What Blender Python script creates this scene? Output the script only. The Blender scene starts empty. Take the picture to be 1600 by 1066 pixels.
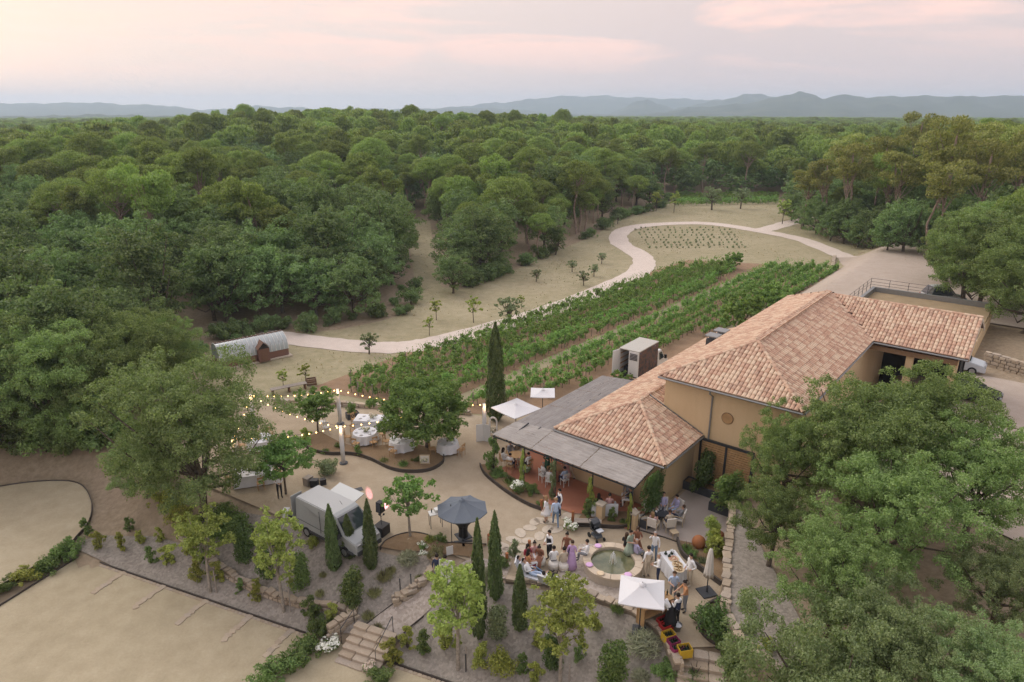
import bpy, bmesh, math, random
import numpy as np
from mathutils import Vector, Matrix
R = math.radians
scene = bpy.context.scene
COL = scene.collection
# ------------------------------------------------------------------ camera
PITCH = math.atan(363 / 1067.0); CAM_H = 22.0; FPX = 1067.0
cam_d = bpy.data.cameras.new('camera'); cam = bpy.data.objects.new('camera', cam_d); COL.objects.link(cam)
cam_d.sensor_width = 36.0; cam_d.lens = 36.0 * FPX / 1600.0
cam_d.clip_start = 0.5; cam_d.clip_end = 30000
cam.location = (0, 0, CAM_H); cam.rotation_euler = (math.pi / 2 - PITCH, 0, 0)
scene.camera = cam
# ------------------------------------------------------------------ world: dusk sky
SUN_AZ = R(138); SUN_EL = R(38)          # direction to the glow, measured from +X
world = bpy.data.worlds.new('World'); scene.world = world; world.use_nodes = True
nt = world.node_tree; nt.nodes.clear()
def N(t, **k):
    n = nt.nodes.new(t)
    for a, b in k.items(): setattr(n, a, b)
    return n
out = N('ShaderNodeOutputWorld'); bg = N('ShaderNodeBackground'); nt.links.new(bg.outputs[0], out.inputs[0])
tc = N('ShaderNodeTexCoord'); sep = N('ShaderNodeSeparateXYZ'); nt.links.new(tc.outputs['Generated'], sep.inputs[0])
ramp = N('ShaderNodeValToRGB'); nt.links.new(sep.outputs[2], ramp.inputs[0])
stops = [(0.0, (.505, .44, .455)), (.05, (.525, .445, .45)), (.12, (.565, .47, .46)), (.24, (.64, .555, .54)), (.5, (.70, .745, .81)), (1.0, (.69, .775, .92))]
cr = ramp.color_ramp
while len(cr.elements) < len(stops): cr.elements.new(.5)
for e, (p, c) in zip(cr.elements, stops): e.position = p; e.color = (*c, 1)
# warm glow toward the sunset side
dot = N('ShaderNodeVectorMath', operation='DOT_PRODUCT'); nt.links.new(tc.outputs['Generated'], dot.inputs[0])
dot.inputs[1].default_value = (math.cos(R(152)), math.sin(R(152)), 0.10)
mr = N('ShaderNodeMapRange'); nt.links.new(dot.outputs['Value'], mr.inputs[0])
mr.inputs[1].default_value = .25; mr.inputs[2].default_value = 1.0; mr.inputs[3].default_value = 0; mr.inputs[4].default_value = 1.0
mix1 = N('ShaderNodeMixRGB'); nt.links.new(mr.outputs[0], mix1.inputs[0]); nt.links.new(ramp.outputs[0], mix1.inputs[1])
mix1.inputs[2].default_value = (.70, .585, .53, 1)
# soft pink cloud wisps, in real sky directions
mp = N('ShaderNodeMapping'); mp.inputs['Scale'].default_value = (1.5, 1.5, 11.0); nt.links.new(tc.outputs['Generated'], mp.inputs[0])
nz = N('ShaderNodeTexNoise'); nz.inputs['Scale'].default_value = 1.9; nz.inputs['Detail'].default_value = 7; nz.inputs['Roughness'].default_value = .58
nz.inputs['Distortion'].default_value = .5
nt.links.new(mp.outputs[0], nz.inputs[0])
mc = N('ShaderNodeMapRange'); nt.links.new(nz.outputs[0], mc.inputs[0]); mc.inputs[1].default_value = .46; mc.inputs[2].default_value = .60
me = N('ShaderNodeMapRange'); nt.links.new(sep.outputs[2], me.inputs[0]); me.inputs[1].default_value = .03; me.inputs[2].default_value = .10; me.inputs[4].default_value = .95
mm = N('ShaderNodeMath', operation='MULTIPLY'); nt.links.new(mc.outputs[0], mm.inputs[0]); nt.links.new(me.outputs[0], mm.inputs[1])
mix2 = N('ShaderNodeMixRGB'); nt.links.new(mm.outputs[0], mix2.inputs[0]); nt.links.new(mix1.outputs[0], mix2.inputs[1])
mix2.inputs[2].default_value = (.84, .57, .50, 1)
# a little physical dusk sky on top
sky = N('ShaderNodeTexSky', sky_type='NISHITA'); sky.sun_disc = False; sky.sun_elevation = R(3); sky.sun_rotation = R(90) - SUN_AZ
sky.dust_density = 3.0
sm = N('ShaderNodeVectorMath', operation='SCALE'); nt.links.new(sky.outputs[0], sm.inputs[0]); sm.inputs[3].default_value = .012
add = N('ShaderNodeVectorMath', operation='ADD'); nt.links.new(mix2.outputs[0], add.inputs[0]); nt.links.new(sm.outputs[0], add.inputs[1])
nt.links.new(add.outputs[0], bg.inputs[0]); bg.inputs[1].default_value = 1.0
# ------------------------------------------------------------------ weak, very soft evening light from the bright side of the sky
sun_d = bpy.data.lights.new('sun', 'SUN'); sun_d.energy = 1.5; sun_d.angle = R(45); sun_d.color = (1, .95, .89)
sun = bpy.data.objects.new('sun', sun_d); COL.objects.link(sun)
sd = Vector((math.cos(SUN_AZ) * math.cos(SUN_EL), math.sin(SUN_AZ) * math.cos(SUN_EL), math.sin(SUN_EL)))
sun.rotation_euler = sd.to_track_quat('Z', 'Y').to_euler(); sun.location = (-60, 60, 60)
# ------------------------------------------------------------------ colour management and render settings
vs = scene.view_settings
scene.display_settings.display_device = 'sRGB'
vs.view_transform = 'Standard'; vs.look = 'None'; vs.exposure = 0.54; vs.gamma = 1.0; vs.use_curve_mapping = False
scene.render.engine = 'CYCLES'
cy = scene.cycles
cy.use_denoising = True; cy.max_bounces = 5; cy.diffuse_bounces = 3; cy.use_adaptive_sampling = True; cy.adaptive_threshold = .025; cy.glossy_bounces = 2; cy.transmission_bounces = 4
cy.transparent_max_bounces = 6; cy.volume_bounces = 1; cy.caustics_reflective = False; cy.caustics_refractive = False
cy.sample_clamp_indirect = 4.0

# ================================================================== helpers
sP, cP = math.sin(PITCH), math.cos(PITCH)
def G(px, py, z=0.0):
    """survey helper: the ground position (at height z) seen at photo pixel px,py"""
    a = (px - 800) / FPX; b = -(py - 533) / FPX
    d = (a, cP + b * sP, -sP + b * cP)
    t = (z - CAM_H) / d[2]
    return Vector((d[0] * t, d[1] * t, z))
TH = R(51.0); VX, VY = math.cos(TH), math.sin(TH); UX, UY = VY, -VX
OX, OY = 2.62, 38.37
def W(u, v, z=0.0):                       # house frame -> world
    return Vector((OX + u * UX + v * VX, OY + u * UY + v * VY, z))
def UV(x, y):
    dx, dy = x - OX, y - OY
    return dx * UX + dy * UY, dx * VX + dy * VY
rng = np.random.default_rng(7)
random.seed(5)

MATS = {}
class NT:
    """small node-building helper"""
    def __init__(s, name):
        s.m = bpy.data.materials.new(name); s.m.use_nodes = True; s.t = s.m.node_tree; s.t.nodes.clear()
        s.o = s.t.nodes.new('ShaderNodeOutputMaterial')
    def n(s, t, ins=None, **k):
        x = s.t.nodes.new(t)
        for a, b in k.items(): setattr(x, a, b)
        for a, b in (ins or {}).items():
            if isinstance(b, bpy.types.NodeSocket): s.t.links.new(b, x.inputs[a])
            else: x.inputs[a].default_value = b
        return x
    def ramp(s, fac, stops, interp='LINEAR'):
        x = s.t.nodes.new('ShaderNodeValToRGB'); s.t.links.new(fac, x.inputs[0]); c = x.color_ramp; c.interpolation = interp
        while len(c.elements) < len(stops): c.elements.new(.5)
        for e, (p, col) in zip(c.elements, stops): e.position = p; e.color = (*col, 1)
        return x.outputs[0]
    def noise(s, scale, detail=4, rough=.55, coord='Object', dist=0.0):
        if not hasattr(s, 'tc'): s.tc = s.n('ShaderNodeTexCoord')
        return s.n('ShaderNodeTexNoise', {'Vector': s.tc.outputs[coord], 'Scale': scale, 'Detail': detail, 'Roughness': rough, 'Distortion': dist}).outputs[0]
    def mix(s, f, a, b, mode='MIX'):
        def v(x): return x if isinstance(x, bpy.types.NodeSocket) else ((*x, 1) if len(x) == 3 else x)
        return s.n('ShaderNodeMixRGB', {0: f, 1: v(a), 2: v(b)}, blend_type=mode).outputs[0]
    def math(s, op, a, b=0.0, c=0.0):
        return s.n('ShaderNodeMath', {0: a, 1: b, 2: c}, operation=op).outputs[0]
    def bsdf(s, col, rough=.8, **k):
        b = s.n('ShaderNodeBsdfPrincipled', {'Roughness': rough})
        if isinstance(col, bpy.types.NodeSocket): s.t.links.new(col, b.inputs['Base Color'])
        else: b.inputs['Base Color'].default_value = (*col, 1)
        for a, v in k.items():
            key = a.replace('_', ' ')
            if isinstance(v, bpy.types.NodeSocket): s.t.links.new(v, b.inputs[key])
            else: b.inputs[key].default_value = v
        s.b = b
        return b
    def bump(s, h, strength=.3, dist=.02):
        x = s.n('ShaderNodeBump', {'Strength': strength, 'Distance': dist, 'Height': h}); s.t.links.new(x.outputs[0], s.b.inputs['Normal'])
    def done(s, sh=None):
        s.t.links.new((sh or s.b).outputs[0], s.o.inputs[0]); return s.m
def M(name): return MATS[name]
def plain(name, col, rough=.7, metal=0.0, var=.12, scale=6.0, spec=.3):
    t = NT(name); f = t.noise(scale, 3)
    c = t.mix(f, tuple(max(0, x * (1 - var)) for x in col), tuple(min(1, x * (1 + var)) for x in col))
    t.bsdf(c, rough, Metallic=metal, Specular_IOR_Level=spec); MATS[name] = t.done(); return MATS[name]
def ground_mat(name, stops, big=.12, fine=14.0, bump=.35, fw=.45, stones=None, coord='Object', arcs=0):
    t = NT(name); a = t.noise(big, 5, .6, coord); b = t.noise(fine, 6, .7, coord); m2 = t.noise(1.1, 4, .6, coord)
    f = t.math('ADD', t.math('MULTIPLY', a, 1 - fw), t.math('MULTIPLY', b, fw))
    f = t.math('ADD', t.math('MULTIPLY', f, .62), t.math('MULTIPLY', m2, .38))
    if arcs:
        wv = t.n('ShaderNodeTexWave', {'Vector': t.tc.outputs[coord], 'Scale': .33, 'Distortion': 9.0, 'Detail': 3.0, 'Detail Scale': .35}, wave_type='RINGS')
        f = t.math('ADD', f, t.math('MULTIPLY', t.math('SUBTRACT', wv.outputs['Fac'], .5), arcs))
    c = t.ramp(f, stops)
    if stones:
        v = t.n('ShaderNodeTexVoronoi', {'Vector': t.tc.outputs[coord], 'Scale': stones[0]})
        c = t.mix(stones[2], c, t.mix(t.n('ShaderNodeSeparateColor', {0: v.outputs['Color']}).outputs[0], stones[1], stones[3]))
    t.bsdf(c, .95, Specular_IOR_Level=.15); t.bump(b, bump, .03); MATS[name] = t.done(); return MATS[name]
def foliage(name, dark, light, trans=.25, rough=.6):
    t = NT(name)
    oi = t.n('ShaderNodeObjectInfo'); ge = t.n('ShaderNodeNewGeometry')
    nz_ = t.noise(.55, 3, .5)
    f = t.math('ADD', t.math('MULTIPLY', ge.outputs['Random Per Island'], .45), t.math('MULTIPLY', nz_, .40))
    f = t.math('ADD', f, t.math('MULTIPLY', oi.outputs['Random'], .38))
    c = t.ramp(f, [(.25, dark), (.62, tuple((a + b) / 2 for a, b in zip(dark, light))), (.95, light)])
    hs = t.n('ShaderNodeHueSaturation', {'Hue': t.math('ADD', t.math('MULTIPLY', oi.outputs['Random'], .05), .472), 'Saturation': .85, 'Value': 1.10, 'Color': c})
    d = t.bsdf(hs.outputs[0], rough, Specular_IOR_Level=.18)
    tr = t.n('ShaderNodeBsdfTranslucent', {'Color': t.mix(1.0, hs.outputs[0], (1.0, 1.15, .55), 'MULTIPLY')})
    mx = t.n('ShaderNodeMixShader', {0: trans, 1: d.outputs[0], 2: tr.outputs[0]})
    MATS[name] = t.done(mx); return MATS[name]

# ---- mesh building
class MB:
    def __init__(s): s.v = []; s.f = []; s.m = []; s.cur = 0
    def add(s, vs_, fs): 
        b = len(s.v); s.v += [tuple(x) for x in vs_]; s.f += [tuple(b + i for i in f) for f in fs]; s.m += [s.cur] * len(fs); return s
    def mat(s, i): s.cur = i; return s
    def box(s, c, d, rz=0.0, taper=1.0, rot=None):
        x, y, z = d[0] / 2, d[1] / 2, d[2] / 2
        P = [(-x, -y, -z), (x, -y, -z), (x, y, -z), (-x, y, -z), (-x * taper, -y * taper, z), (x * taper, -y * taper, z), (x * taper, y * taper, z), (-x * taper, y * taper, z)]
        mt = rot if rot is not None else Matrix.Rotation(rz, 3, 'Z')
        P = [mt @ Vector(p) + Vector(c) for p in P]
        return s.add(P, [(0, 3, 2, 1), (4, 5, 6, 7), (0, 1, 5, 4), (1, 2, 6, 5), (2, 3, 7, 6), (3, 0, 4, 7)])
    def beam(s, a, b, w, h):
        a, b = Vector(a), Vector(b); d = b - a; L = d.length
        q = d.to_track_quat('X', 'Z').to_matrix()
        return s.box((a + b) / 2, (L, w, h), rot=q)
    def prism(s, poly, z0, z1):
        n = len(poly); P = [(p[0], p[1], z0) for p in poly] + [(p[0], p[1], z1) for p in poly]
        return s.add(P, [tuple(range(n - 1, -1, -1)), tuple(range(n, 2 * n))] + [(i, (i + 1) % n, n + (i + 1) % n, n + i) for i in range(n)])
    def tube(s, pts, rad, n=8, cap=True):
        pts = [Vector(p) for p in pts]; k = len(pts)
        if not hasattr(rad, '__len__'): rad = [rad] * k
        P = []; up = Vector((0, 0, 1))
        for i, p in enumerate(pts):
            d = (pts[min(i + 1, k - 1)] - pts[max(i - 1, 0)]).normalized()
            a = d.cross(up if abs(d.z) < .9 else Vector((1, 0, 0))).normalized(); b = d.cross(a)
            for j in range(n):
                w = 2 * math.pi * j / n; P.append(p + a * (rad[i] * math.cos(w)) + b * (rad[i] * math.sin(w)))
        F = [(i * n + j, i * n + (j + 1) % n, (i + 1) * n + (j + 1) % n, (i + 1) * n + j) for i in range(k - 1) for j in range(n)]
        if cap: F += [tuple(range(n - 1, -1, -1)), tuple((k - 1) * n + j for j in range(n))]
        return s.add(P, F)
    def lathe(s, prof, n=16, c=(0, 0, 0), wob=None):
        P = []; k = len(prof)
        for i, (r, z) in enumerate(prof):
            for j in range(n):
                w = 2 * math.pi * j / n; rr = r * (wob(i, w) if wob else 1)
                P.append((c[0] + rr * math.cos(w), c[1] + rr * math.sin(w), c[2] + z))
        F = [(i * n + j, i * n + (j + 1) % n, (i + 1) * n + (j + 1) % n, (i + 1) * n + j) for i in range(k - 1) for j in range(n)]
        F += [tuple(range(n - 1, -1, -1)), tuple((k - 1) * n + j for j in range(n))]
        return s.add(P, F)
    def ball(s, c, r, n=10, m=6, sc=(1, 1, 1)):
        return s.lathe_ball(c, r, n, m, sc)
    def lathe_ball(s, c, r, n, m, sc):
        P = [(c[0], c[1], c[2] - r * sc[2])]
        for i in range(1, m):
            a = -math.pi / 2 + math.pi * i / m
            for j in range(n):
                w = 2 * math.pi * j / n
                P.append((c[0] + r * sc[0] * math.cos(a) * math.cos(w), c[1] + r * sc[1] * math.cos(a) * math.sin(w), c[2] + r * sc[2] * math.sin(a)))
        P.append((c[0], c[1], c[2] + r * sc[2])); t = len(P) - 1
        F = [(0, 1 + (j + 1) % n, 1 + j) for j in range(n)]
        F += [(1 + i * n + j, 1 + i * n + (j + 1) % n, 1 + (i + 1) * n + (j + 1) % n, 1 + (i + 1) * n + j) for i in range(m - 2) for j in range(n)]
        F += [(t, 1 + (m - 2) * n + j, 1 + (m - 2) * n + (j + 1) % n) for j in range(n)]
        return s.add(P, F)
    def mesh(s, name, mats, smooth=False):
        me_ = bpy.data.meshes.new(name); me_.from_pydata(s.v, [], s.f)
        mats = mats if isinstance(mats, (list, tuple)) else [mats]
        for x in mats: me_.materials.append(MATS[x] if isinstance(x, str) else x)
        if len(mats) > 1: me_.polygons.foreach_set('material_index', s.m)
        if smooth: me_.polygons.foreach_set('use_smooth', [True] * len(s.f))
        me_.update(); return me_
    def obj(s, name, mats, parent=None, smooth=False, loc=None, rz=0.0):
        return link(name, s.mesh(name, mats, smooth), parent, loc, rz)
def link(name, mesh, parent=None, loc=None, rz=0.0):
    o = bpy.data.objects.new(name, mesh); COL.objects.link(o)
    if parent is not None: o.parent = parent
    if loc is not None: o.location = loc
    if rz: o.rotation_euler = (0, 0, rz)
    return o
def tag(o, label, cat, group=None):
    o['label'] = label; o['category'] = cat
    if group: o['group'] = group
    return o
def struct(o): o['kind'] = 'structure'; return o
def stuff(o): o['kind'] = 'stuff'; return o
def thing(name, label, cat, loc=(0, 0, 0), rz=0.0, group=None):
    o = bpy.data.objects.new(name, None); COL.objects.link(o); o.location = loc; o.rotation_euler = (0, 0, rz); o.empty_display_size = .2
    return tag(o, label, cat, group)
def np_mesh(name, verts, nper, mat, smooth=False, matidx=None):
    """mesh of separate n-gons (nper verts each) from an (N*nper,3) array"""
    me_ = bpy.data.meshes.new(name); nv = len(verts); nf = nv // nper
    me_.vertices.add(nv); me_.vertices.foreach_set('co', np.ascontiguousarray(verts, np.float32).ravel())
    me_.loops.add(nv); me_.loops.foreach_set('vertex_index', np.arange(nv, dtype=np.int32))
    me_.polygons.add(nf); me_.polygons.foreach_set('loop_start', np.arange(0, nv, nper, dtype=np.int32))
    for x in (mat if isinstance(mat, (list, tuple)) else [mat]): me_.materials.append(MATS[x])
    if matidx is not None: me_.polygons.foreach_set('material_index', np.asarray(matidx, np.int32))
    me_.update(calc_edges=True); me_.validate(); return me_
def unit(a): return a / np.maximum(np.linalg.norm(a, axis=1, keepdims=True), 1e-9)
def leaf_quads(c, nrm, size, r, aspect=.6, along=None):
    """rhombic leaves: centre, facing normal, length"""
    n = len(c); nrm = unit(nrm)
    t = r.normal(size=(n, 3)) if along is None else along + r.normal(size=(n, 3)) * .25
    t = unit(t - nrm * (t * nrm).sum(1, keepdims=True)); b = np.cross(nrm, t)
    s = size.reshape(-1, 1) if hasattr(size, 'reshape') else size
    q = np.stack([c - t * s * .5, c + b * s * aspect * .5 - t * s * .05, c + t * s * .5, c - b * s * aspect * .5 - t * s * .05], 1)
    return q.reshape(-1, 3)

# ================================================================== land form
def poly_px(pts, z=0.0): return np.array([G(x, y, z)[:2] for x, y in pts])
def inside(P, x, y):
    x = np.asarray(x, float); y = np.asarray(y, float); r = np.zeros(x.shape, bool); n = len(P)
    for i in range(n):
        x1, y1 = P[i]; x2, y2 = P[(i + 1) % n]
        if y1 == y2: continue
        c = ((y1 > y) != (y2 > y)) & (x < (x2 - x1) * (y - y1) / (y2 - y1) + x1); r ^= c
    return r
def dist(P, x, y, closed=True):
    x = np.asarray(x, float); y = np.asarray(y, float); d = np.full(x.shape, 1e9); n = len(P)
    for i in range(n if closed else n - 1):
        ax, ay = P[i]; bx, by = P[(i + 1) % n]; ex, ey = bx - ax, by - ay; L = ex * ex + ey * ey + 1e-9
        t = np.clip(((x - ax) * ex + (y - ay) * ey) / L, 0, 1)
        d = np.minimum(d, np.hypot(x - ax - t * ex, y - ay - t * ey))
    return d
def S(t): t = np.clip(t, 0, 1); return t * t * (3 - 2 * t)
CLEAR = poly_px([(-260, 760), (0, 697), (150, 697), (250, 625), (322, 580), (328, 540), (440, 522), (530, 515), (600, 500), (642, 488), (652, 462),
                 (645, 420), (640, 380), (632, 345), (672, 345), (678, 400), (690, 448), (720, 452), (800, 424), (880, 388), (935, 365), (962, 342), (1000, 334),
                 (1030, 325), (1050, 309), (1215, 307), (1226, 322), (1262, 352), (1300, 375), (1400, 392), (1462, 392), (1478, 430), (1480, 476),
                 (1570, 492), (1640, 530), (1800, 570), (1800, 1150), (-260, 1150)])
COURT_LOW = poly_px([(-400, 700), (60, 700), (230, 722), (330, 762), (440, 808), (530, 852), (575, 858), (640, 842), (695, 862), (740, 880), (800, 906), (890, 924), (985, 955),
                     (1035, 985), (1062, 1012), (1075, 1012), (1124, 1010), (1124, 990)])
UPPER = np.vstack([COURT_LOW, [[60, 26], [9000, 26], [9000, 9000], [-9000, 9000], [-9000, 55]]])
PK_A = np.array([-24.95, 33.33]); PK_B = np.array([-9.72, 27.02]); PK_D = (PK_B - PK_A) / np.linalg.norm(PK_B - PK_A); PK_N = np.array([-PK_D[1], PK_D[0]])
RWALL = poly_px([(1147, 765), (1140, 790), (1131, 860), (1126, 930), (1124, 985)]); RWALL2 = poly_px([(1124, 985), (1150, 1012), (1215, 1066), (1330, 1180)], .6)
RW = np.vstack([RWALL, RWALL2[1:], [[70, 10]], [[70, 50]], [tuple(W(13.4, 9))[:2]], [tuple(W(13.4, 4.9))[:2]], [tuple(W(10.2, 4.9))[:2]]])
def _rt():
    P = [np.array(G(*p)[:2]) for p in [(-120, 790), (0, 762), (80, 753), (125, 758), (143, 785), (140, 815), (122, 838), (100, 858), (0, 915), (-150, 985)]]; out_ = []
    for i in range(len(P) - 1):
        a, b, c, d = P[max(i - 1, 0)], P[i], P[i + 1], P[min(i + 2, len(P) - 1)]
        for j in range(6):
            t = j / 6; out_.append(.5 * (2 * b + (c - a) * t + (2 * a - 5 * b + 4 * c - d) * t * t + (3 * b - a - 3 * c + d) * t ** 3))
    out_.append(P[-1]); return np.array(out_) * ((CAM_H + 2.05) / CAM_H)
RTP = _rt(); RTQ = RTP[::3]
def Tn(x, y):
    x = np.asarray(x, float); y = np.asarray(y, float)
    dp = (x - PK_A[0]) * PK_N[0] + (y - PK_A[1]) * PK_N[1]
    dc = dist(COURT_LOW, x, y, False); up = inside(UPPER, x, y)
    low = -2.5 + 2.5 * np.where(dp < 0, 0, dp / (dp + dc + 1e-6)) ** 1.15
    z = np.where(up, 0.0, low)
    if np.any((x < -17) & (y < 60)):
        dt = np.where(inside(RTQ, x, y), 0.0, dist(RTQ, x, y)); z = np.where(dp > -.3, z + (-2.05 - z) * (1 - S(dt / 4.5)), z)
    # ground held by the stone wall on the right
    rw = inside(RW, x, y); dr = dist(np.vstack([RWALL, RWALL2[1:]]), x, y, False)
    z = np.where(rw, 1.0 + 0.9 * S((dr - 1) / 9), z)
    # yard behind the house
    u = (x - OX) * UX + (y - OY) * UY; v = (x - OX) * VX + (y - OY) * VY
    rise = 2.0 * S((u + 3) / 5) * S((v - 30) / 8)
    rise = np.maximum(rise, 2.0 * S((u - 13.3) / 1.0) * S((v - 6) / 12))
    z = np.where((y > 30) & (rise > .001) & (rise > z), rise, z)
    # wooded rises outside the open land
    ic = inside(CLEAR, x, y)
    if np.all(ic): return z
    o = np.where(ic, 0.0, S(dist(CLEAR, x, y) / 30.0))
    sx = np.where(x < -75, 98.0, 165.0)
    h = 8.2 * np.exp(-((x + 75) / sx) ** 2 - ((y - 320) / 150.0) ** 2)
    h = h + 5.0 * np.exp(-((x - 92) / 34.0) ** 2 - ((y - 128) / 48.0) ** 2)
    h = h + 1.2 * np.sin(x * .021 + 1) * np.sin(y * .017) * S((np.hypot(x, y) - 150) / 200)
    h = h - 10 * S((np.hypot(x, y) - 600) / 1500)
    return z + h * o
def T(x, y): return float(Tn(np.array([x]), np.array([y]))[0])
def on(px, py, z0=0.0):
    """point on the real ground seen at a pixel"""
    z = z0
    for _ in range(7):
        p = G(px, py, z); zt_ = T(p.x, p.y)
        if abs(zt_ - z) < .01: break
        z = .4 * z + .6 * zt_
    return Vector((p.x, p.y, zt_))

ground_mat('forest_floor', [(.3, (.10, .085, .05)), (.5, (.17, .135, .085)), (.7, (.24, .19, .125))], .05, 3.0)
ground_mat('dry_grass', [(.30, (.165, .172, .085)), (.43, (.265, .238, .14)), (.58, (.35, .305, .20)), (.75, (.41, .36, .25))], .09, 7.0, .5)
ground_mat('vine_soil', [(.3, (.19, .125, .075)), (.5, (.26, .175, .11)), (.7, (.33, .24, .16))], .2, 6.0, .5)
ground_mat('track_dirt', [(.3, (.49, .42, .36)), (.55, (.58, .505, .44)), (.75, (.66, .59, .52))], .15, 5.0, .3)
ground_mat('yard_dirt', [(.3, (.34, .28, .225)), (.55, (.41, .345, .285)), (.75, (.48, .41, .35))], .15, 5.0, .3)
ground_mat('court_gravel', [(.28, (.26, .21, .145)), (.5, (.35, .288, .205)), (.72, (.445, .375, .28))], .2, 8.0, .6, .5, arcs=.0)
ground_mat('park_gravel', [(.28, (.28, .238, .155)), (.5, (.38, .325, .22)), (.72, (.475, .415, .295))], .16, 8.0, .6, .5, arcs=.0)
ground_mat('grey_gravel', [(.3, (.175, .155, .13)), (.5, (.255, .228, .193)), (.7, (.335, .303, .26))], .25, 17.0, .8, .6, stones=(9, (.18, .16, .135), .5, (.38, .345, .30)))
ground_mat('cobble', [(.3, (.30, .255, .21)), (.5, (.38, .33, .28)), (.7, (.45, .39, .335))], .3, 20.0, .8, .5, stones=(8, (.24, .205, .17), .55, (.52, .46, .40)))
ground_mat('patio', [(.3, (.33, .285, .25)), (.55, (.38, .335, .295)), (.75, (.42, .37, .33))], .3, 12.0, .1)
ground_mat('bed_soil', [(.3, (.14, .095, .055)), (.5, (.21, .145, .085)), (.7, (.28, .20, .125))], .5, 9.0, .6)
ground_mat('terracotta', [(.3, (.30, .125, .078)), (.5, (.37, .16, .10)), (.7, (.43, .20, .13))], .4, 10.0, .05)
def carpet(name, P, mat, dz=0.0, step=.8, zfun=None, parent=None):
    """a draped ground sheet over polygon P (world xy)"""
    bm = bmesh.new(); vs_ = [bm.verts.new((p[0], p[1], 0)) for p in P]
    f = bm.faces.new(vs_); bmesh.ops.triangulate(bm, faces=[f])
    if step:
        x0, y0 = np.min(P, 0); x1, y1 = np.max(P, 0)
        for k in range(1, int((x1 - x0) / step) + 1):
            bmesh.ops.bisect_plane(bm, geom=bm.verts[:] + bm.edges[:] + bm.faces[:], plane_co=(x0 + k * step, 0, 0), plane_no=(1, 0, 0))
        for k in range(1, int((y1 - y0) / step) + 1):
            bmesh.ops.bisect_plane(bm, geom=bm.verts[:] + bm.edges[:] + bm.faces[:], plane_co=(0, y0 + k * step, 0), plane_no=(0, 1, 0))
    X = np.array([v.co.x for v in bm.verts]); Y = np.array([v.co.y for v in bm.verts])
    Z = Tn(X, Y) if zfun is None else np.full(len(X), zfun) if not callable(zfun) else zfun(X, Y)
    for v, z in zip(bm.verts, Z): v.co.z = z + dz
    bmesh.ops.recalc_face_normals(bm, faces=bm.faces[:])
    for f in bm.faces:
        if f.normal.z < 0: f.normal_flip()
    me_ = bpy.data.meshes.new(name); bm.to_mesh(me_); bm.free(); me_.materials.append(MATS[mat])
    o = link(name, me_, parent)
    return struct(o) if parent is None else o
def smooth_line(P, n=6, closed=False):
    P = [np.array(p, float) for p in P]; out_ = []; k = len(P)
    for i in range(k if closed else k - 1):
        g = lambda j: P[j % k] if closed else P[min(max(j, 0), k - 1)]
        a, b, c, d = g(i - 1), g(i), g(i + 1), g(i + 2)
        for j in range(n):
            t = j / n; out_.append(.5 * (2 * b + (c - a) * t + (2 * a - 5 * b + 4 * c - d) * t * t + (3 * b - a - 3 * c + d) * t ** 3))
    if not closed: out_.append(P[-1])
    return np.array(out_)
def ribbon(line, w, jit=.0):
    line = np.asarray(line, float)[:, :2]; d = np.gradient(line, axis=0); d = unit(d); nrm = np.stack([-d[:, 1], d[:, 0]], 1)
    w = np.asarray(w).reshape(-1, 1) if hasattr(w, '__len__') else w
    j1, j2 = (rng.normal(size=(2, len(line), 1)) * jit) if jit else (0, 0)
    return np.vstack([line + nrm * (w / 2 + j1), (line - nrm * (w / 2 + j2))[::-1]])
# ------------------------------------------------------------------ the ground sheet out to the horizon
def build_ground():
    az = np.unique(np.concatenate([np.arange(-180, -52, 6), np.arange(-52, 52.01, .7), np.arange(54, 180.01, 6)]))
    rr = [0.0, 8, 14, 18]; r = 20.0
    while r < 75: rr.append(r); r += .55
    while r < 7150: rr.append(r); r *= 1.035
    rr = np.array(rr); A, Rr = np.meshgrid(np.radians(az[:-1]), rr)
    X = np.sin(A) * Rr; Y = np.cos(A) * Rr; n = X.shape[1]
    Z = Tn(X.ravel(), Y.ravel()) - .06
    vs_ = np.stack([X.ravel(), Y.ravel(), Z], 1); F = []
    for i in range(len(rr) - 1):
        for j in range(n): F.append((i * n + j, (i + 1) * n + j, (i + 1) * n + (j + 1) % n, i * n + (j + 1) % n))
    me_ = bpy.data.meshes.new('ground'); me_.from_pydata(vs_.tolist(), [], F)
    t = NT('wood_floor'); d = t.n('ShaderNodeNewGeometry'); L = t.n('ShaderNodeVectorMath', {0: d.outputs['Position']}, operation='LENGTH').outputs['Value']
    near = t.ramp(t.math('ADD', t.math('MULTIPLY', t.noise(.06, 5), .5), t.math('MULTIPLY', t.noise(2.5, 5, .7), .5)), [(.3, (.17, .135, .085)), (.5, (.29, .23, .16)), (.68, (.40, .33, .245))])
    far = t.ramp(t.math('ADD', t.math('MULTIPLY', t.noise(.004, 6, .6), .5), t.math('MULTIPLY', t.noise(.05, 6, .75), .5)), [(.32, (.022, .035, .014)), (.5, (.045, .062, .026)), (.62, (.07, .085, .04)), (.72, (.15, .13, .08))])
    mr_ = t.n('ShaderNodeMapRange', {0: L, 1: 260.0, 2: 700.0})
    t.bsdf(t.mix(mr_.outputs[0], near, far), .95, Specular_IOR_Level=.1); MATS['ground'] = t.done(); me_.materials.append(MATS['ground'])
    me_.polygons.foreach_set('use_smooth', [True] * len(F)); me_.update()
    struct(link('ground', me_))
build_ground()
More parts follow.
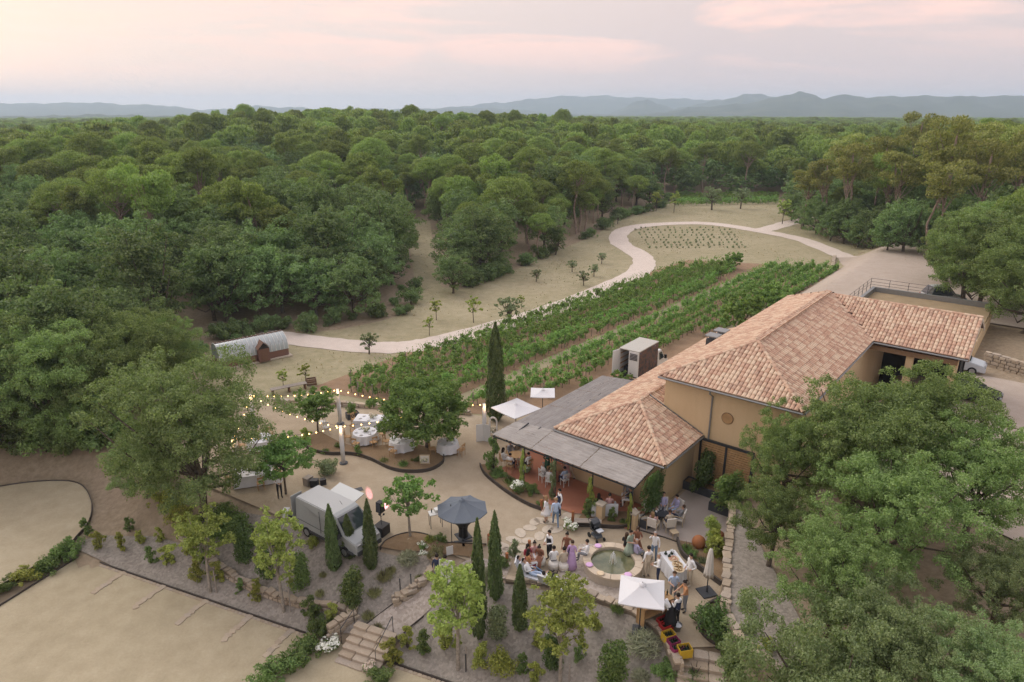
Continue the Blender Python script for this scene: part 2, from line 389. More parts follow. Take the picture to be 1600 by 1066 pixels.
# ------------------------------------------------------------------ far hills, built as ridges with depth
def hills():
    t = NT('hill_woods'); f = t.noise(.006, 7, .65)
    t.bsdf(t.ramp(f, [(.35, (.03, .042, .02)), (.55, (.055, .07, .032)), (.7, (.11, .105, .06))]), .95, Specular_IOR_Level=.1); MATS['hill_woods'] = t.done()
    prof = {
        'right': (3600, 900, [(900, 182), (960, 179), (1010, 177), (1060, 169), (1100, 166), (1150, 162), (1190, 154), (1222, 146), (1240, 150), (1258, 156), (1282, 150), (1320, 154), (1400, 152), (1470, 153), (1530, 152), (1600, 150), (1750, 152), (1900, 160), (2100, 175)]),
        'peak': (4600, 700, [(930, 180), (962, 170), (985, 160), (1000, 157), (1015, 162), (1040, 171), (1075, 163), (1110, 158), (1140, 150), (1170, 150), (1200, 156), (1260, 176)]),
        'faint': (5900, 900, [(600, 178), (690, 170), (760, 163), (800, 160), (860, 153), (930, 152), (1000, 155), (1080, 157), (1150, 160), (1300, 172)]),
        'left': (4700, 1100, [(-500, 178), (-300, 170), (-150, 165), (0, 161), (80, 163), (170, 161), (230, 164), (285, 165), (330, 171), (380, 171), (420, 166), (470, 168), (540, 171), (640, 170), (740, 168), (820, 172), (900, 180)]),
        'low left': (2300, 500, [(-400, 186), (-100, 180), (60, 181), (190, 178), (300, 181), (420, 184), (560, 187), (700, 190)]),
    }
    r = np.random.default_rng(3)
    for nm, (d, dep, pts) in prof.items():
        xs = np.linspace(pts[0][0], pts[-1][0], 240); ys = np.interp(xs, [p[0] for p in pts], [p[1] for p in pts])
        ph = r.uniform(0, 6, 4); ys = ys + .8 * np.sin(xs * .11 + ph[0]) + .5 * np.sin(xs * .27 + ph[1]) + r.normal(size=240) * .18
        k = [-1, -.72, -.45, -.2, 0, .5, 1]; hh = [0, .22, .5, .8, 1, .55, 0]; V = []
        for a, h in zip(k, hh):
            for i, (x, y) in enumerate(zip(xs, ys)):
                az = math.atan((x - 800) / FPX * cP / 1.0); dd = d / max(.5, math.cos(az)) * (1 + .03 * math.sin(x * .013 + ph[2]))
                zc = CAM_H + (170 - y) / FPX * d * 1.0; wob = 1 + .16 * math.sin(x * .09 + 9 * a + ph[3]) * (0 if h in (0, 1) else 1)
                q = d + a * dep + (60 * math.sin(x * .06 + 5 * a) if h not in (0, 1) else 0)
                V.append(((x - 800) / FPX * q, q, -14 + (zc + 14) * h * wob))
        n = 240; F = [(j * n + i, j * n + i + 1, (j + 1) * n + i + 1, (j + 1) * n + i) for j in range(6) for i in range(n - 1)]
        me_ = bpy.data.meshes.new('hills'); me_.from_pydata(V, [], F); me_.materials.append(MATS['hill_woods'])
        me_.polygons.foreach_set('use_smooth', [True] * len(F)); me_.update(); struct(link('hills', me_))
hills()
def haze():
    t = NT('haze_air'); v = t.n('ShaderNodeVolumePrincipled', {'Color': (.66, .82, 1.0, 1), 'Density': .00021, 'Anisotropy': .25})
    t.t.links.new(v.outputs[0], t.o.inputs['Volume']); MATS['haze_air'] = t.m
    m = MB().box((0, 0, 58), (14800, 14800, 160)); o = m.obj('haze', 'haze_air'); stuff(o)
haze()
# ------------------------------------------------------------------ ground sheets
ROADL = smooth_line([G(*p)[:2] for p in [(400, 524), (450, 528), (560, 541), (640, 541), (720, 525), (850, 488), (950, 449), (998, 424), (1003, 402), (968, 378), (975, 360), (1020, 351), (1100, 349), (1170, 358), (1250, 374)]] + [W(-4, 84)[:2], W(3, 78)[:2]], 8)
FIELD = np.vstack([CLEAR[4:34], [W(19, 62)[:2]], [W(6, 32)[:2]], [W(-12, -2)[:2]], [G(430, 632)[:2]], [G(330, 650)[:2]], [G(250, 660)[:2]]])
carpet('field', FIELD, 'dry_grass', -.03, 2.0)
carpet('vineyard_soil', [W(*p)[:2] for p in ((-24.0, -1.5), (-24.4, 14), (-23.3, 40), (-22.0, 66), (-13, 70), (-1.0, 73), (-1.2, 50), (-3.2, 34), (-3.6, 12), (-9, 4.2), (-13, 2.0))], 'vine_soil', -.012, 2.0)
carpet('lane', ribbon([W(-12.7, 2.0)[:2], W(-11.95, 25)[:2], W(-11.2, 48)[:2], W(-10.5, 70)[:2]], 1.5, .08), 'dry_grass', .0, 2.0)
carpet('track', ribbon(ROADL, 3.4, .1), 'track_dirt', .006, 1.5)
carpet('track_spur', ribbon(smooth_line([G(*p)[:2] for p in [(1190, 360), (1220, 352), (1250, 344), (1275, 338)]], 5), 3.4, .12), 'track_dirt', .004, 2)
carpet('yard', np.array([W(*p)[:2] for p in ((-1.5, 74), (-4.5, 82), (2, 88), (12, 86), (20, 78), (26, 62), (30, 48), (8, 48), (0.5, 47), (0.5, 31), (-1.3, 33))]), 'yard_dirt', .06, 1.0)
carpet('service_track', ribbon(smooth_line([W(-4.6, 9)[:2], W(-2.2, 20)[:2], W(-1.3, 35)[:2], W(0, 60)[:2]], 5), 3.0, .12), 'yard_dirt', .02, 1.0)
carpet('farm_yard', np.array([W(*p)[:2] for p in ((13.4, 10), (13.4, 31), (30, 31), (40, 14), (46, -4), (34, -10), (24, 6))]), 'yard_dirt', .06, .8)
court = carpet('courtyard', np.vstack([poly_px([(290, 742), (330, 660), (430, 630), (560, 636), (700, 640), (760, 652)]), [W(-3, 11)[:2]], [W(1, 11)[:2]], [W(1, 1)[:2]], [W(7, 1)[:2]], [W(7.5, 4.9)[:2]], [W(10.1, 4.9)[:2]], RWALL[1:], COURT_LOW[::-1][1:15] ]), 'court_gravel', 0.0, .9, 0.0)
carpet('patio', np.vstack([poly_px([(991, 826), (1083, 850), (1108, 858), (1134, 862)]), RWALL[:2][::-1], [W(10.1, 4.9)[:2]], [W(7.4, 4.9)[:2]], [W(7.4, .2)[:2]], poly_px([(1000, 795)])]), 'patio', .006, .9, 0.0)
carpet('terrace_floor', [W(*p)[:2] for p in ((-3.0, -2.35), (-1.9, -3.0), (3.4, -3.0), (4.2, -2.5), (6.9, -2.35), (6.9, .3), (.2, .3), (.2, 10.5), (-2.9, 10.5))], 'terracotta', .05, 0, 0.0)
PKT = [PK_A + PK_D * t for t in (0, 24)]
carpet('parking', np.vstack([[PK_A], [PK_A + PK_D * 16.3], poly_px([(540, 1008), (590, 1030), (640, 1048)], -2.5), [PK_A + PK_D * 60 - PK_N * 1.0], [[22, 2]], [[-45, 2]], poly_px([(-300, 1110), (0, 947)], -2.5)]), 'park_gravel', .02, 0, -2.5)
def onz(P, z):     # polygon given at z=0 pixels, moved to height z along the line of sight
    s_ = (CAM_H - z) / CAM_H; return np.asarray(P) * s_
carpet('round_terrace', RTP, 'park_gravel', .07, 0, -2.05)
BED = poly_px([(125, 870), (128, 845), (160, 822), (250, 815), (300, 838), (440, 806), (530, 850), (580, 857), (600, 850), (690, 862)], -1.0)
def onp(pts): return np.array([on(x, y, -1.5)[:2] for x, y in pts])
carpet('gravel_bed', np.vstack([[PK_A + PK_N * .05], onp([(118, 852), (150, 835), (190, 838), (240, 838), (285, 850), (330, 790), (440, 812), (530, 856), (590, 862), (672, 868), (690, 880), (640, 930), (560, 990)]), [PK_A + PK_D * 16.0 + PK_N * .05]]), 'grey_gravel', .02, .6)
carpet('gravel_slope', np.vstack([onp([(612, 1030), (640, 985), (700, 925), (760, 905), (800, 915), (890, 930), (985, 962), (1033, 992), (1056, 1025), (1062, 1080)]), [PK_A + PK_D * 35 + PK_N * .05], [PK_A + PK_D * 19.2 + PK_N * .05]]), 'grey_gravel', .02, .6)
carpet('ramp_path', onp([(560, 985), (618, 940), (668, 912), (690, 900), (745, 872), (800, 880), (790, 905), (752, 903), (700, 925), (662, 962), (625, 1000), (606, 1012)]), 'cobble', .035, .5)
carpet('fountain_court', np.vstack([poly_px([(898, 870), (905, 850), (985, 850)]), poly_px([(1000, 905), (1010, 935), (985, 950), (890, 920), (860, 912), (880, 890)])]), 'cobble', .006, .9, 0.0)
carpet('wall_top_gravel', np.vstack([RWALL[1:] + np.array([.35, 0]), RWALL2[1:] + np.array([.35, .2]), poly_px([(1260, 1066), (1215, 990), (1170, 930), (1165, 860), (1165, 800)], 1.2)]), 'grey_gravel', .03, .5)
# ------------------------------------------------------------------ vegetation
foliage('oak_leaf', (0.054, 0.110, 0.034), (0.246, 0.348, 0.115), .38)
foliage('oak_leaf_near', (0.062, 0.122, 0.031), (0.294, 0.400, 0.108), .38)
foliage('ash_leaf', (0.070, 0.130, 0.034), (0.294, 0.390, 0.127), .38)
foliage('mulberry_leaf', (0.056, 0.140, 0.022), (0.234, 0.372, 0.070), .38)
foliage('lime_leaf', (0.138, 0.196, 0.024), (0.425, 0.482, 0.080), .35)
foliage('pine_needle', (0.068, 0.121, 0.020), (0.311, 0.400, 0.070), .38)
foliage('tall_pine_needle', (0.121, 0.152, 0.030), (0.420, 0.441, 0.100), .38)
foliage('cypress_leaf', (0.040, 0.079, 0.019), (0.156, 0.213, 0.055), .38)
foliage('vine_leaf', (0.062, 0.16, 0.020), (0.26, 0.42, 0.07), .38)
foliage('olive_leaf', (0.1, 0.145, 0.06), (0.275, 0.335, 0.15), .2)
foliage('laurel_leaf', (0.050, 0.107, 0.022), (0.219, 0.313, 0.066), .38)
foliage('yellow_leaf', (0.134, 0.177, 0.016), (0.421, 0.437, 0.052), .3)
foliage('grey_leaf', (0.197, 0.226, 0.130), (0.477, 0.505, 0.338), .2)
foliage('ivy_leaf', (0.030, 0.073, 0.016), (0.144, 0.212, 0.050), .38)
foliage('grass_leaf', (0.140, 0.158, 0.052), (0.351, 0.328, 0.130), .25)
foliage('white_petal', (.62, .62, .55), (.86, .86, .80), .2)
foliage('mixed_petal', (.50, .40, .30), (.86, .80, .66), .2)
def bark(name, a, b):
    t = NT(name); f = t.noise(5, 5, .7); t.bsdf(t.ramp(f, [(.35, a), (.65, b)]), .9, Specular_IOR_Level=.1); t.bump(f, .6, .03); MATS[name] = t.done()
foliage('grey_oak_leaf', (0.090, 0.150, 0.054), (0.312, 0.402, 0.156), .38)
bark('bark', (.07, .055, .042), (.17, .14, .11)); bark('pale_bark', (.20, .175, .14), (.36, .32, .27)); bark('pine_bark', (.20, .145, .11), (.40, .31, .26))
def clump_leaves(cs, rs, n, size, r, flat=1.0, up=.35, aspect=.6, jitter=.35, inner=.55):
    """n leaves spread over a set of clumps: mostly on their skins, some inside"""
    cs = np.asarray(cs, float); rs = np.asarray(rs, float); w = rs ** 2; k = r.choice(len(cs), n, p=w / w.sum())
    d = unit(r.normal(size=(n, 3))); d[:, 2] = np.where(r.random(n) < .35, np.abs(d[:, 2]), d[:, 2]); d = unit(d)
    rad = rs[k] * (inner + (1.04 - inner) * r.random(n) ** .55) * (1 + .22 * np.sin(d[:, 0] * 6 + k) * np.cos(d[:, 1] * 5 + 2 * k))
    p = cs[k] + d * rad[:, None] * np.array([1, 1, flat])
    nrm = unit(d + np.array([0, 0, up]) + r.normal(size=(n, 3)) * jitter)
    return leaf_quads(p, nrm, size * (.65 + .7 * r.random(n)), r, aspect)
def tree_mesh(kind, seed, H, Rad, nleaf, size, nclump=34, fork=.3, lean=.0, trunk_r=None, cr=(.17, .29), sub=6):
    """returns (trunk mesh builder, leaf quads) of a broad-leaved tree with base at the origin"""
    r = np.random.default_rng(seed); tr = trunk_r or H * .024
    zc0 = H * fork; cz = (H + zc0 * .75) / 2; hz = (H - zc0 * .75) / 2
    cs, rs = [], []
    lop = [r.uniform(.68, 1.15) for _ in range(7)]; ph = r.uniform(0, 6.28)
    for i in range(nclump):
        zz = -.85 + 1.75 * ((i + .5) / nclump); a = i * 2.39996 + ph + r.uniform(-.3, .3)
        prof_ = math.sqrt(max(0, 1 - min(1, abs(zz)) ** 2.2)); prof_ *= (1.0 if zz > -.3 else .92)
        e = Rad * prof_ * lop[int((a % 6.2832) / 6.2832 * 7)] * r.uniform(.55, 1.0)
        rc = Rad * r.uniform(*cr) * (1.0 if zz < .6 else .85)
        cs.append((e * math.cos(a) + lean * zz, e * math.sin(a), cz + hz * (zz * .86 + r.uniform(-.1, .12)))); rs.append(rc)
    for i in range(nclump // 4):
        a = r.uniform(0, 6.28); e = Rad * r.uniform(.0, .45); cs.append((e * math.cos(a), e * math.sin(a), cz + hz * r.uniform(-.2, .55))); rs.append(Rad * r.uniform(cr[1], cr[1] * 1.35))
    c2, r2 = [], []
    for c, rc in zip(cs, rs):
        for _ in range(sub):
            d = r.normal(size=3); d /= np.linalg.norm(d); d[2] = abs(d[2]) * .9 - .12; c2.append(np.array(c) + d * rc * r.uniform(.45, 1.08)); r2.append(rc * r.uniform(.26, .50))
    q = clump_leaves(c2 if sub else cs, r2 if sub else rs, nleaf, size, r, .85, up=.25, jitter=.65, inner=.4)
    m = MB(); top = Vector((lean * .2 + r.uniform(-.1, .1) * Rad, r.uniform(-.1, .1) * Rad, H * (fork + .22)))
    m.tube([(0, 0, -.4), (0, 0, .0), (top.x * .3, top.y * .3, H * fork * .6), top * .75, top], [tr * 1.5, tr * 1.2, tr, tr * .85, tr * .55], 7)
    for i in range(0, len(cs), max(1, len(cs) // 14)):
        c = Vector(cs[i]); s_ = top * (.55 + .4 * r.random()); mid = (s_ + c) / 2 + Vector((r.uniform(-.1, .1) * Rad, r.uniform(-.1, .1) * Rad, -.08 * H * r.random()))
        m.tube([s_, mid, c], [tr * .5, tr * .32, tr * .1], 5, False)
    return m, q
def pine_mesh(seed, H, Rad, nleaf, size, tall=False):
    r = np.random.default_rng(seed); tr = H * (.012 if tall else .017); cs, rs = [], []
    bend = [r.uniform(-.05, .05) * H for _ in range(4)]
    top = Vector((bend[0], bend[1], H * .74))
    if not tall:     # umbrella crown
        for i in range(30):
            a = i * 2.39996; e = math.sqrt((i + .5) / 30); zz = math.sqrt(1 - (e * .93) ** 2)
            cs.append((bend[0] + Rad * .80 * e * math.cos(a) * r.uniform(.9, 1.08), bend[1] + Rad * .80 * e * math.sin(a) * r.uniform(.9, 1.08), H * .60 + (H * .36) * zz + r.uniform(-.02, .02) * H)); rs.append(Rad * r.uniform(.2, .29))
        for i in range(8):
            a = r.uniform(0, 6.28); e = r.uniform(.2, .6); cs.append((bend[0] + Rad * e * math.cos(a), bend[1] + Rad * e * math.sin(a), H * r.uniform(.60, .74))); rs.append(Rad * .22)
    else:
        for i in range(24):
            zz = r.uniform(.56, 1.0) ** .7; a = r.uniform(0, 6.28); e = Rad * (1.12 - zz * .55) * r.uniform(.25, 1.0)
            cs.append((bend[0] * zz + e * math.cos(a), bend[1] * zz + e * math.sin(a), H * (zz * .95))); rs.append(Rad * r.uniform(.17, .32))
        top = Vector((bend[0], bend[1], H * .9))
    w = np.array(rs) ** 2; k = r.choice(len(cs), nleaf, p=w / w.sum()); d = unit(r.normal(size=(nleaf, 3))); d[:, 2] = np.where(r.random(nleaf) < .6, np.abs(d[:, 2]), d[:, 2])
    p = np.array(cs)[k] + d * (np.array(rs)[k] * (.45 + .6 * r.random(nleaf) ** .6))[:, None] * np.array([1, 1, .72])
    q = leaf_quads(p, unit(d + r.normal(size=(nleaf, 3)) * .7), size * (.7 + .7 * r.random(nleaf)), r, .38, unit(d + np.array([0, 0, .9])))
    m = MB(); m.tube([(0, 0, -.4), (0, 0, 0), (bend[2], bend[3], H * .35), top * .9 + Vector((0, 0, 0)), top], [tr * 1.4, tr * 1.15, tr * .9, tr * .7, tr * .4], 7)
    for i in range(0, len(cs), 2):
        c = Vector(cs[i]); s_ = Vector((top.x, top.y, min(H * (.5 if not tall else .42) + .2 * H * r.random(), c.z - .02 * H))); m.tube([s_, (s_ + c) / 2 + Vector((0, 0, -.02 * H)), c], [tr * .42, tr * .3, tr * .1], 5, False)
    return m, q
def proto(kind, m, q, barkname, leafname): return (m.mesh('trunk', barkname, True), np_mesh('crown', q, 4, leafname))
def plant_tree(name, pr, loc, label, cat='tree', group=None, rz=0.0, sc=1.0, parts=('trunk', 'crown')):
    o = thing(name, label, cat, loc, rz, group)
    o.scale = sc if hasattr(sc, '__len__') else (sc, sc, sc)
    for nm, me_ in zip(parts, pr):
        if me_ is not None: link(nm, me_, o)
    return o
OAK = [proto('oak', *tree_mesh('oak', 10 + i, (8.6, 7.4, 9.6, 8.0, 9.0, 7.0, 10.2, 8.2)[i], (3.9, 4.2, 3.4, 3.6, 4.3, 3.3, 3.7, 4.0)[i], 11000, .23, (74, 60, 84, 66, 90, 54, 80, 70)[i], .04, (.0, .5, -.4, .8, -.7, .3, .2, -.5)[i], None, (.13, .27), 6), 'bark', 'oak_leaf') for i in range(8)]
PINE = [proto('pine', *pine_mesh(40 + i, (10.2, 9.4, 11.0, 10.0, 9.0)[i], (3.9, 3.4, 4.3, 3.6, 3.2)[i], 10000, .27), 'pine_bark', 'pine_needle') for i in range(5)]
TALLP = [proto('pine', *pine_mesh(60 + i, 15.0, 4.2, 5200, .36, True), 'pine_bark', 'tall_pine_needle') for i in range(4)]
ALEP = [proto('pine', *pine_mesh(66 + i, 11.0, 3.6, 8000, .28, True), 'pine_bark', 'pine_needle') for i in range(4)]
LOD = []
def lod(kind, i):
    if kind == 'oak': m, q = tree_mesh('oak', 80 + i, 8.4, 4.1, 1500, .62, 40, .05, 0, None, (.18, .3), 4)
    else: m, q = pine_mesh(90 + i, 10.2, 4.0, 1400, .66)
    leafm = 'oak_leaf' if kind == 'oak' else 'pine_needle'
    o = bpy.data.objects.new('far_' + kind, np_mesh('far_' + kind, q, 4, leafm)); LOD.append(o)
for i in range(3): lod('oak', i)
for i in range(3): lod('pine', i)
m_, q_ = pine_mesh(97, 11.0, 3.6, 1300, .62, True); LOD.append(bpy.data.objects.new('far_pine', np_mesh('far_pine', q_, 4, 'pine_needle')))
def forest():
    r = np.random.default_rng(21); P = []
    def ring(d0, d1, sp, sc, lim):
        n = int((d1 - d0) / sp)
        for d in d0 + sp * np.arange(n):
            k = int(2 * R(lim) * d / sp)
            for j in range(k):
                a = -R(lim) + (j + .5 + r.uniform(-.42, .42)) * sp / d; dd = d + r.uniform(-.42, .42) * sp; P.append((dd * math.sin(a), dd * math.cos(a), sc))
    ring(38, 180, 4.7, 1.0, 44); ring(180, 420, 5.6, 1.08, 42); ring(420, 900, 8.0, 1.5, 42); ring(900, 2100, 15.0, 2.6, 42)
    P = np.array(P); x, y = P[:, 0], P[:, 1]
    ok = ~inside(CLEAR, x, y) & ((dist(CLEAR, x, y) > 1.6) | (np.hypot(x, y) > 200))
    # nothing scattered in the planted foreground
    ok &= ~((y < 47) & (x > -31)) & ~((x > 30) & (y < 62)) & ~((x < -20) & (y < 43))
    P = P[ok]; x, y = P[:, 0], P[:, 1]; d = np.hypot(x, y); z = Tn(x, y)
    blob = np.sin(x * .045 + 1.3) * np.sin(y * .038 + .4) + .6 * np.sin(x * .11 + y * .07)
    pp = .08 + np.clip((d - 88) / 110, 0, .45) + .25 * blob * (d > 80); pp = np.where((x > 44) & (d < 175), .15, pp)
    pp = np.where((x > -12) & (x < 22) & (y > 104) & (y < 145), .62, pp)
    pine = r.random(len(P)) < pp
    az = np.degrees(np.arctan2(x, y)); vis = np.abs(az) < 38.5
    order = np.argsort(d + np.where(vis, 0, 1e5)); used = np.zeros(len(P), bool); no = npn = 0
    for i in order:
        if not vis[i]: break
        s_ = P[i, 2] * r.uniform(.72, 1.25); rz = r.uniform(0, 6.28); loc = (x[i], y[i], z[i] - .05)
        if pine[i] and npn < 290:
            npn += 1; used[i] = True
            g = ('umbrella pines scattered through the wooded hill', 'umbrella pine with a domed crown in the wooded hill behind the track') if x[i] < 40 else ('umbrella pines of the wood on the right', 'umbrella pine with a domed crown in the wood beyond the yard')
            
            if r.random() < .38:
                g = ('rough-crowned pines of the wooded hill', 'rough irregular pine rising among the oaks of the wooded hill') if x[i] < 40 else ('rough-crowned pines of the wood on the right', 'rough irregular pine rising among the oaks beyond the yard')
                plant_tree('rough_pine', ALEP[r.integers(4)], loc, g[1], 'tree', g[0], rz, (s_, s_, s_ * r.uniform(.85, 1.2)))
            else: plant_tree('umbrella_pine', PINE[r.integers(5)], loc, g[1], 'tree', g[0], rz, (s_, s_, s_ * r.uniform(.85, 1.2)))
        elif not pine[i] and no < 300:
            no += 1; used[i] = True
            if x[i] < -14: g = ('oaks of the wood on the left', 'round-topped green oak in the dense wood left of the vineyard')
            elif x[i] < 30: g = ('oaks behind the dry field', 'round-topped green oak in the wood behind the dry field')
            else: g = ('oaks of the wood on the right', 'round-topped green oak in the wood beyond the gravel yard')
            plant_tree('oak_tree', OAK[r.integers(8)], loc, g[1], 'tree', g[0], rz, (s_, s_, s_ * r.uniform(.85, 1.12)))
    rest = ~used & (np.abs(az) < 42)
    # everything farther off reads as one mass
    co = np.stack([x[rest], y[rest], z[rest] - .1], 1); me_ = bpy.data.meshes.new('far_forest'); me_.vertices.add(len(co)); me_.vertices.foreach_set('co', co.astype(np.float32).ravel())
    a1 = me_.attributes.new('size', 'FLOAT', 'POINT'); a1.data.foreach_set('value', (P[rest, 2] * r.uniform(.7, 1.3, rest.sum())).astype(np.float32))
    a2 = me_.attributes.new('pick', 'INT', 'POINT'); a2.data.foreach_set('value', np.where(pine[rest], 3, 0).astype(np.int32) + np.where(pine[rest], r.integers(0, 4, rest.sum()), r.integers(0, 3, rest.sum())).astype(np.int32))
    a4 = me_.attributes.new('zs', 'FLOAT', 'POINT'); a4.data.foreach_set('value', np.where(P[rest, 2] < 1.2, np.where(pine[rest], r.uniform(.75, 1.35, rest.sum()), r.uniform(.65, 1.1, rest.sum())), r.uniform(.8, 1.25, rest.sum())).astype(np.float32))
    a3 = me_.attributes.new('turn', 'FLOAT', 'POINT'); a3.data.foreach_set('value', r.uniform(0, 6.28, rest.sum()).astype(np.float32))
    o = stuff(link('far_forest', me_)); tag(o, 'far mass of oak and pine woodland running to the blue hills', 'woodland')
    c = bpy.data.collections.new('far_trees')
    for k, b in enumerate(LOD): b.name = 'kind_%d' % k; c.objects.link(b)
    ng = bpy.data.node_groups.new('scatter', 'GeometryNodeTree')
    ng.interface.new_socket('Geometry', in_out='INPUT', socket_type='NodeSocketGeometry'); ng.interface.new_socket('Geometry', in_out='OUTPUT', socket_type='NodeSocketGeometry')
    nn = ng.nodes; L = ng.links; gi = nn.new('NodeGroupInput'); go = nn.new('NodeGroupOutput'); ip = nn.new('GeometryNodeInstanceOnPoints'); ci = nn.new('GeometryNodeCollectionInfo')
    ci.inputs['Collection'].default_value = c; ci.inputs['Separate Children'].default_value = True; ci.inputs['Reset Children'].default_value = True
    def attr(nm, ty):
        q = nn.new('GeometryNodeInputNamedAttribute'); q.data_type = ty; q.inputs[0].default_value = nm; return q.outputs[0]
    mp_ = nn.new('GeometryNodeMeshToPoints'); L.new(gi.outputs[0], mp_.inputs[0]); L.new(mp_.outputs[0], ip.inputs['Points']); L.new(ci.outputs[0], ip.inputs['Instance'])
    ip.inputs['Pick Instance'].default_value = True; L.new(attr('pick', 'INT'), ip.inputs['Instance Index'])
    cx_ = nn.new('ShaderNodeCombineXYZ'); L.new(attr('turn', 'FLOAT'), cx_.inputs[2]); L.new(cx_.outputs[0], ip.inputs['Rotation'])
    cs_ = nn.new('ShaderNodeCombineXYZ'); sz = attr('size', 'FLOAT'); L.new(sz, cs_.inputs[0]); L.new(sz, cs_.inputs[1]); L.new(attr('zs', 'FLOAT'), cs_.inputs[2]); L.new(cs_.outputs[0], ip.inputs['Scale']); L.new(ip.outputs[0], go.inputs[0])
    md = o.modifiers.new('scatter', 'NODES'); md.node_group = ng
    print('forest', no, npn, int(rest.sum()))
forest()

def field_tufts():
    """dry grass standing on the open field and waste ground"""
    r = np.random.default_rng(91); x0, y0 = FIELD.min(0); x1, y1 = FIELD.max(0); n = 20000; x = r.uniform(x0, x1, n); y = r.uniform(y0, y1, n)
    ok = inside(FIELD, x, y) & (dist(ROADL, x, y, False) > 1.95); u = (x - OX) * UX + (y - OY) * UY; v = (x - OX) * VX + (y - OY) * VY; ok &= ~((u > -25) & (u < 14) & (v > -3) & (v < 76)); ok &= (np.sin(x * .35) + np.sin(y * .27 + x * .1) + r.normal(size=n) * .8) > .2
    x, y = x[ok], y[ok]; k = len(x); z = Tn(x, y); c = np.stack([x, y, z + .05], 1); q = leaf_quads(c, r.normal(size=(k, 3)) * np.array([1, 1, .3]), r.uniform(.1, .26, k), r, .5, np.tile([0, 0, 1.0], (k, 1)) + r.normal(size=(k, 3)) * .3)
    o = stuff(link('dry_grass', np_mesh('dry_grass', q, 4, 'straw'))); tag(o, 'sparse dry grass tufts over the pale field', 'grass')
foliage('straw', (.30, .255, .14), (.50, .41, .27), .3)
field_tufts()
# ================================================================== the house
def plaster(name, a, b):
    t = NT(name); f = t.noise(.5, 6, .65); g = t.noise(9, 4); sv = t.n('ShaderNodeVectorMath', {0: t.tc.outputs['Object'], 1: (2.2, 2.2, .18)}, operation='MULTIPLY'); st = t.n('ShaderNodeTexNoise', {'Vector': sv.outputs[0], 'Scale': 1.6, 'Detail': 5.0}).outputs[0]; t.bsdf(t.mix(t.math('ADD', t.math('MULTIPLY', f, .5), t.math('ADD', t.math('MULTIPLY', g, .15), t.math('MULTIPLY', st, .4))), a, b), .9, Specular_IOR_Level=.15); t.bump(g, .15, .01); MATS[name] = t.done()
plaster('ochre', (.49, .36, .205), (.66, .51, .32))
def tile_mat():
    t = NT('roof_tile'); oi = t.n('ShaderNodeObjectInfo'); ge = t.n('ShaderNodeNewGeometry')
    f = t.math('FRACT', t.math('ADD', t.math('MULTIPLY', ge.outputs['Random Per Island'], 1.0), t.math('MULTIPLY', oi.outputs['Random'], 7.31)))
    c = t.ramp(f, [(0, (.36, .175, .115)), (.14, (.45, .25, .165)), (.30, (.54, .36, .245)), (.48, (.62, .48, .34)), (.66, (.46, .27, .185)), (.78, (.30, .165, .115)), (.86, (.60, .44, .315))], 'CONSTANT')
    n_ = t.noise(7, 4, .7); c = t.mix(.48, c, t.ramp(n_, [(.3, (.31, .215, .155)), (.7, (.62, .48, .36))]))
    t.bsdf(c, .88, Specular_IOR_Level=.15); t.bump(n_, .2, .01); MATS['roof_tile'] = t.done()
tile_mat()
plain('roof_base', (.20, .11, .075), .9); plain('zinc', (.26, .27, .27), .45, .6); plain('dark_steel', (.045, .05, .055), .45, .3); plain('anthracite', (.055, .06, .068), .6)
plain('fascia_wood', (.22, .14, .08), .8); plain('wood_warm', (.40, .25, .12), .7, var=.3, scale=3); plain('wood_grey', (.27, .235, .20), .85, var=.25, scale=4); plain('interior_shade', (.03, .028, .026), .9)  # last colour is near-black, painted for shade inside rooms and openings
plain('oak_post', (.36, .24, .14), .8, var=.25); plain('white_paint', (.64, .64, .62), .5, var=.04); plain('white_cloth', (.62, .63, .65), .85, var=.05); plain('black_plastic', (.018, .018, .02), .5); plain('stone_pale', (.46, .40, .32), .9, var=.22, scale=3)
plain('dry_roof', (.27, .205, .12), .95, var=.3, scale=1.5)
def glassy(name, col, rough=.08):
    t = NT(name); t.bsdf(col, rough, Specular_IOR_Level=.6); MATS[name] = t.done()
glassy('car_glass', (.03, .04, .045)); glassy('silver_paint', (.50, .53, .56), .25); glassy('van_white', (.31, .325, .32), .35); glassy('truck_white', (.70, .70, .69), .4); glassy('dark_paint', (.03, .035, .04), .2); glassy('red_paint', (.35, .05, .04), .25)
TW, TL = .245, .38                                # tile pitch across and up the slope
def tile_shape():
    """one barrel tile, pointing up-slope along +Y, base at z=0"""
    P, F = [], []; n = 4
    for k, (y, w, lift) in enumerate(((-.02, .125, .022), (TL + .07, .105, .0))):
        for j in range(n + 1):
            a = math.pi * j / n; P.append((-w * math.cos(a), y, lift + .075 * math.sin(a)))
    F = [(j, j + 1, n + 2 + j, n + 1 + j) for j in range(n)]; b = len(P); P.append((0, -.02, .0)); F += [(j + 1, j, b) for j in range(n)]
    return P, F
TILE_V, TILE_F = tile_shape()
tile_me = bpy.data.meshes.new('tile'); tile_me.from_pydata(TILE_V, [], TILE_F); tile_me.materials.append(MATS['roof_tile']); tile_me.update()
TV = np.array(TILE_V)
def in2(poly, s, t, pad=0):
    r = False; n = len(poly)
    for i in range(n):
        x1, y1 = poly[i]; x2, y2 = poly[(i + 1) % n]
        if (y1 > t) != (y2 > t) and s < (x2 - x1) * (t - y1) / (y2 - y1) + x1: r = not r
    return r
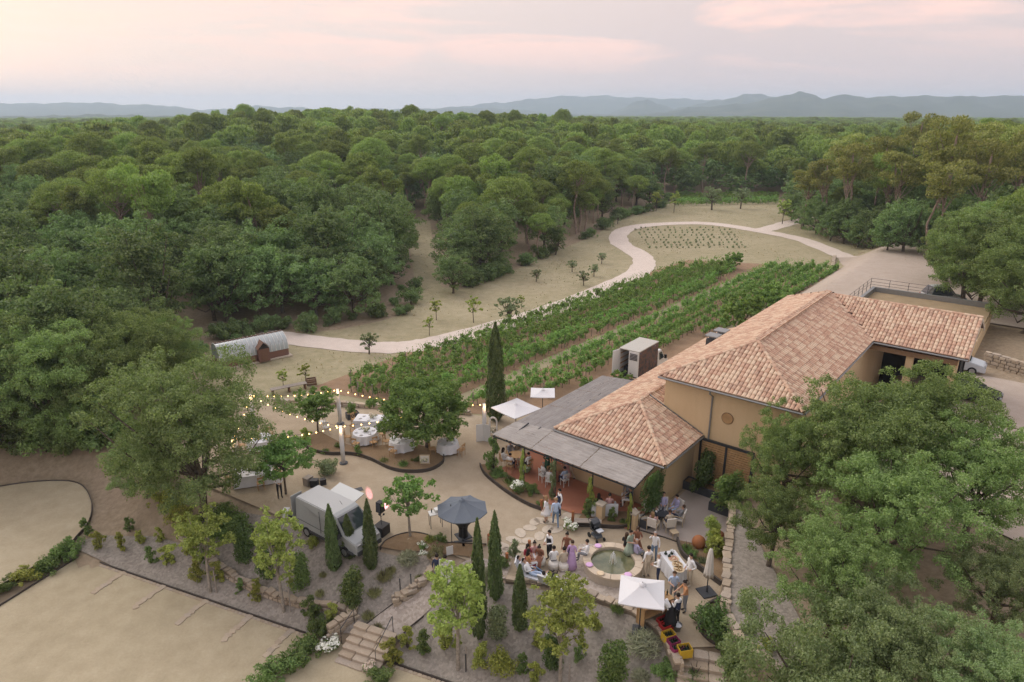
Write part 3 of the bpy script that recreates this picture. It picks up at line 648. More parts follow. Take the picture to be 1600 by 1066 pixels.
def roof_plane(poly3, roofpart, budget):
    """lay tiles on a planar polygon whose first edge is the eave; budget = how many stay single objects"""
    p = [Vector(q) for q in poly3]; ex = (p[1] - p[0]).normalized(); nrm = ex.cross(p[2] - p[0]).normalized()
    if nrm.z < 0: nrm = -nrm
    ey = nrm.cross(ex)
    if ey.z < 0: ey = -ey; ex = -ex
    o = p[0]; loc2 = [((q - o).dot(ex), (q - o).dot(ey)) for q in p]
    s0, s1 = min(q[0] for q in loc2), max(q[0] for q in loc2); t1 = max(q[1] for q in loc2)
    rm = Matrix((ex, ey, nrm)).transposed(); rmn = np.array(rm); allv = []; cells = []
    k = 0; t = 0.0
    while t < t1:
        s = s0 + TW / 2
        while s < s1:
            if in2(loc2, s, t + TL * .45): cells.append((s + random.uniform(-.008, .008), t + random.uniform(-.012, .012)))
            s += TW
        t += TL
    single = []
    cam_p = Vector((0, 0, CAM_H)); cells.sort(key=lambda c: (o + ex * c[0] + ey * c[1] - cam_p).length)
    for i, (s, t) in enumerate(cells):
        b = o + ex * s + ey * t + nrm * .03; tw = random.uniform(-.025, .025)
        if i < budget:
            ob = bpy.data.objects.new('tile', tile_me); COL.objects.link(ob); ob.parent = roofpart
            ob.matrix_local = Matrix.Translation(b) @ rm.to_4x4() @ Matrix.Rotation(tw, 4, 'Z')
        else:
            c_, s_ = math.cos(tw), math.sin(tw); rot = np.array([[c_, -s_, 0], [s_, c_, 0], [0, 0, 1]])
            allv.append((TV @ rot.T) @ rmn.T + np.array(b))
    return allv
def tile_mass(lists, parent):
    if not lists: return
    V = np.concatenate(lists); n = len(lists); k = len(TV); F = []
    for i in range(n): F += [tuple(i * k + j for j in f) for f in TILE_F]
    me_ = bpy.data.meshes.new('tiles'); me_.from_pydata(V.tolist(), [], F); me_.materials.append(MATS['roof_tile']); me_.update()
    stuff(link('tiles', me_, parent))
def ridge_caps(m, a, b, r=.13):
    a, b = Vector(a), Vector(b); d = b - a; n = max(1, int(d.length / .36)); ex = d.normalized(); side = ex.cross(Vector((0, 0, 1))).normalized(); up = side.cross(ex)
    for i in range(n):
        p0, p1 = a + d * (i / n), a + d * ((i + 1.12) / n); P = []
        for p, rr in ((p0, r), (p1, r * .84)):
            for j in range(6):
                w = math.pi * j / 5; P.append(p + side * (rr * math.cos(w)) + up * (rr * .85 * math.sin(w) + .05))
        m.add(P, [(j, j + 1, 7 + j, 6 + j) for j in range(5)])
house = thing('winery_house', 'ochre winery house with hipped terracotta tile roofs beside the vineyard', 'house')
# plan in house frame: low range u 0..7.55 v 0..25 (eave 3.2, ridge 4.8), hall u 4.6..13.2 v 4.45..28.3 (eave 6.5, ridge 8.5), wing to u 18.9
def walls():
    m = MB()
    def wall_box(u0, v0, u1, v1, z0, z1): m.prism([W(u0, v0), W(u1, v0), W(u1, v1), W(u0, v1)], z0, z1)
    wall_box(.45, .45, 7.1, 5.2, -.3, 3.25); wall_box(.45, 5.2, 4.8, 24.6, -.3, 3.25); m.obj('wall', 'ochre', house)
    m = MB(); P = [W(4.85, 4.95), W(12.8, 4.95), W(12.8, 27.9), W(4.85, 27.9)]; m.prism(P, -.3, 6.5); m.obj('wall', 'ochre', house)
    # wing: back wall, gable end, posts, open front
    m = MB(); m.prism([W(12.8, 27.6), W(18.3, 27.6), W(18.3, 27.9), W(12.8, 27.9)], -.3, 6.3); m.prism([W(17.9, 25.6), W(18.2, 25.6), W(18.2, 27.6), W(17.9, 27.6)], 0, 6.3); m.obj('wall', 'interior_shade', house)  # near-black colour stands in for the shade inside the open wing
    for u in (15.6, 18.2):
        q = MB(); q.prism([W(u - .22, 20.2), W(u + .22, 20.2), W(u + .22, 20.65), W(u - .22, 20.65)], 1.5, 6.2); q.obj('pillar', 'ochre', house)
    q = MB(); q.add([W(18.15, 20.3, 6.15), W(18.15, 27.8, 6.15), W(18.15, 24.05, 8.0)], [(0, 1, 2)]); q.add([W(18.1, 20.3, 6.15), W(18.1, 27.8, 6.15), W(18.1, 24.05, 8.0)], [(0, 2, 1)]); q.obj('gable', 'fascia_wood', house)
    q = MB(); q.prism([W(12.82, 20.0), W(18.4, 20.0), W(18.4, 20.3), W(12.82, 20.3)], 5.85, 6.2); q.obj('lintel_beam', 'fascia_wood', house)
walls()
def roofs():
    # ---- low range
    zl, zr = 3.2, 4.8; a = 3.78
    lowr = MB(); A, B, C = W(0, 0, zl), W(7.55, 0, zl), W(7.55, 4.95, zl); p1, p2 = W(a, a, zr), W(a, 4.95, zr); E_, e2 = W(0, 25, zl), W(a, 25, zr)
    zk = zr - (4.9 - a) * (zr - zl) / a; k0, k1 = W(4.9, 4.95, zk), W(4.9, 25, zk)
    for q in ([A, B, p1], [B, C, p2, p1], [E_, A, p1, e2], [k0, k1, e2, p2]): lowr.add(q, [tuple(range(len(q)))])
    lo = lowr.obj('roof', 'roof_base', house)
    L = roof_plane([A, B, p1], lo, 220) + roof_plane([B, C, p2, p1], lo, 80) + roof_plane([E_, A, p1, e2], lo, 0) + roof_plane([k0, k1, e2, p2], lo, 0)
    tile_mass(L, lo)
    m = MB(); ridge_caps(m, A, p1); ridge_caps(m, B, p1); ridge_caps(m, p1, e2); m.obj('ridge_tiles', 'roof_tile', lo)
    # ---- hall
    ze, zt = 6.5, 8.5; u0, u1, v0, v1 = 4.6, 13.2, 4.45, 28.3; um = (u0 + u1) / 2; h = (u1 - u0) / 2
    a0, b0, c0, d0 = W(u0, v0, ze), W(u1, v0, ze), W(u1, v1, ze), W(u0, v1, ze); r0, r1 = W(um, v0 + h, zt), W(um, v1 - h, zt)
    hr = MB()
    for q in ([a0, b0, r0], [b0, c0, r1, r0], [d0, a0, r0, r1], [c0, d0, r1]): hr.add(q, [tuple(range(len(q)))])
    ho = hr.obj('roof', 'roof_base', house)
    vy0, vy1, vz = 19.85, 28.3, 8.3            # wing eaves and ridge
    vt = W(um + .35, 24.05, 8.34); vb = W(u1, vy0, ze)
    L = roof_plane([a0, b0, r0], ho, 220) + roof_plane([b0, W(u1, vy0, ze), vt, r1, r0], ho, 80) + roof_plane([d0, a0, r0, r1], ho, 0) + roof_plane([c0, d0, r1], ho, 0)
    tile_mass(L, ho)
    m = MB(); ridge_caps(m, a0, r0); ridge_caps(m, b0, r0); ridge_caps(m, r0, r1, .15); ridge_caps(m, d0, r1); m.obj('ridge_tiles', 'roof_tile', ho)
    # ---- wing
    ww = 18.95; e0, e1, f0, f1 = W(u1, vy0, ze), W(ww, vy0, ze - .05), W(um + .3, 24.05, vz + .02), W(ww, 24.05, vz); g0, g1 = W(ww, vy1, ze), W(u1, vy1, ze)
    wr = MB(); wr.add([e0, e1, f1, f0], [(0, 1, 2, 3)]); wr.add([g0, g1, f0, f1], [(0, 1, 2, 3)]); wr.add([p - Vector((0, 0, .16)) for p in (e0, e1, f1, f0)], [(3, 2, 1, 0)]); wr.add([e1, f1, f1 - Vector((0, 0, .16)), e1 - Vector((0, 0, .16))], [(0, 1, 2, 3)])
    wo = wr.obj('roof', 'roof_base', house)
    tile_mass(roof_plane([e0, e1, f1, f0], wo, 260) + roof_plane([g0, g1, f0, f1], wo, 0), wo)
    m = MB(); ridge_caps(m, f0, f1, .16); m.obj('ridge_tiles', 'roof_tile', wo)
    m = MB(); m.tube([f0 + Vector((0, 0, .03)), e0 + Vector((0, 0, .03))], .045, 6); m.obj('valley_flashing', 'zinc', wo)
    m = MB(); m.beam(f1 + Vector((.05, .02, -.08)), e1 + Vector((.05, .02, -.08)), .06, .2); m.beam(f1 + Vector((.05, .02, -.08)), g0 + Vector((.05, .02, -.08)), .06, .2); m.obj('barge_board', 'stone_pale', wo)
    # ---- gutters and pipes
    def gutter(p, q, par):
        d = (q - p).normalized(); s_ = d.cross(Vector((0, 0, 1))); 
        m = MB(); m.tube([p + s_ * .08 + Vector((0, 0, -.05)), q + s_ * .08 + Vector((0, 0, -.05))], .065, 6); m.obj('gutter', 'zinc', par)
    gutter(A, B, lo); gutter(B, C, lo); gutter(a0, b0, ho); gutter(b0, W(u1, vy0, ze), ho); gutter(e0, e1, wo)
    m = MB(); ub = 7.95; m.tube([W(ub, 4.42, 6.4), W(ub, 4.42, 6.2), W(ub, 4.86, 5.9), W(ub, 4.86, 3.0)], .055, 7); m.obj('downpipe', 'zinc', house)
    m = MB(); m.beam(W(7.55, 4.9, 3.28), W(a, 4.9, 4.9), .05, .12); m.obj('flashing', 'zinc', lo)
    # round shuttered window in the hall gable wall
    m = MB(); n = 28; c = (8.95, 4.93, 4.75)
    ringp = [W(c[0] + .37 * math.cos(6.2832 * j / n), c[1], c[2] + .37 * math.sin(6.2832 * j / n)) for j in range(n)]
    inn = [W(c[0] + .33 * math.cos(6.2832 * j / n), c[1] - .04, c[2] + .33 * math.sin(6.2832 * j / n)) for j in range(n)]
    m.add(ringp + inn, [(j, (j + 1) % n, n + (j + 1) % n, n + j) for j in range(n)]); w_ = m.obj('window', 'fascia_wood', house)
    m = MB(); m.add([W(c[0] + .325 * math.cos(6.2832 * j / n), c[1] - .025, c[2] + .325 * math.sin(6.2832 * j / n)) for j in range(n)], [tuple(range(n))]); m.obj('shutter', 'wood_warm', w_)
    # slatted sliding doors on the hall wall, steel framed
    g = MB()
    for u in (7.55, 9.15, 10.75): g.prism([W(u - .06, 4.72), W(u + .06, 4.72), W(u + .06, 4.86), W(u - .06, 4.86)], 0, 3.05)
    g.beam(W(7.5, 4.79, 3.06), W(10.81, 4.79, 3.06), .13, .14); dr = g.obj('door_frame', 'dark_steel', house)
    bk = MB(); bk.prism([W(7.6, 4.83), W(10.7, 4.83), W(10.7, 4.9), W(7.6, 4.9)], .02, 3.0); bk.obj('gap_shade', 'interior_shade', dr)  # dark sheet added so the gaps between the slats read as shade
    for u in (7.62, 9.22):
        for k in range(20):
            q = MB(); q.prism([W(u, 4.76), W(u + 1.46, 4.76), W(u + 1.46, 4.82), W(u, 4.82)], .05 + k * .148, .05 + k * .148 + .112); q.obj('slat', 'wood_warm', dr)
    # two chimney vents on the low roof
    for u, v in ((2.55, 17.6), (2.55, 19.2)):
        m = MB(); z = 3.2 + u / a * 1.6; m.prism([W(u - .4, v - .42), W(u + .4, v - .42), W(u + .4, v + .42), W(u - .4, v + .42)], z - .3, z + .75); ch = m.obj('chimney', 'anthracite', house)
        for du in (-.35, .35):
            for dv in (-.37, .37):
                q = MB(); q.box(W(u + du, v + dv, z + .88), (.06, .06, .26)); q.obj('cap_post', 'anthracite', ch)
        q = MB(); q.prism([W(u - .5, v - .52), W(u + .5, v - .52), W(u + .5, v + .52), W(u - .5, v + .52)], z + 1.0, z + 1.08); q.obj('cap', 'zinc', ch)
roofs()
# flat-roofed annex with planted roof, parapet and railing
def annex():
    z = 3.7; o = thing('flat_annex', 'low annex with dry planted flat roof and grey parapet behind the house', 'building')
    u0, u1, v0, v1 = 7.5, 18.3, 35.5, 47.5
    m = MB(); m.prism([W(u0, v0), W(u1, v0), W(u1, v1), W(u0, v1)], -.2, z - .25); m.obj('wall', 'ochre', o)
    m = MB(); m.prism([W(u0 + .3, v0 + .3), W(u1 - .1, v0 + .3), W(u1 - .1, v1 - .3), W(u0 + .3, v1 - .3)], z - .25, z - .05); m.obj('roof_bed', 'dry_roof', o)
    m = MB(); m.prism([W(u0, v1 - .3), W(u1, v1 - .3), W(u1, v1), W(u0, v1)], z - .25, z + .45); m.prism([W(u0, v0), W(u0 + .3, v0), W(u0 + .3, v1 - .3), W(u0, v1 - .3)], z - .25, z + .43); m.obj('parapet', 'zinc', o)
    rl = MB()
    line = [W(u0 - .3, v0 + 2), W(u0 - .3, v1 + .4), W(u1 - 4, v1 + .4)]
    for a, b in zip(line, line[1:]):
        n = int((b - a).length / 1.5)
        for i in range(n + 1):
            p = a.lerp(b, i / n); rl.tube([(p.x, p.y, 1.5), (p.x, p.y, z + 1.2)], .025, 5)
        for h in (1.2, .85, .55): rl.tube([(a.x, a.y, z + h), (b.x, b.y, z + h)], .018, 5)
    rl.obj('railing', 'dark_steel', o)
annex()
# ------------------------------------------------------------------ pergola with reed mats
def reed():
    t = NT('reed'); ge = t.n('ShaderNodeNewGeometry'); f = t.math('ADD', t.math('MULTIPLY', ge.outputs['Random Per Island'], .3), t.math('MULTIPLY', t.noise(1.4, 5, .6), .62))
    t.bsdf(t.ramp(f, [(.2, (.29, .27, .25)), (.5, (.39, .37, .345)), (.8, (.49, .465, .44))]), .9, Specular_IOR_Level=.12); MATS['reed'] = t.done()
reed()
def pergola():
    o = thing('pergola', 'long grey reed-mat pergola wrapped round the low tiled roof', 'pergola')
    zf, zb = 2.66, 3.0
    def zat(u, v): 
        d = min(1, max(0, (v + 2.3) / 2.4)) if u > 0 else min(1, max(0, min((v + 2.3) / 2.4, (u + 3.05) / 3.1)))
        return zf + (zb - zf) * d
    r = np.random.default_rng(4)
    def mat_panel(u0, u1, v0, v1, along):
        # reeds lie side by side; along = 'u' or 'v'
        V = []; a0, a1, b0, b1 = (u0, u1, v0, v1) if along == 'u' else (v0, v1, u0, u1)
        b = b0
        while b < b1:
            w = .034; e0, e1 = a0 + r.uniform(-.03, .03), a1 + r.uniform(-.03, .03); dz = r.uniform(0, .018); n = max(1, int((e1 - e0) / .6)); es = np.linspace(e0, e1, n + 1)
            for x, y in zip(es, es[1:]):
                q = []
                for (s, t, h) in ((x, b, 0), (y, b, 0), (y, b + w * .5, .02), (x, b + w * .5, .02), (x, b + w * .5, .02), (y, b + w * .5, .02), (y, b + w, 0), (x, b + w, 0)):
                    u, v = (s, t) if along == 'u' else (t, s); p = W(u, v, zat(u, v) + h + dz + .06); q.append(tuple(p))
                V += q
            b += w
        stuff(link('reed_mat', np_mesh('reed_mat', np.array(V), 4, 'reed'), o))
    # front run (mats lie along the eave), side run beside the house
    for k, (u0, u1) in enumerate(((-3.1, -.1), (-.05, 3.4), (3.45, 6.95))): mat_panel(u0, u1, -2.3, .02 if k else .02, 'u')
    for (v0, v1) in ((.06, 3.5), (3.55, 7.0), (7.05, 10.5)):
        for (u0, u1) in ((-3.05, -2.05), (-2.0, -1.0), (-.95, .02)): mat_panel(u0, u1, v0, v1, 'v')
    fr = MB()
    fr.beam(W(-3.05, -2.28, zf - .05), W(6.9, -2.28, zf - .05), .05, .07); fr.beam(W(6.9, -2.28, zf - .05), W(6.9, .0, zb - .05), .05, .07); fr.beam(W(-3.05, -2.28, zf - .05), W(-3.05, 10.5, zf - .02), .05, .07); fr.obj('edge_beam', 'dark_steel', o)
    for k in range(10):
        q = MB(); u = -2.0 + k * .98; q.beam(W(u, -2.25, zf - .03), W(u, .0, zb - .03), .05, .09); q.obj('rafter', 'dark_steel', o)
    for k in range(9):
        q = MB(); v = 1.2 + k * 1.15; q.beam(W(-3.0, v, zf - .0), W(.0, v, zb - .03), .05, .09); q.obj('rafter', 'dark_steel', o)
    for (u, v) in ((-3.0, -2.25), (-.6, -2.25), (1.75, -2.25), (4.3, -2.25), (6.85, -2.25), (-3.0, 2), (-3.0, 6), (-3.0, 10.3)):
        q = MB(); q.box(W(u, v, zf / 2), (.055, .055, zf), TH); q.obj('post', 'dark_steel', o)
    q = MB()
    for pp in ((910, 708), (908, 710)):
        p = G(pp[0], pp[1], 2.85); q.box((p.x, p.y, p.z + .02), (.16, .07, .015), .6)
    q.obj('white_patch', 'white_cloth', o)  # two small white slabs lying on the reed mats
pergola()
# ------------------------------------------------------------------ dry stone walls: stones laid in courses
def stone_mat():
    t = NT('wall_stone'); oi = t.n('ShaderNodeObjectInfo'); ge = t.n('ShaderNodeNewGeometry'); n_ = t.noise(4, 5, .7)
    f = t.math('FRACT', t.math('ADD', ge.outputs['Random Per Island'], t.math('MULTIPLY', oi.outputs['Random'], 5.7)))
    c = t.ramp(f, [(0, (.33, .26, .18)), (.3, (.42, .34, .25)), (.55, (.37, .32, .27)), (.8, (.47, .38, .27)), (1, (.30, .255, .21))])
    c = t.mix(.4, c, t.ramp(n_, [(.3, (.24, .20, .155)), (.7, (.50, .43, .34))])); t.bsdf(c, .95, Specular_IOR_Level=.1); t.bump(n_, .6, .03); MATS['wall_stone'] = t.done()
stone_mat()
def stone_shape(seed):
    r = np.random.default_rng(seed); P = []
    for z in (-.5, .5):
        for x, y in ((-.5, -.5), (.5, -.5), (.5, .5), (-.5, .5)): P.append((x * r.uniform(.84, .99), y * r.uniform(.84, .99), z * r.uniform(.84, .99)))
    bm = bmesh.new(); vs_ = [bm.verts.new(p) for p in P]
    for f in ((0, 3, 2, 1), (4, 5, 6, 7), (0, 1, 5, 4), (1, 2, 6, 5), (2, 3, 7, 6), (3, 0, 4, 7)): bm.faces.new([vs_[i] for i in f])
    bmesh.ops.bevel(bm, geom=bm.edges[:], offset=.07, segments=1, affect='EDGES'); me_ = bpy.data.meshes.new('stone'); bm.to_mesh(me_); bm.free(); me_.materials.append(MATS['wall_stone']); return me_
STONES = [stone_shape(i) for i in range(6)]
plain('mortar', (.22, .18, .135), .95, var=.25, scale=8)
def stone_wall(label, line, z0, z1, thick=.42, ln=.36, course=.2, cap=True, budget=280, group=None, both=False):
    """line: world xy polyline, z0/z1 functions or numbers; a core with stones proud of it and cap stones"""
    L = np.asarray(line, float)[:, :2]; f0 = z0 if callable(z0) else (lambda x, y: z0); f1 = z1 if callable(z1) else (lambda x, y: z1)
    o = thing('stone_wall', label, 'wall', (0, 0, 0), 0, group); o['kind'] = 'thing'
    seg = np.hypot(*np.diff(L, axis=0).T); tot = seg.sum(); cum = np.concatenate([[0], np.cumsum(seg)])
    def at(s):
        i = min(len(seg) - 1, max(0, np.searchsorted(cum, s) - 1)); t = (s - cum[i]) / seg[i]; p = L[i] * (1 - t) + L[i + 1] * t; d = (L[i + 1] - L[i]) / seg[i]; return p, d
    m = MB(); n = max(2, int(tot / .5)); ring = []
    for k in range(n + 1):
        p, d = at(tot * k / n); nn = np.array([-d[1], d[0]]); a, b = p + nn * (thick / 2 - .05), p - nn * (thick / 2 - .05); lo, hi = f0(*p) - .3, f1(*p) - .03
        ring.append([(a[0], a[1], lo), (b[0], b[1], lo), (b[0], b[1], hi), (a[0], a[1], hi)])
    for a, b in zip(ring, ring[1:]): m.add(a + b, [(0, 1, 5, 4), (1, 2, 6, 5), (2, 3, 7, 6), (3, 0, 4, 7)])
    m.add(ring[0], [(0, 1, 2, 3)]); m.add(ring[-1], [(3, 2, 1, 0)]); m.obj('core', 'mortar', o)
    made = 0; rest = []
    def put(c, rz, dim, tilt=0.0):
        nonlocal made
        mt = Matrix.Translation(c) @ Matrix.Rotation(rz, 4, 'Z') @ Matrix.Rotation(tilt, 4, 'Y') @ Matrix.Diagonal((*dim, 1)); me_ = random.choice(STONES)
        if made < budget:
            q = bpy.data.objects.new('stone', me_); COL.objects.link(q); q.parent = o; q.matrix_local = mt; made += 1
        else: rest.append((me_, mt))
    if cap:
        s = 0.0
        while s < tot:
            w = random.uniform(.2, .6) * ln / .36; p, d = at(min(tot, s + w / 2)); jt = random.uniform(-.06, .06); put((p[0] - d[1] * jt, p[1] + d[0] * jt, f1(*p) + random.uniform(-.035, .03)), math.atan2(d[1], d[0]) + random.uniform(-.22, .22), (w * 1.0, thick * random.uniform(.72, 1.12), random.uniform(.09, .17)), random.uniform(-.06, .06)); s += w
    zz = 0.0; zmax = max(f1(*at(s)[0]) - f0(*at(s)[0]) for s in np.linspace(0, tot, 8))
    while zz < zmax - .04:
        h = random.uniform(.85, 1.2) * course; s = -random.uniform(0, .3)
        while s < tot:
            w = random.uniform(.6, 1.5) * ln; sc = min(tot, max(0, s + w / 2)); p, d = at(sc); nn = np.array([-d[1], d[0]]); zc = f0(*p) + zz + h / 2
            if zc < f1(*p) - .06:
                for sg in ((1, -1) if both else (1,)): put((*(p + nn * sg * (thick / 2 - .05 + random.uniform(-.015, .02))), zc), math.atan2(d[1], d[0]) + random.uniform(-.05, .05), (w * .95, .16, h * .93))
            s += w
        zz += h
    if rest:
        bm = bmesh.new()
        for me_, mt in rest:
            k = len(bm.verts); bm.from_mesh(me_); bm.verts.ensure_lookup_table()
            for v in bm.verts[k:]: v.co = mt @ v.co
        me2 = bpy.data.meshes.new('stones'); bm.to_mesh(me2); bm.free(); me2.materials.append(MATS['wall_stone']); stuff(link('stones', me2, o))
    return o
RWL = np.vstack([RWALL, RWALL2[1:]])[::1]
stone_wall('tall dry stone wall along the right edge of the courtyard', np.vstack([smooth_line(RWL[:5], 4), RWALL2[1:]]) + np.array([.2, 0]), lambda x, y: min(0.0, T(x - .8, y)), lambda x, y: 1.08, .45, .42, .24, True, 300)
w2 = smooth_line([on(*p)[:2] for p in [(288, 848), (315, 862), (345, 890), (400, 922), (470, 945), (520, 952), (557, 962)]], 5)
stone_wall('curved low stone wall across the gravel planting below the van', w2[::-1], lambda x, y: T(x, y) - .05, lambda x, y: T(x, y) + .28, .4, .40, .22, True, 260)
w3 = np.array([on(*p)[:2] for p in [(557, 962), (540, 975), (515, 1003)]])
stone_wall('stone retaining wall beside the lower steps', w3, lambda x, y: -2.5, lambda x, y: T(*w3[0]) + .25, .4, .38, .2, True, 200)
w4 = smooth_line([on(*p)[:2] for p in [(676, 872), (682, 882), (668, 905), (640, 930), (618, 942)]], 4)
stone_wall('curved stone wall at the top of the cobbled ramp', w4[::-1], lambda x, y: T(x, y) - .5, lambda x, y: T(x, y) + .38, .4, .4, .2, True, 200, both=True)
w5 = smooth_line([G(*p)[:2] for p in [(868, 915), (920, 930), (985, 955), (1018, 975), (1040, 998), (1052, 1022)]] + [tuple(on(1056, 1060)[:2])], 4)
stone_wall('curved stone kerb wall under the bar and bottle crates', w5, lambda x, y: T(x, y) - .25, lambda x, y: .12, .4, .42, .2, True, 200)
w6 = smooth_line([G(*p)[:2] for p in [(790, 905), (830, 908), (868, 915)]], 4)
stone_wall('short low stone edge under the lounging guests', w6, lambda x, y: -.4, lambda x, y: .1, .35, .4, .2, True, 60)
w7 = np.array([W(19.3, 34.3)[:2], W(22.5, 33.1)[:2], W(29, 30.8)[:2]])
stone_wall('low stone wall behind the parked silver car', w7[::-1], lambda x, y: 1.9, lambda x, y: 3.0, .5, .5, .26, True, 160)
w8 = np.array([W(-3.0, 42)[:2], W(-2.2, 58)[:2], W(-2.6, 72)[:2], W(-5, 82)[:2]])
stone_wall('rough stone edging between the vineyard and gravel yard', w8[::-1], lambda x, y: T(x, y) - .1, lambda x, y: T(x, y) + .3, .5, .8, .3, True, 120)
w9 = np.array([G(430, 630)[:2], G(520, 634)[:2], G(640, 640)[:2], G(735, 648)[:2]])
stone_wall('low pale kerb wall between the festoon court and vineyard', w9[::-1], lambda x, y: 0, lambda x, y: .32, .4, .7, .3, True, 120)
w10 = np.array([W(-4.0, 1.0)[:2], W(-4.2, 6)[:2], W(-3.8, 12)[:2]])
stone_wall('low pale stone wall behind the two white parasols', w10[::-1], lambda x, y: 0, lambda x, y: .35, .4, .6, .3, True, 100)
# ================================================================== vineyard rows
ORD = ['first', 'second', 'third', 'fourth', 'fifth', 'sixth', 'seventh', 'eighth']
def vines():
    r = np.random.default_rng(33)
    rows = []
    for k, u in enumerate((-22.1, -20.8, -19.5, -18.2, -16.9, -15.6, -14.3)):
        v0 = (1.5, .5, .2, .6, 1.2, 2.0, 2.6)[k]; v1 = (60, 64, 66, 67, 66, 62, 54)[k]
        rows.append((u, v0, v1, '%s vine row from the curving track, in the wide block of vines' % ORD[k], 'vine rows of the block beside the track'))
    for k, u in enumerate((-11.0, -9.5, -8.0, -6.5, -5.0, -3.5)):
        v0 = (4.5, 6.5, 9.5, 21, 32, 45)[k]; v1 = (69, 70, 71, 71, 72, 72)[k]
        rows.append((u, v0, v1, '%s vine row from the grass lane, in the block nearest the house' % ORD[k], 'vine rows of the block beside the house'))
    for u, v0, v1, label, grp in rows:
        Lr = v1 - v0; rt_ = R(2.4) if u < -12 else R(1.3); o = thing('vine_row', label, 'vine row', W(u + math.tan(rt_) * v0, v0), TH - rt_, grp)
        # along the row = local +X ; vines every metre with their own vigour
        nv = int(Lr / 1.0); cs, rs = [], []
        for i in range(nv):
            if r.random() < .05: continue
            vg = r.uniform(.72, 1.15)
            for _ in range(5):
                cs.append(((i + .5 + r.uniform(-.45, .45)), r.normal() * .10, r.uniform(.45, 1.0) * vg)); rs.append(r.uniform(.2, .33) * vg)
            if r.random() < .5: cs.append((i + .5 + r.uniform(-.3, .3), r.normal() * .2, 1.28 * vg)); rs.append(.2)
        n = int(Lr * (210 if Lr > 0 else 0)); q = clump_leaves(cs, rs, n, .17, r, 1.0, .5, .85, .5, .4)
        # whips of new growth
        w = int(Lr * 9); b = np.stack([r.random(w) * Lr, r.normal(size=w) * .18, .95 + .2 * r.random(w)], 1); d = unit(np.stack([r.normal(size=w) * .5, r.normal(size=w) * .5, np.ones(w)], 1)); h = r.uniform(.15, .55, w)
        q2 = np.concatenate([leaf_quads(b + d * (h * t)[:, None], r.normal(size=(w, 3)) + np.array([0, 0, .5]), .13 * (.7 + .6 * r.random(w)), r, .8) for t in (.4, .75, 1.1)])
        link('foliage', np_mesh('foliage', np.concatenate([q, q2]), 4, 'vine_leaf'), o)
        m = MB()
        for i in range(nv): m.tube([(i + .5, 0, -.1), (i + .5 + r.uniform(-.06, .06), 0, .35), (i + .5, 0, .75)], [.035, .028, .02], 4, False)
        stuff(m.obj('vine_stems', 'bark', o))
        for i in range(0, nv + 1, 6):
            q = MB(); q.box((i, 0, .6), (.06, .06, 1.3)); q.obj('stake', 'wood_grey', o)
vines()
def far_vines():
    """the small green block of vines at the back of the clearing"""
    r = np.random.default_rng(12); a, b = G(1052, 322), G(1214, 318); c, d = G(1055, 308), G(1216, 306)
    for k in range(6):
        t = k / 5; p, q = a.lerp(c, t), b.lerp(d, t); L = (q - p).length; n = int(L * 60)
        o = thing('vine_row', '%s low vine row from the front in the far green plot' % ORD[k], 'vine row', (p.x, p.y, T(p.x, p.y)), math.atan2(q.y - p.y, q.x - p.x), 'vine rows of the far green plot')
        cs = [(x, r.normal() * .2, r.uniform(.5, 1.0)) for x in np.arange(.3, L, .35)]
        link('foliage', np_mesh('foliage', clump_leaves(cs, [.42] * len(cs), n, .34, r, 1, .5, .8, .5), 4, 'vine_leaf'), o)
        m = MB()
        for x in np.arange(.5, L, 2): m.box((x, 0, .35), (.06, .06, .8))
        stuff(m.obj('vine_stems', 'bark', o))
far_vines()
# young plants in rows inside the track's loop
def seedlings():
    r = np.random.default_rng(8); m = clump_leaves([(0, 0, .18)], [.24], 60, .16, r, .9); me_ = np_mesh('seedling', m, 4, 'olive_leaf'); k = 0
    for i in range(18):
        for j in range(9):
            p = G(992 + i * 8.6 + j * 3.0, 356.5 + j * 3.9 - abs(i - 9) * .05)
            if r.random() < .15: continue
            o = link('young_plant', me_, None, (p.x + r.normal() * .12, p.y + r.normal() * .25, T(p.x, p.y)), r.uniform(0, 6.28)); s_ = r.uniform(.6, 1.0); o.scale = (s_, s_, s_)
            tag(o, 'tiny young plant in the planted rows inside the loop of the track', 'plant', 'young plants inside the loop of the track'); k += 1
seedlings()
# ================================================================== single trees
NEAR = [proto('oak', *tree_mesh('oak', 200 + i, 8.6, 4.3, 66000, .11, 70, .26, 0, None, (.13, .24)), 'bark', 'oak_leaf_near') for i in range(3)]
ASH = [proto('ash', *tree_mesh('ash', 220 + i, 9.3, 4.6, 90000, .11, 100, .1, 0, None, (.13, .24)), 'bark', 'ash_leaf') for i in range(2)]
LOWO = [proto('oak', *tree_mesh('oak', 240 + i, 8.6, 4.4, 80000, .115, 100, .03, 0, None, (.14, .25), 6), 'bark', 'oak_leaf_near') for i in range(2)]
GREYO = [proto('oak', *tree_mesh('oak', 230 + i, 8.0, 4.2, 66000, .105, 70, .26, 0, None, (.13, .24)), 'bark', 'grey_oak_leaf') for i in range(1)]
def crown_at(name, pr, px, py, zc, label, sc=1.0, rz=0.0, frac=.62, Hh=8.6):
    """put a tree so that the middle of its crown shows at the pixel, with the crown centre zc above datum"""
    p = G(px, py, zc); zg = T(p.x, p.y); s_ = (zc - zg) / (Hh * frac); return plant_tree(name, pr, (p.x, p.y, zg - .05), label, 'tree', None, rz, (s_ * sc, s_ * sc, s_))
crown_at('oak_tree', NEAR[0], 1345, 690, 6.6, 'tall oak in front of the hall wall, its top against the tiled roof', 1.0, .3)
crown_at('oak_tree', NEAR[1], 1238, 705, 5.4, 'slender oak whose branches reach over the round window', .72, 1.3)
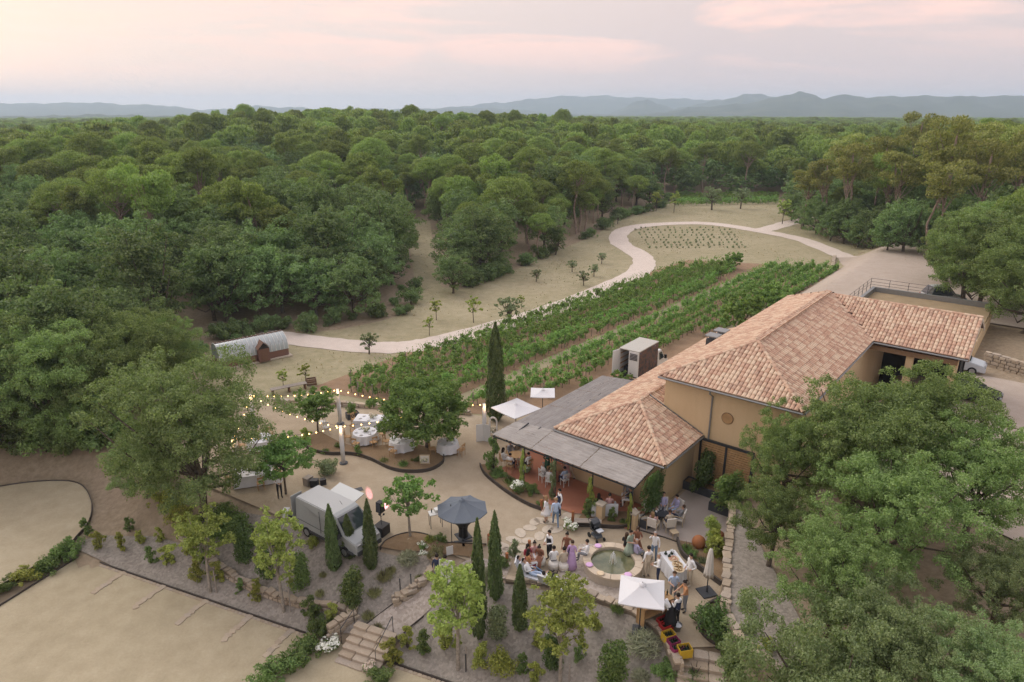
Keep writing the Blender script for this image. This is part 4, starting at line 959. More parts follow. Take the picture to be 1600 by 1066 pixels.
crown_at('oak_tree', NEAR[2], 1450, 655, 6.9, 'broad oak in front of the open wing of the house', .95, 2.2)
crown_at('oak_tree', NEAR[0], 1400, 790, 5.8, 'wide oak in the middle of the grove right of the stone wall', 1.0, 4.0)
crown_at('oak_tree', NEAR[1], 1212, 802, 4.0, 'low oak leaning over the top of the courtyard stone wall', .9, 5.0)
crown_at('oak_tree', NEAR[2], 1312, 885, 4.6, 'dense low oak right of the grey shrub on the wall', .95, .9)
crown_at('oak_tree', NEAR[1], 1530, 735, 6.2, 'dark oak beside the pale farm yard at the right edge', .95, 3.4)
crown_at('oak_tree', GREYO[0], 1572, 905, 4.6, 'pale grey-green oak at the right edge of the photo', 1.0, 1.0, .62, 8.0)
crown_at('oak_tree', GREYO[0], 1400, 1000, 4.2, 'grey-green oak at the bottom right, in front of the grove', 1.0, 2.6, .62, 8.0)
crown_at('oak_tree', GREYO[0], 1300, 1062, 2.9, 'small grey-green oak at the bottom below the wall', .8, 3.9, .62, 8.0)
crown_at('oak_tree', GREYO[0], 1540, 1052, 4.2, 'grey-green oak in the bottom right corner of the photo', .9, 5.2, .62, 8.0)
plant_tree('ash_tree', ASH[0], on(318, 808) - Vector((0, 0, .05)), 'big spreading ash left of the white van', 'tree', None, .4, (1.06, 1.06, 1.12))
plant_tree('ash_tree', ASH[1], on(232, 775) - Vector((0, 0, .05)), 'low wide tree overhanging the round terrace, left of the big ash', 'tree', None, 2.1, (.52, .52, .46))
plant_tree('oak_tree', LOWO[0], on(110, 700) - Vector((0, 0, .05)), 'tall oak at the wood edge above the round terrace', 'tree', None, 2.1, (1.05, 1.05, 1.1))
plant_tree('oak_tree', LOWO[1], on(20, 690) - Vector((0, 0, .05)), 'oak at the left edge of the photo by the round terrace', 'tree', None, 1.0, 1.05)
plant_tree('oak_tree', LOWO[1], on(190, 660) - Vector((0, 0, .05)), 'oak at the wood edge behind the big ash', 'tree', None, 3.0, 1.0)
plant_tree('oak_tree', LOWO[0], on(-70, 730) - Vector((0, 0, .05)), 'oak cut by the left edge of the photo', 'tree', None, .6, 1.0)
for i, (px, py, s_, lab) in enumerate(((60, 665, 1.05, 'oak between the two oaks at the left wood edge'), (150, 672, .9, 'oak with foliage to the ground left of the big ash'), (238, 630, .9, 'oak just behind the top of the big ash'), (272, 600, .7, 'oak left of the greenhouse'))): plant_tree('oak_tree', LOWO[i % 2], on(px, py) - Vector((0, 0, .05)), lab, 'tree', None, i * 1.3 + .4, s_)
MUL = proto('mul', *tree_mesh('mul', 301, 5.0, 3.5, 34000, .17, 80, .2, 0, .16, (.14, .25)), 'bark', 'mulberry_leaf')
plant_tree('mulberry_tree', MUL, on(668, 700), 'large round mulberry tree in the island bed', 'tree', None, .5, (1.0, 1.0, .98))
SML = [proto('s', *tree_mesh('s', 310 + i, 3.8, 1.7, 9000, .15, 44, .36, 0, .06, (.16, .28)), 'bark', 'mulberry_leaf') for i in range(2)]
plant_tree('mulberry_tree', SML[0], on(497, 676), 'small mulberry tree among the string lights', 'tree', None, .9, (.95, .95, .88))
plant_tree('mulberry_tree', SML[1], on(447, 772), 'small mulberry tree behind the back of the white van', 'tree', None, 2.0, (1.05, 1.05, 1.0))
SPA = proto('s', *tree_mesh('s', 320, 3.9, 1.5, 1900, .22, 26, .42, 0, .07), 'pale_bark', 'mulberry_leaf')
plant_tree('mulberry_tree', SPA, on(641, 838), 'thin young tree beside the grey parasol', 'tree', None, .2, (.95, .95, .95))
LIME = [proto('lime', *tree_mesh('lime', 330 + i, 5.4, 1.45, 8000, .125, 46, .46, 0, .075, (.14, .27)), 'pale_bark', 'lime_leaf') for i in range(4)]
for i, (px, py, s_, sxy, lab) in enumerate(((329, 926, .98, .95, 'young yellow-green tree at the left end of the gravel bed'), (444, 956, 1.1, 1.0, 'young pale green tree in front of the white van'), (716, 1046, 1.08, 1.08, 'young bright tree right of the cobbled ramp'), (875, 1075, 1.08, 1.02, 'young bright tree in front of the fountain'))):
    plant_tree('young_tree', LIME[i], on(px, py, -2), lab, 'tree', None, i * 1.3, (sxy, sxy, s_))
    st = MB(); p = on(px, py, -2); st.tube([(p.x + .38, p.y - .08, p.z - .1), (p.x + .38, p.y - .08, p.z + 1.45)], .035, 6); tag(st.obj('tree_stake', 'wood_grey'), 'thin grey stake beside the ' + lab.split(' ', 1)[1] if 0 else 'thin grey stake beside the ' + lab, 'stake')
# cypresses
def cypress_mesh(seed, H, Rad, n, size):
    r = np.random.default_rng(seed); t = r.random(n) ** .85; a = r.uniform(0, 6.28, n); prof_ = np.clip(np.minimum((t + .06) * 7, 1), 0, 1) * (1 - t ** 2.6) ** .8
    rad = Rad * prof_ * (.75 + .3 * r.random(n)) * (1 + .16 * np.sin(a * 4 + t * 9) + .1 * np.sin(a * 7 - t * 17)); p = np.stack([rad * np.cos(a), rad * np.sin(a), t * H * .99 + .1], 1)
    d = np.stack([np.cos(a), np.sin(a), np.full(n, .5)], 1); q = leaf_quads(p, d + r.normal(size=(n, 3)) * .45, size * (.7 + .7 * r.random(n)), r, .36, np.stack([np.cos(a) * .35, np.sin(a) * .35, np.ones(n)], 1))
    m = MB(); m.tube([(0, 0, -.2), (0, 0, H * .5), (0, 0, H * .9)], [Rad * .16, Rad * .1, .01], 6); return m, q
CYP = [proto('c', *cypress_mesh(400 + i, 4.2, .34, 4200, .17), 'bark', 'cypress_leaf') for i in range(3)]
BIGC = proto('c', *cypress_mesh(410, 7.6, .68, 9000, .21), 'bark', 'cypress_leaf')
plant_tree('cypress_tree', BIGC, on(775, 657), 'very tall dark cypress beside the white parasols', 'tree', None, 0)
for i, (px, py, h, lab) in enumerate(((523, 892, 3.9, 'leftmost of the three slim cypresses in front of the van'), (547, 872, 2.6, 'short middle cypress of the three in front of the van'), (581, 890, 4.1, 'slim cypress between the van and the loudspeaker'), (749, 998, 6.4, 'tall slim cypress behind the young bright tree by the ramp'), (774, 938, 4.9, 'slim cypress beside the wooden light post by the stepping stones'), (812, 985, 3.6, 'slim cypress below the lounging guests'))):
    plant_tree('cypress_tree', CYP[i % 3], on(px, py, -1), lab, 'tree', None, i * 1.1, (1.0, 1.0, h / 4.2))
# tall pines of the right-hand wood
r_ = np.random.default_rng(77)
for i, (px, py, zt) in enumerate(((1345, 222, 17), (1385, 210, 18), (1420, 232, 16.5), (1300, 245, 14), (1465, 205, 19.5), (1500, 180, 21), (1535, 186, 21), (1575, 190, 21), (1440, 175, 22), (1610, 200, 20), (1325, 205, 19), (1265, 262, 13), (1480, 250, 17), (1555, 215, 19.5))):
    # crown top pixel and height above datum of the top give the distance
    Yd = {0: 118, 1: 124, 2: 108, 3: 126, 4: 112, 5: 104, 6: 110, 7: 116, 8: 140, 9: 105, 10: 150, 11: 132, 12: 96, 13: 98}[i]
    b = -(py - 533) / FPX; dy = cP + b * sP; dz = -sP + b * cP; t = Yd / dy; x = (px - 800) / FPX * t; ztop = CAM_H + dz * t; zg = T(x, Yd); s_ = max(.6, (ztop - zg) / 15.0)
    plant_tree('tall_pine', TALLP[i % 4], (x, Yd, zg - .1), 'tall pine with bare leaning trunk above the oaks on the right', 'tree', 'tall pines on the right', r_.uniform(0, 6.28), (min(1.35, s_ ** .5 * 1.12), min(1.35, s_ ** .5 * 1.12), s_))
for i, (px, py, s_) in enumerate(((1236, 345, .75), (1256, 356, .8), (1275, 366, .85), (1296, 376, .8), (1318, 380, .9), (1340, 386, .8), (1362, 390, .9), (1386, 392, .85), (1412, 394, .95), (1436, 395, .8), (1280, 345, .9), (1310, 355, .9), (1345, 362, 1.0), (1380, 368, .95), (1420, 372, 1.0), (1460, 380, 1.0), (1490, 400, 1.0), (1520, 410, 1.05))):
    plant_tree('oak_tree', OAK[(i * 5) % 6], on(px, py, .5) - Vector((0, 0, .4)), 'low leafy oak at the foot of the tall pines on the right', 'tree', 'oaks at the foot of the tall pines', i * 1.9, (s_ * 1.05, s_ * 1.05, s_ * 1.0))
# umbrella pines that break the skyline of the hill, and those at the field edge
def pine_top(px, py, Yd, lab, grp, k, w=1.0):
    b = -(py - 533) / FPX; t = Yd / (cP + b * sP); x = (px - 800) / FPX * t; zt_ = CAM_H + (-sP + b * cP) * t; zg = T(x, Yd); s_ = max(.55, (zt_ - zg) / 10.0); plant_tree('umbrella_pine', PINE[k % 5], (x, Yd, zg - .1), lab, 'tree', grp, k * 1.3, (w * min(s_, 1.25), w * min(s_, 1.25), s_))
for k, (px, py, Yd) in enumerate(((640, 165, 285), (460, 169, 275), (382, 171, 262), (412, 174, 250), (722, 170, 290), (758, 174, 280), (805, 169, 300), (312, 184, 235), (236, 190, 220), (345, 178, 250), (590, 176, 270), (520, 180, 245), (880, 178, 300), (50, 208, 200), (130, 205, 205), (690, 180, 250))): pine_top(px, py, Yd, 'umbrella pine standing out on the skyline of the wooded hill', 'pines on the skyline of the wooded hill', k, .95)
for k, (px, py, Yd) in enumerate(((790, 316, 116), (873, 304, 122), (828, 298, 131), (906, 300, 128), (762, 330, 112), (938, 288, 140), (196, 248, 128), (300, 248, 132), (395, 246, 136), (150, 272, 112), (230, 225, 150), (440, 285, 112), (340, 220, 160), (470, 268, 122))): pine_top(px, py, Yd, 'umbrella pine with flat bright dome rising over the oaks %s' % ('at the field edge' if px > 700 else 'of the left hill'), 'domed pines %s' % ('at the field edge' if px > 700 else 'of the left hill'), k + 2, 1.0)
# trees by the yard on the right
for i, (px, py, s_, lab) in enumerate(((1505, 478, 1.25, 'big oak at the edge of the gravel yard, over the white vehicle'), (1560, 492, 1.3, 'oak with dark trunk behind the flat annex'), (1600, 520, 1.3, 'oak at the right edge behind the low stone wall'), (1545, 450, 1.2, 'oak behind the big oak of the gravel yard'), (1478, 440, .95, 'smaller oak standing in the gravel yard'), (1530, 474, 1.15, 'oak close behind the parapet of the flat annex'))):
    plant_tree('oak_tree', LOWO[i % 2], on(px, py, 2) - Vector((0, 0, .05)), lab, 'tree', None, i * 1.7, s_)
plant_tree('umbrella_pine', PINE[1], on(842, 404), 'lone umbrella pine with bare trunk standing at the field edge', 'tree', None, .5, (.72, .72, .72))
for i, (px, py, s_, lab) in enumerate(((708, 458, .62, 'round bushy oak alone at the field edge by the dirt lane'), (782, 430, .42, 'low round oak between the lone oak and the umbrella pine'), (868, 398, .5, 'small dark oak right of the lone umbrella pine'))):
    plant_tree('oak_tree', OAK[i], on(px, py), lab, 'tree', None, i * 2.0, (s_ * 1.1, s_ * 1.1, s_))
# saplings and small trees of the field
SAP = [proto('s', *tree_mesh('s', 340 + i, 2.4, .65, 500, .2, 14, .35, 0, .035), 'bark', 'lime_leaf') for i in range(2)]
OLV = [proto('s', *tree_mesh('s', 345 + i, 2.2, 1.0, 900, .17, 18, .3, 0, .07), 'bark', 'olive_leaf') for i in range(2)]
for i, (px, py, s_, k, lab) in enumerate(((577, 553, 1.0, 1, 'small olive tree standing on the grass beside the track'), (671, 524, .9, 0, 'sapling nearest the track on the dry field'), (682, 500, 1.05, 0, 'sapling by the wood edge on the dry field'), (740, 504, 1.25, 0, 'bright slim sapling in the middle of the dry field'), (795, 508, 1.5, 1, 'dark young tree at the track edge beside the cypress tip'), (815, 482, .7, 0, 'thin sapling just above the track'), (838, 440, .8, 1, 'pale young olive below the lone umbrella pine'),
        (894, 425, .8, 1, 'pale young olive left of the track bend'), (912, 446, .9, 1, 'pale young olive low on the slope by the track'), (928, 432, .8, 1, 'pale young olive nearest the track bend'), (940, 412, .8, 1, 'pale young olive high on the slope by the track bend'), (965, 350, 1.0, 1, 'grey olive at the top of the track loop'),
        (1025, 330, 2.0, 0, 'leftmost small tree in front of the far vines'), (1053, 332, 2.0, 0, 'second small tree in front of the far vines'), (1112, 328, 2.5, 1, 'third small tree in front of the far vines'), (1157, 326, 2.2, 1, 'fourth small tree in front of the far vines'), (1222, 350, 2.2, 0, 'sapling where the spur leaves the track'), (1450, 385, 2.6, 0, 'slim bright tree in front of the oaks by the yard'))):
    plant_tree('olive_tree' if k else 'sapling', (OLV if k else SAP)[i % 2], on(px, py), lab, 'tree', None, i * 1.1, s_)
BUSHM = tree_mesh('s', 350, 2.4, 1.3, 2600, .2, 24, .1, 0, .05); BUSHP = (BUSHM[0].mesh('stem', 'bark'), np_mesh('foliage', BUSHM[1], 4, 'vine_leaf'))
for i, (u, v, s_, lab) in enumerate(((-13.3, 57, .8, 'round bush at the far end of the grass lane'), (-14.0, 64, 1.1, 'larger round bush beyond the end of the grass lane'), (-1.2, 34, 1.9, 'light green bush tree between the house and the vines'), (.2, 38, 1.6, 'light green bush tree behind the hall roof'), (-3.6, 14.5, .75, 'bush beside the box truck'), (-5.6, 12.5, .6, 'low bush at the end of the pergola'))):
    p = W(u, v); plant_tree('bush', BUSHP, (p.x, p.y, T(p.x, p.y)), lab, 'bush', None, i * 1.4, s_, ('stem', 'foliage'))
# ------------------------------------------------------------------ shrubs
def shrub_mesh(kind, seed):
    r = np.random.default_rng(seed)
    if kind == 'round': q = clump_leaves([(r.normal() * .27, r.normal() * .27, .42 + r.uniform(-.28, .32)) for _ in range(26)], [r.uniform(.10, .26) for _ in range(26)], 2200, .10, r, 1, .3, .55, .7, .4)
    elif kind == 'upright': q = clump_leaves([(r.normal() * (.2 - .1 * i / 22), r.normal() * (.2 - .1 * i / 22), .15 + 1.05 * i / 22) for i in range(22)], [r.uniform(.07, .17) for _ in range(22)], 1500, .10, r, 1, .3, .55, .7, .3)
    elif kind == 'column': q = clump_leaves([(r.normal() * .17, r.normal() * .17, .25 + 1.55 * i / 30) for i in range(30)], [r.uniform(.16, .36) for _ in range(30)], 3800, .105, r, 1, .3, .6, .6, .5)
    elif kind == 'spray':
        n = 1500; a = r.uniform(0, 6.28, n); e = r.uniform(.05, 1.45, n); d = np.stack([np.cos(a) * np.sin(e), np.sin(a) * np.sin(e), np.cos(e) + .1], 1); rad = r.uniform(.25, .62, n)
        q = leaf_quads(d * rad[:, None] + np.array([0, 0, .05]), r.normal(size=(n, 3)), .26 * (.7 + .6 * r.random(n)), r, .10, d)
    elif kind == 'tuft':
        n = 420; a = r.uniform(0, 6.28, n); e = r.uniform(.0, .9, n); d = np.stack([np.cos(a) * np.sin(e), np.sin(a) * np.sin(e), np.cos(e)], 1)
        q = leaf_quads(d * .22 + np.stack([r.normal(size=n) * .12, r.normal(size=n) * .12, np.zeros(n)], 1), r.normal(size=(n, 3)), .45 * (.6 + .6 * r.random(n)), r, .07, d)
    elif kind == 'flower':
        q = clump_leaves([(r.normal() * .22, r.normal() * .22, .35 + r.uniform(-.1, .25)) for _ in range(9)], [.25] * 9, 900, .1, r)
    return q
SH = {}
def shrub_proto(kind, leaf, var):
    k = (kind, leaf, var)
    if k not in SH:
        m = MB()
        for j in range(4):
            a = j * 1.57 + var; m.tube([(0, 0, -.1), (.06 * math.cos(a), .06 * math.sin(a), .3), (.16 * math.cos(a), .16 * math.sin(a), .6)], [.025, .018, .006], 4, False)
        SH[k] = (m.mesh('stems', 'bark'), np_mesh('foliage', shrub_mesh(kind, 500 + var), 4, leaf))
    return SH[k]
def shrub(px, py, kind, leaf, sc, label, name='shrub', var=0, group=None, z0=-1.5, loc=None, petals=None):
    p = loc if loc is not None else on(px, py, z0); s_ = sc if hasattr(sc, '__len__') else (sc, sc, sc)
    o = plant_tree(name, shrub_proto(kind, leaf, var), p - Vector((0, 0, .03)), label, 'shrub', group, (px * .7) % 6.28, s_, ('stems', 'foliage'))
    if petals:
        r = np.random.default_rng(int(px)); q = clump_leaves([(r.normal() * .25, r.normal() * .25, .6 + r.uniform(-.1, .2)) for _ in range(7)], [.14] * 7, 170, .11, r, 1, .9, .9, .5, .8); link('flowers', np_mesh('flowers', q, 4, petals), o)
    return o
# hedge along the edge between the two gravel terraces
for i, (px, py, sc, lab) in enumerate(((5, 925, (.9, .9, .8), 'yellow-green bush at the left frame edge of the terrace hedge'), (45, 905, (1.1, 1.1, .95), 'wide bush in the hedge between the gravel terraces'), (78, 890, (1.1, 1.1, 1.0), 'bush at the upper end of the hedge between the gravel terraces'), (106, 866, (1.25, 1.25, 1.35), 'tall bright bush at the corner of the hedge'))):
    shrub(px, py, 'round', 'laurel_leaf' if i != 1 else 'yellow_leaf', sc, lab, 'hedge_bush', i, None, -2.2)
for i, (px, py, sc, lab) in enumerate(((430, 1062, (1.35, 1.35, 1.0), 'large hedge bush at the bottom edge left of the steps'), (462, 1040, (1.2, 1.2, 1.05), 'second hedge bush up from the bottom edge left of the steps'), (482, 1018, (1.0, 1.0, 1.0), 'third hedge bush up from the bottom edge left of the steps'), (500, 992, (.85, .85, 1.1), 'hedge bush nearest the stone wall by the steps'), (592, 1066, (1.1, 1.1, .7), 'low hedge bush at the bottom edge right of the steps'))):
    shrub(px, py, 'round', 'laurel_leaf', sc, lab, 'hedge_bush', i, None, -2.4)
YEL = [(138, 836, 1.0), (155, 856, .95), (190, 858, .9), (203, 830, .8), (220, 850, .8), (252, 846, .8), (236, 880, .9), (262, 880, .95), (297, 868, .8), (318, 880, 1.1), (312, 908, 1.2), (342, 905, .95), (375, 925, .7), (402, 940, .8), (403, 925, .7), (487, 968, 1.15), (520, 975, 1.0), (455, 918, .5), (540, 935, .6), (612, 1036, 1.15), (637, 1012, 1.0), (663, 1022, 1.05), (695, 1015, 1.1), (752, 1040, 1.0), (818, 1052, .9), (836, 1064, .9), (716, 1012, .6), (905, 1030, .7), (928, 985, .9), (838, 1010, .7)]
WH = ['at the left end of the gravel bed', 'in the gravel bed below the curved wall', 'beside the steps', 'right of the ramp']
for i, (px, py, s_) in enumerate(YEL):
    w = 0 if px < 280 else 1 if px < 560 else 3
    shrub(px, py, 'upright', 'yellow_leaf' if i % 3 else 'laurel_leaf', (s_ * .95, s_ * .95, s_ * 1.0), ('yellow-tipped' if i % 3 else 'green') + ' upright young shrub ' + WH[w], 'young_shrub', i % 4, ('yellow-tipped' if i % 3 else 'green') + ' young shrubs ' + WH[w])
shrub(783, 1052, 'round', 'yellow_leaf', (1.1, 1.1, 1.25), 'large yellow-green bush at the bottom beside the bright young tree', 'shrub', 2)
shrub(553, 950, 'column', 'laurel_leaf', (1.0, 1.0, 1.15), 'green column shrub on the slope behind the stone wall', 'column_shrub', 1)
shrub(958, 1072, 'column', 'laurel_leaf', (1.15, 1.15, 1.2), 'clipped oval column shrub at the bottom edge', 'column_shrub', 2)
shrub(473, 920, 'column', 'laurel_leaf', (.95, .95, 1.0), 'dark column shrub right of the pale young tree', 'column_shrub', 0)
shrub(383, 880, 'column', 'ivy_leaf', (1.0, 1.0, 1.05), 'dark column shrub behind the curved stone wall', 'column_shrub', 3)
shrub(420, 905, 'column', 'ivy_leaf', (.8, .8, .95), 'dark column shrub left of the pale young tree', 'column_shrub', 1)
shrub(778, 1000, 'column', 'olive_leaf', (.9, .9, 1.0), 'dull green column shrub right of the tall slim cypress', 'column_shrub', 2)
shrub(862, 1045, 'column', 'ivy_leaf', (.8, .8, 1.0), 'dark column shrub left of the tree before the fountain', 'column_shrub', 0)
shrub(489, 855, 'round', 'yellow_leaf', (.55, .55, .75), 'small rounded clipped bush in front of the van', 'shrub', 1)
shrub(638, 880, 'spray', 'grey_leaf', (1.0, 1.0, 1.0), 'silver-grey tufted bush above the cobbled ramp', 'grey_shrub', 0)
shrub(1005, 1015, 'spray', 'grey_leaf', (1.5, 1.5, 1.25), 'large silver-green tufted bush below the bar', 'grey_shrub', 1)
shrub(762, 906, 'spray', 'grey_leaf', (.7, .7, .9), 'small grey tufted bush between the two cypresses by the ramp', 'grey_shrub', 2)
shrub(836, 962, 'spray', 'grey_leaf', (.7, .7, .7), 'dull grey-green tufted bush right of the small cypress', 'grey_shrub', 0)
shrub(1000, 1064, 'spray', 'grey_leaf', (.75, .75, .8), 'grey tufted bush at the bottom edge right of the clipped column', 'grey_shrub', 2)
shrub(1038, 1056, 'round', 'laurel_leaf', (.9, .9, .7), 'round green bush inside the curved kerb wall', 'shrub', 3)
shrub(1166, 948, 'spray', 'grey_leaf', (.8, .8, .8), 'grey tufted bush on top of the stone wall', 'grey_shrub', 1, z0=1)
shrub(1168, 988, 'spray', 'olive_leaf', (.5, .5, .5), 'small grey-green tuft beside the wall-top stones', 'grey_shrub', 2, z0=1)
shrub(1200, 1014, 'round', 'yellow_leaf', (.55, .55, .6), 'small yellow-green bush on the wall-top gravel', 'shrub', 1, z0=1)
shrub(1575, 548, 'spray', 'grey_leaf', (1.5, 1.5, 1.4), 'silver-grey bush above the low stone wall by the car', 'grey_shrub', 0, z0=3, loc=Vector((*W(23.0, 34.0)[:2], 2.3)))
shrub(1600, 560, 'round', 'yellow_leaf', (1.3, 1.3, 1.2), 'yellow-green bush above the low stone wall', 'shrub', 2, z0=3, loc=Vector((*W(25.6, 33.0)[:2], 2.3)))
GR = [(600, 905, .9), (585, 930, .8), (700, 840, 0), (610, 895, .7), (575, 965, .7), (590, 985, .7), (395, 850, .8), (560, 905, .6), (655, 905, .5), (500, 930, .6), (505, 900, .5)]
for i, (px, py, s_) in enumerate(GR):
    if s_: shrub(px, py, 'tuft', 'grass_leaf', s_ * 1.2, 'loose tuft of dry grass on the slope above the ramp', 'grass_tuft', i % 3, 'grass tufts above the ramp')
# long yellow bush line under the big ash
for i, (px, py) in enumerate(((258, 790), (272, 803), (286, 818), (300, 836))): shrub(px, py, 'round', 'yellow_leaf', (1.2, 1.2, 1.3), 'yellow-green broom bush in the row under the big ash', 'broom_bush', i, 'broom bushes under the big ash')
for i, (px, py) in enumerate(((345, 845), (375, 835), (350, 815))): shrub(px, py, 'round', 'laurel_leaf', (1.4, 1.4, 1.3), 'leafy green bush under the right side of the big ash', 'bush', i, 'bushes under the right side of the ash')
for i, (px, py, sc) in enumerate(((8, 700, 2.2), (40, 706, 1.8), (72, 704, 2.4), (105, 708, 1.9), (138, 703, 2.3), (165, 695, 2.0), (185, 688, 2.4), (205, 700, 1.6))): shrub(px, py, 'round', 'oak_leaf_near', sc, 'leafy scrub at the foot of the wood above the round terrace', 'scrub_bush', i % 4, 'scrub above the round terrace')
# undergrowth along the wood edge
r_ = np.random.default_rng(88)
for i in range(34):
    t = r_.random() * 9; k = int(t); a, b = CLEAR[4 + k], CLEAR[5 + k]; p = a + (b - a) * (t - k); nrm = np.array([-(b - a)[1], (b - a)[0]]); nrm = nrm / (np.linalg.norm(nrm) + 1e-6)
    p = p + nrm * r_.uniform(-.3, 3.0); shrub(i, 0, 'round', 'oak_leaf', r_.uniform(.7, 2.2), 'low scrub bush at the foot of the wood along the field', 'scrub_bush', i % 4, 'scrub at the foot of the wood', loc=Vector((p[0], p[1], T(*p))))
for i in range(40):
    t = r_.random() * 8; k = 17 + int(t); a, b = CLEAR[k], CLEAR[k + 1]; p = a + (b - a) * (t - int(t)); shrub(i, 0, 'round', 'oak_leaf', r_.uniform(1.2, 2.6), 'low scrub bush at the wood edge behind the dry field', 'scrub_bush', i % 4, 'scrub at the wood edge behind the field', loc=Vector((p[0], p[1], T(*p))))
# ================================================================== beds, kerbs and paths of the courtyard
plain('edging', (.062, .052, .045), .7, var=.3, scale=5); plain('corten', (.30, .12, .05), .8, var=.3, scale=5)
def edging(label, line, h=.24, th=.06, z0=0.0, name='bed_edging', mat='edging', smooth=True):
    L = smooth_line(line, 5) if smooth else np.asarray(line, float); d = unit(np.gradient(L, axis=0)); n = np.stack([-d[:, 1], d[:, 0]], 1); m = MB(); rr = []
    f = z0 if callable(z0) else (lambda x, y: z0)
    for p, q in zip(L, n):
        z = f(*p); a, b = p + q * th / 2, p - q * th / 2; rr.append([(a[0], a[1], z - .15), (b[0], b[1], z - .15), (b[0], b[1], z + h), (a[0], a[1], z + h)])
    for a, b in zip(rr, rr[1:]): m.add(a + b, [(0, 1, 5, 4), (1, 2, 6, 5), (2, 3, 7, 6), (3, 0, 4, 7)])
    m.add(rr[0], [(0, 1, 2, 3)]); m.add(rr[-1], [(3, 2, 1, 0)]); return tag(m.obj(name, mat), label, 'edging')
def bed(pts, z=.1, mat='bed_soil'): return carpet('planting_bed', poly_px(pts), mat, z, 0, 0.0)
ISL = [(470, 690), (485, 704), (515, 711), (548, 711), (578, 719), (610, 734), (640, 739), (672, 736), (692, 724), (693, 712), (675, 702), (640, 694), (600, 697), (560, 702), (530, 692), (500, 676)]
bed(ISL); edging('dark curved edging round the island bed under the mulberry', [G(*p)[:2] for p in ISL[:10]])
PB = [(750, 728), (757, 742), (775, 758), (800, 776), (825, 790), (846, 798), (850, 788), (849, 776), (820, 757), (790, 742), (772, 726)]
bed(PB); edging('dark curved edging of the flower bed before the pergola', [G(*p)[:2] for p in PB[:6]])
PB2 = [(897, 822), (930, 824), (965, 826), (984, 823), (993, 814), (985, 802), (945, 800), (915, 797)]
bed(PB2); edging('dark edging of the small bed right of the pergola entrance', [G(*p)[:2] for p in PB2[:5]], .22)
RB = [(594, 856), (603, 846), (622, 837), (645, 833), (668, 837), (690, 848), (715, 850), (760, 852), (735, 872), (700, 868), (680, 864), (640, 862)]
carpet('planting_bed', np.array([on(*p)[:2] for p in RB]), 'bed_soil', .06, .7)
edging('thin edging round the bed of the thin young tree', [G(*p)[:2] for p in RB[:8]], .1, .04)
SB = [(1058, 846), (1066, 868), (1087, 886), (1127, 916), (1131, 890), (1134, 864), (1108, 858), (1083, 851)]
bed(SB); edging('dark timber edging of the bed behind the buffet table', [G(*p)[:2] for p in SB[:4]], .3, .1)
edging('dark steel strip along the edge of the pale patio', [G(*p)[:2] for p in [(990, 826), (1040, 841), (1060, 848), (1085, 852), (1108, 860), (1132, 866)]], .06, .05, 0, smooth=False)
IB = [(1128, 938), (1105, 950), (1092, 968), (1094, 985), (1106, 1000), (1126, 1012)]
bed(IB); edging('dark edging round the bed of the big conical bush', [G(*p)[:2] for p in IB], .28, .09)
edging('thin steel edging round the round gravel terrace', RTP[4:46], .1, .04, -2.0, smooth=False)
edging('thin steel edging at the far side of the parking terrace', [PK_A, PK_A + PK_D * 16.0], .12, .05, -2.5, smooth=False)
edging('thin steel edging up the left side of the parking terrace', [poly_px([(-60, 985)], -2.5)[0], PK_A], .12, .05, -2.5, smooth=False)
edging('thin steel edging of the parking terrace right of the steps', [PK_A + PK_D * 19.6, PK_A + PK_D * 36], .12, .05, -2.5, smooth=False)
edging('thin steel edging on the left side of the cobbled ramp', [on(*p)[:2] for p in [(562, 985), (618, 942)]], .1, .04, lambda x, y: T(x, y), smooth=False)
edging('thin steel edging on the right side of the cobbled ramp', [on(*p)[:2] for p in [(608, 1014), (640, 982), (662, 964)]], .1, .04, lambda x, y: T(x, y), smooth=False)
# stones let into the gravel
def flat_stone(seed, a, b):
    r = np.random.default_rng(seed); n = 9; P = [((a + r.uniform(-.06, .05)) * math.cos(6.283 * i / n) * .5, (b + r.uniform(-.06, .05)) * math.sin(6.283 * i / n) * .5) for i in range(n)]; m = MB(); m.prism(P, -.08, .022); return m.mesh('stepping_stone', 'stone_pale')
FS = [flat_stone(i, .78 + .07 * i, .6) for i in range(4)]
for i, (px, py) in enumerate(((828, 825), (856, 827), (813, 833), (803, 844), (825, 845), (843, 838), (786, 854), (816, 857), (805, 867), (793, 862), (846, 814), (869, 828), (835, 816), (784, 868), (860, 815), (886, 806), (902, 798))):
    p = G(px, py); link('stepping_stone', FS[i % 4], court, p, i * .9)
PARK = [o for o in COL.objects if o.name == 'parking'][0]
for i, t in enumerate((3.6, 6.6, 9.6, 12.6, 15.2)):
    for k in range(7):
        s_ = 1.0 + .28 * k; p = PK_A + PK_D * (t + random.uniform(-.04, .04)) - PK_N * (s_ - .85); ln = link('sett', STONES[(i + k) % 6], PARK, (p[0], p[1], -2.475), random.uniform(0, 3)); ln.scale = (.36, .32, .08)
for i in range(150):
    t = i * .24 + (3.3 if i > 66 else 0)
    if 16.2 < t < 19.4 or t > 36: continue
    p = PK_A + PK_D * t - PK_N * .13; ln = link('sett', STONES[i % 6], PARK, (p[0], p[1], -2.485), math.atan2(PK_D[1], PK_D[0])); ln.scale = (.225, .17, .08)
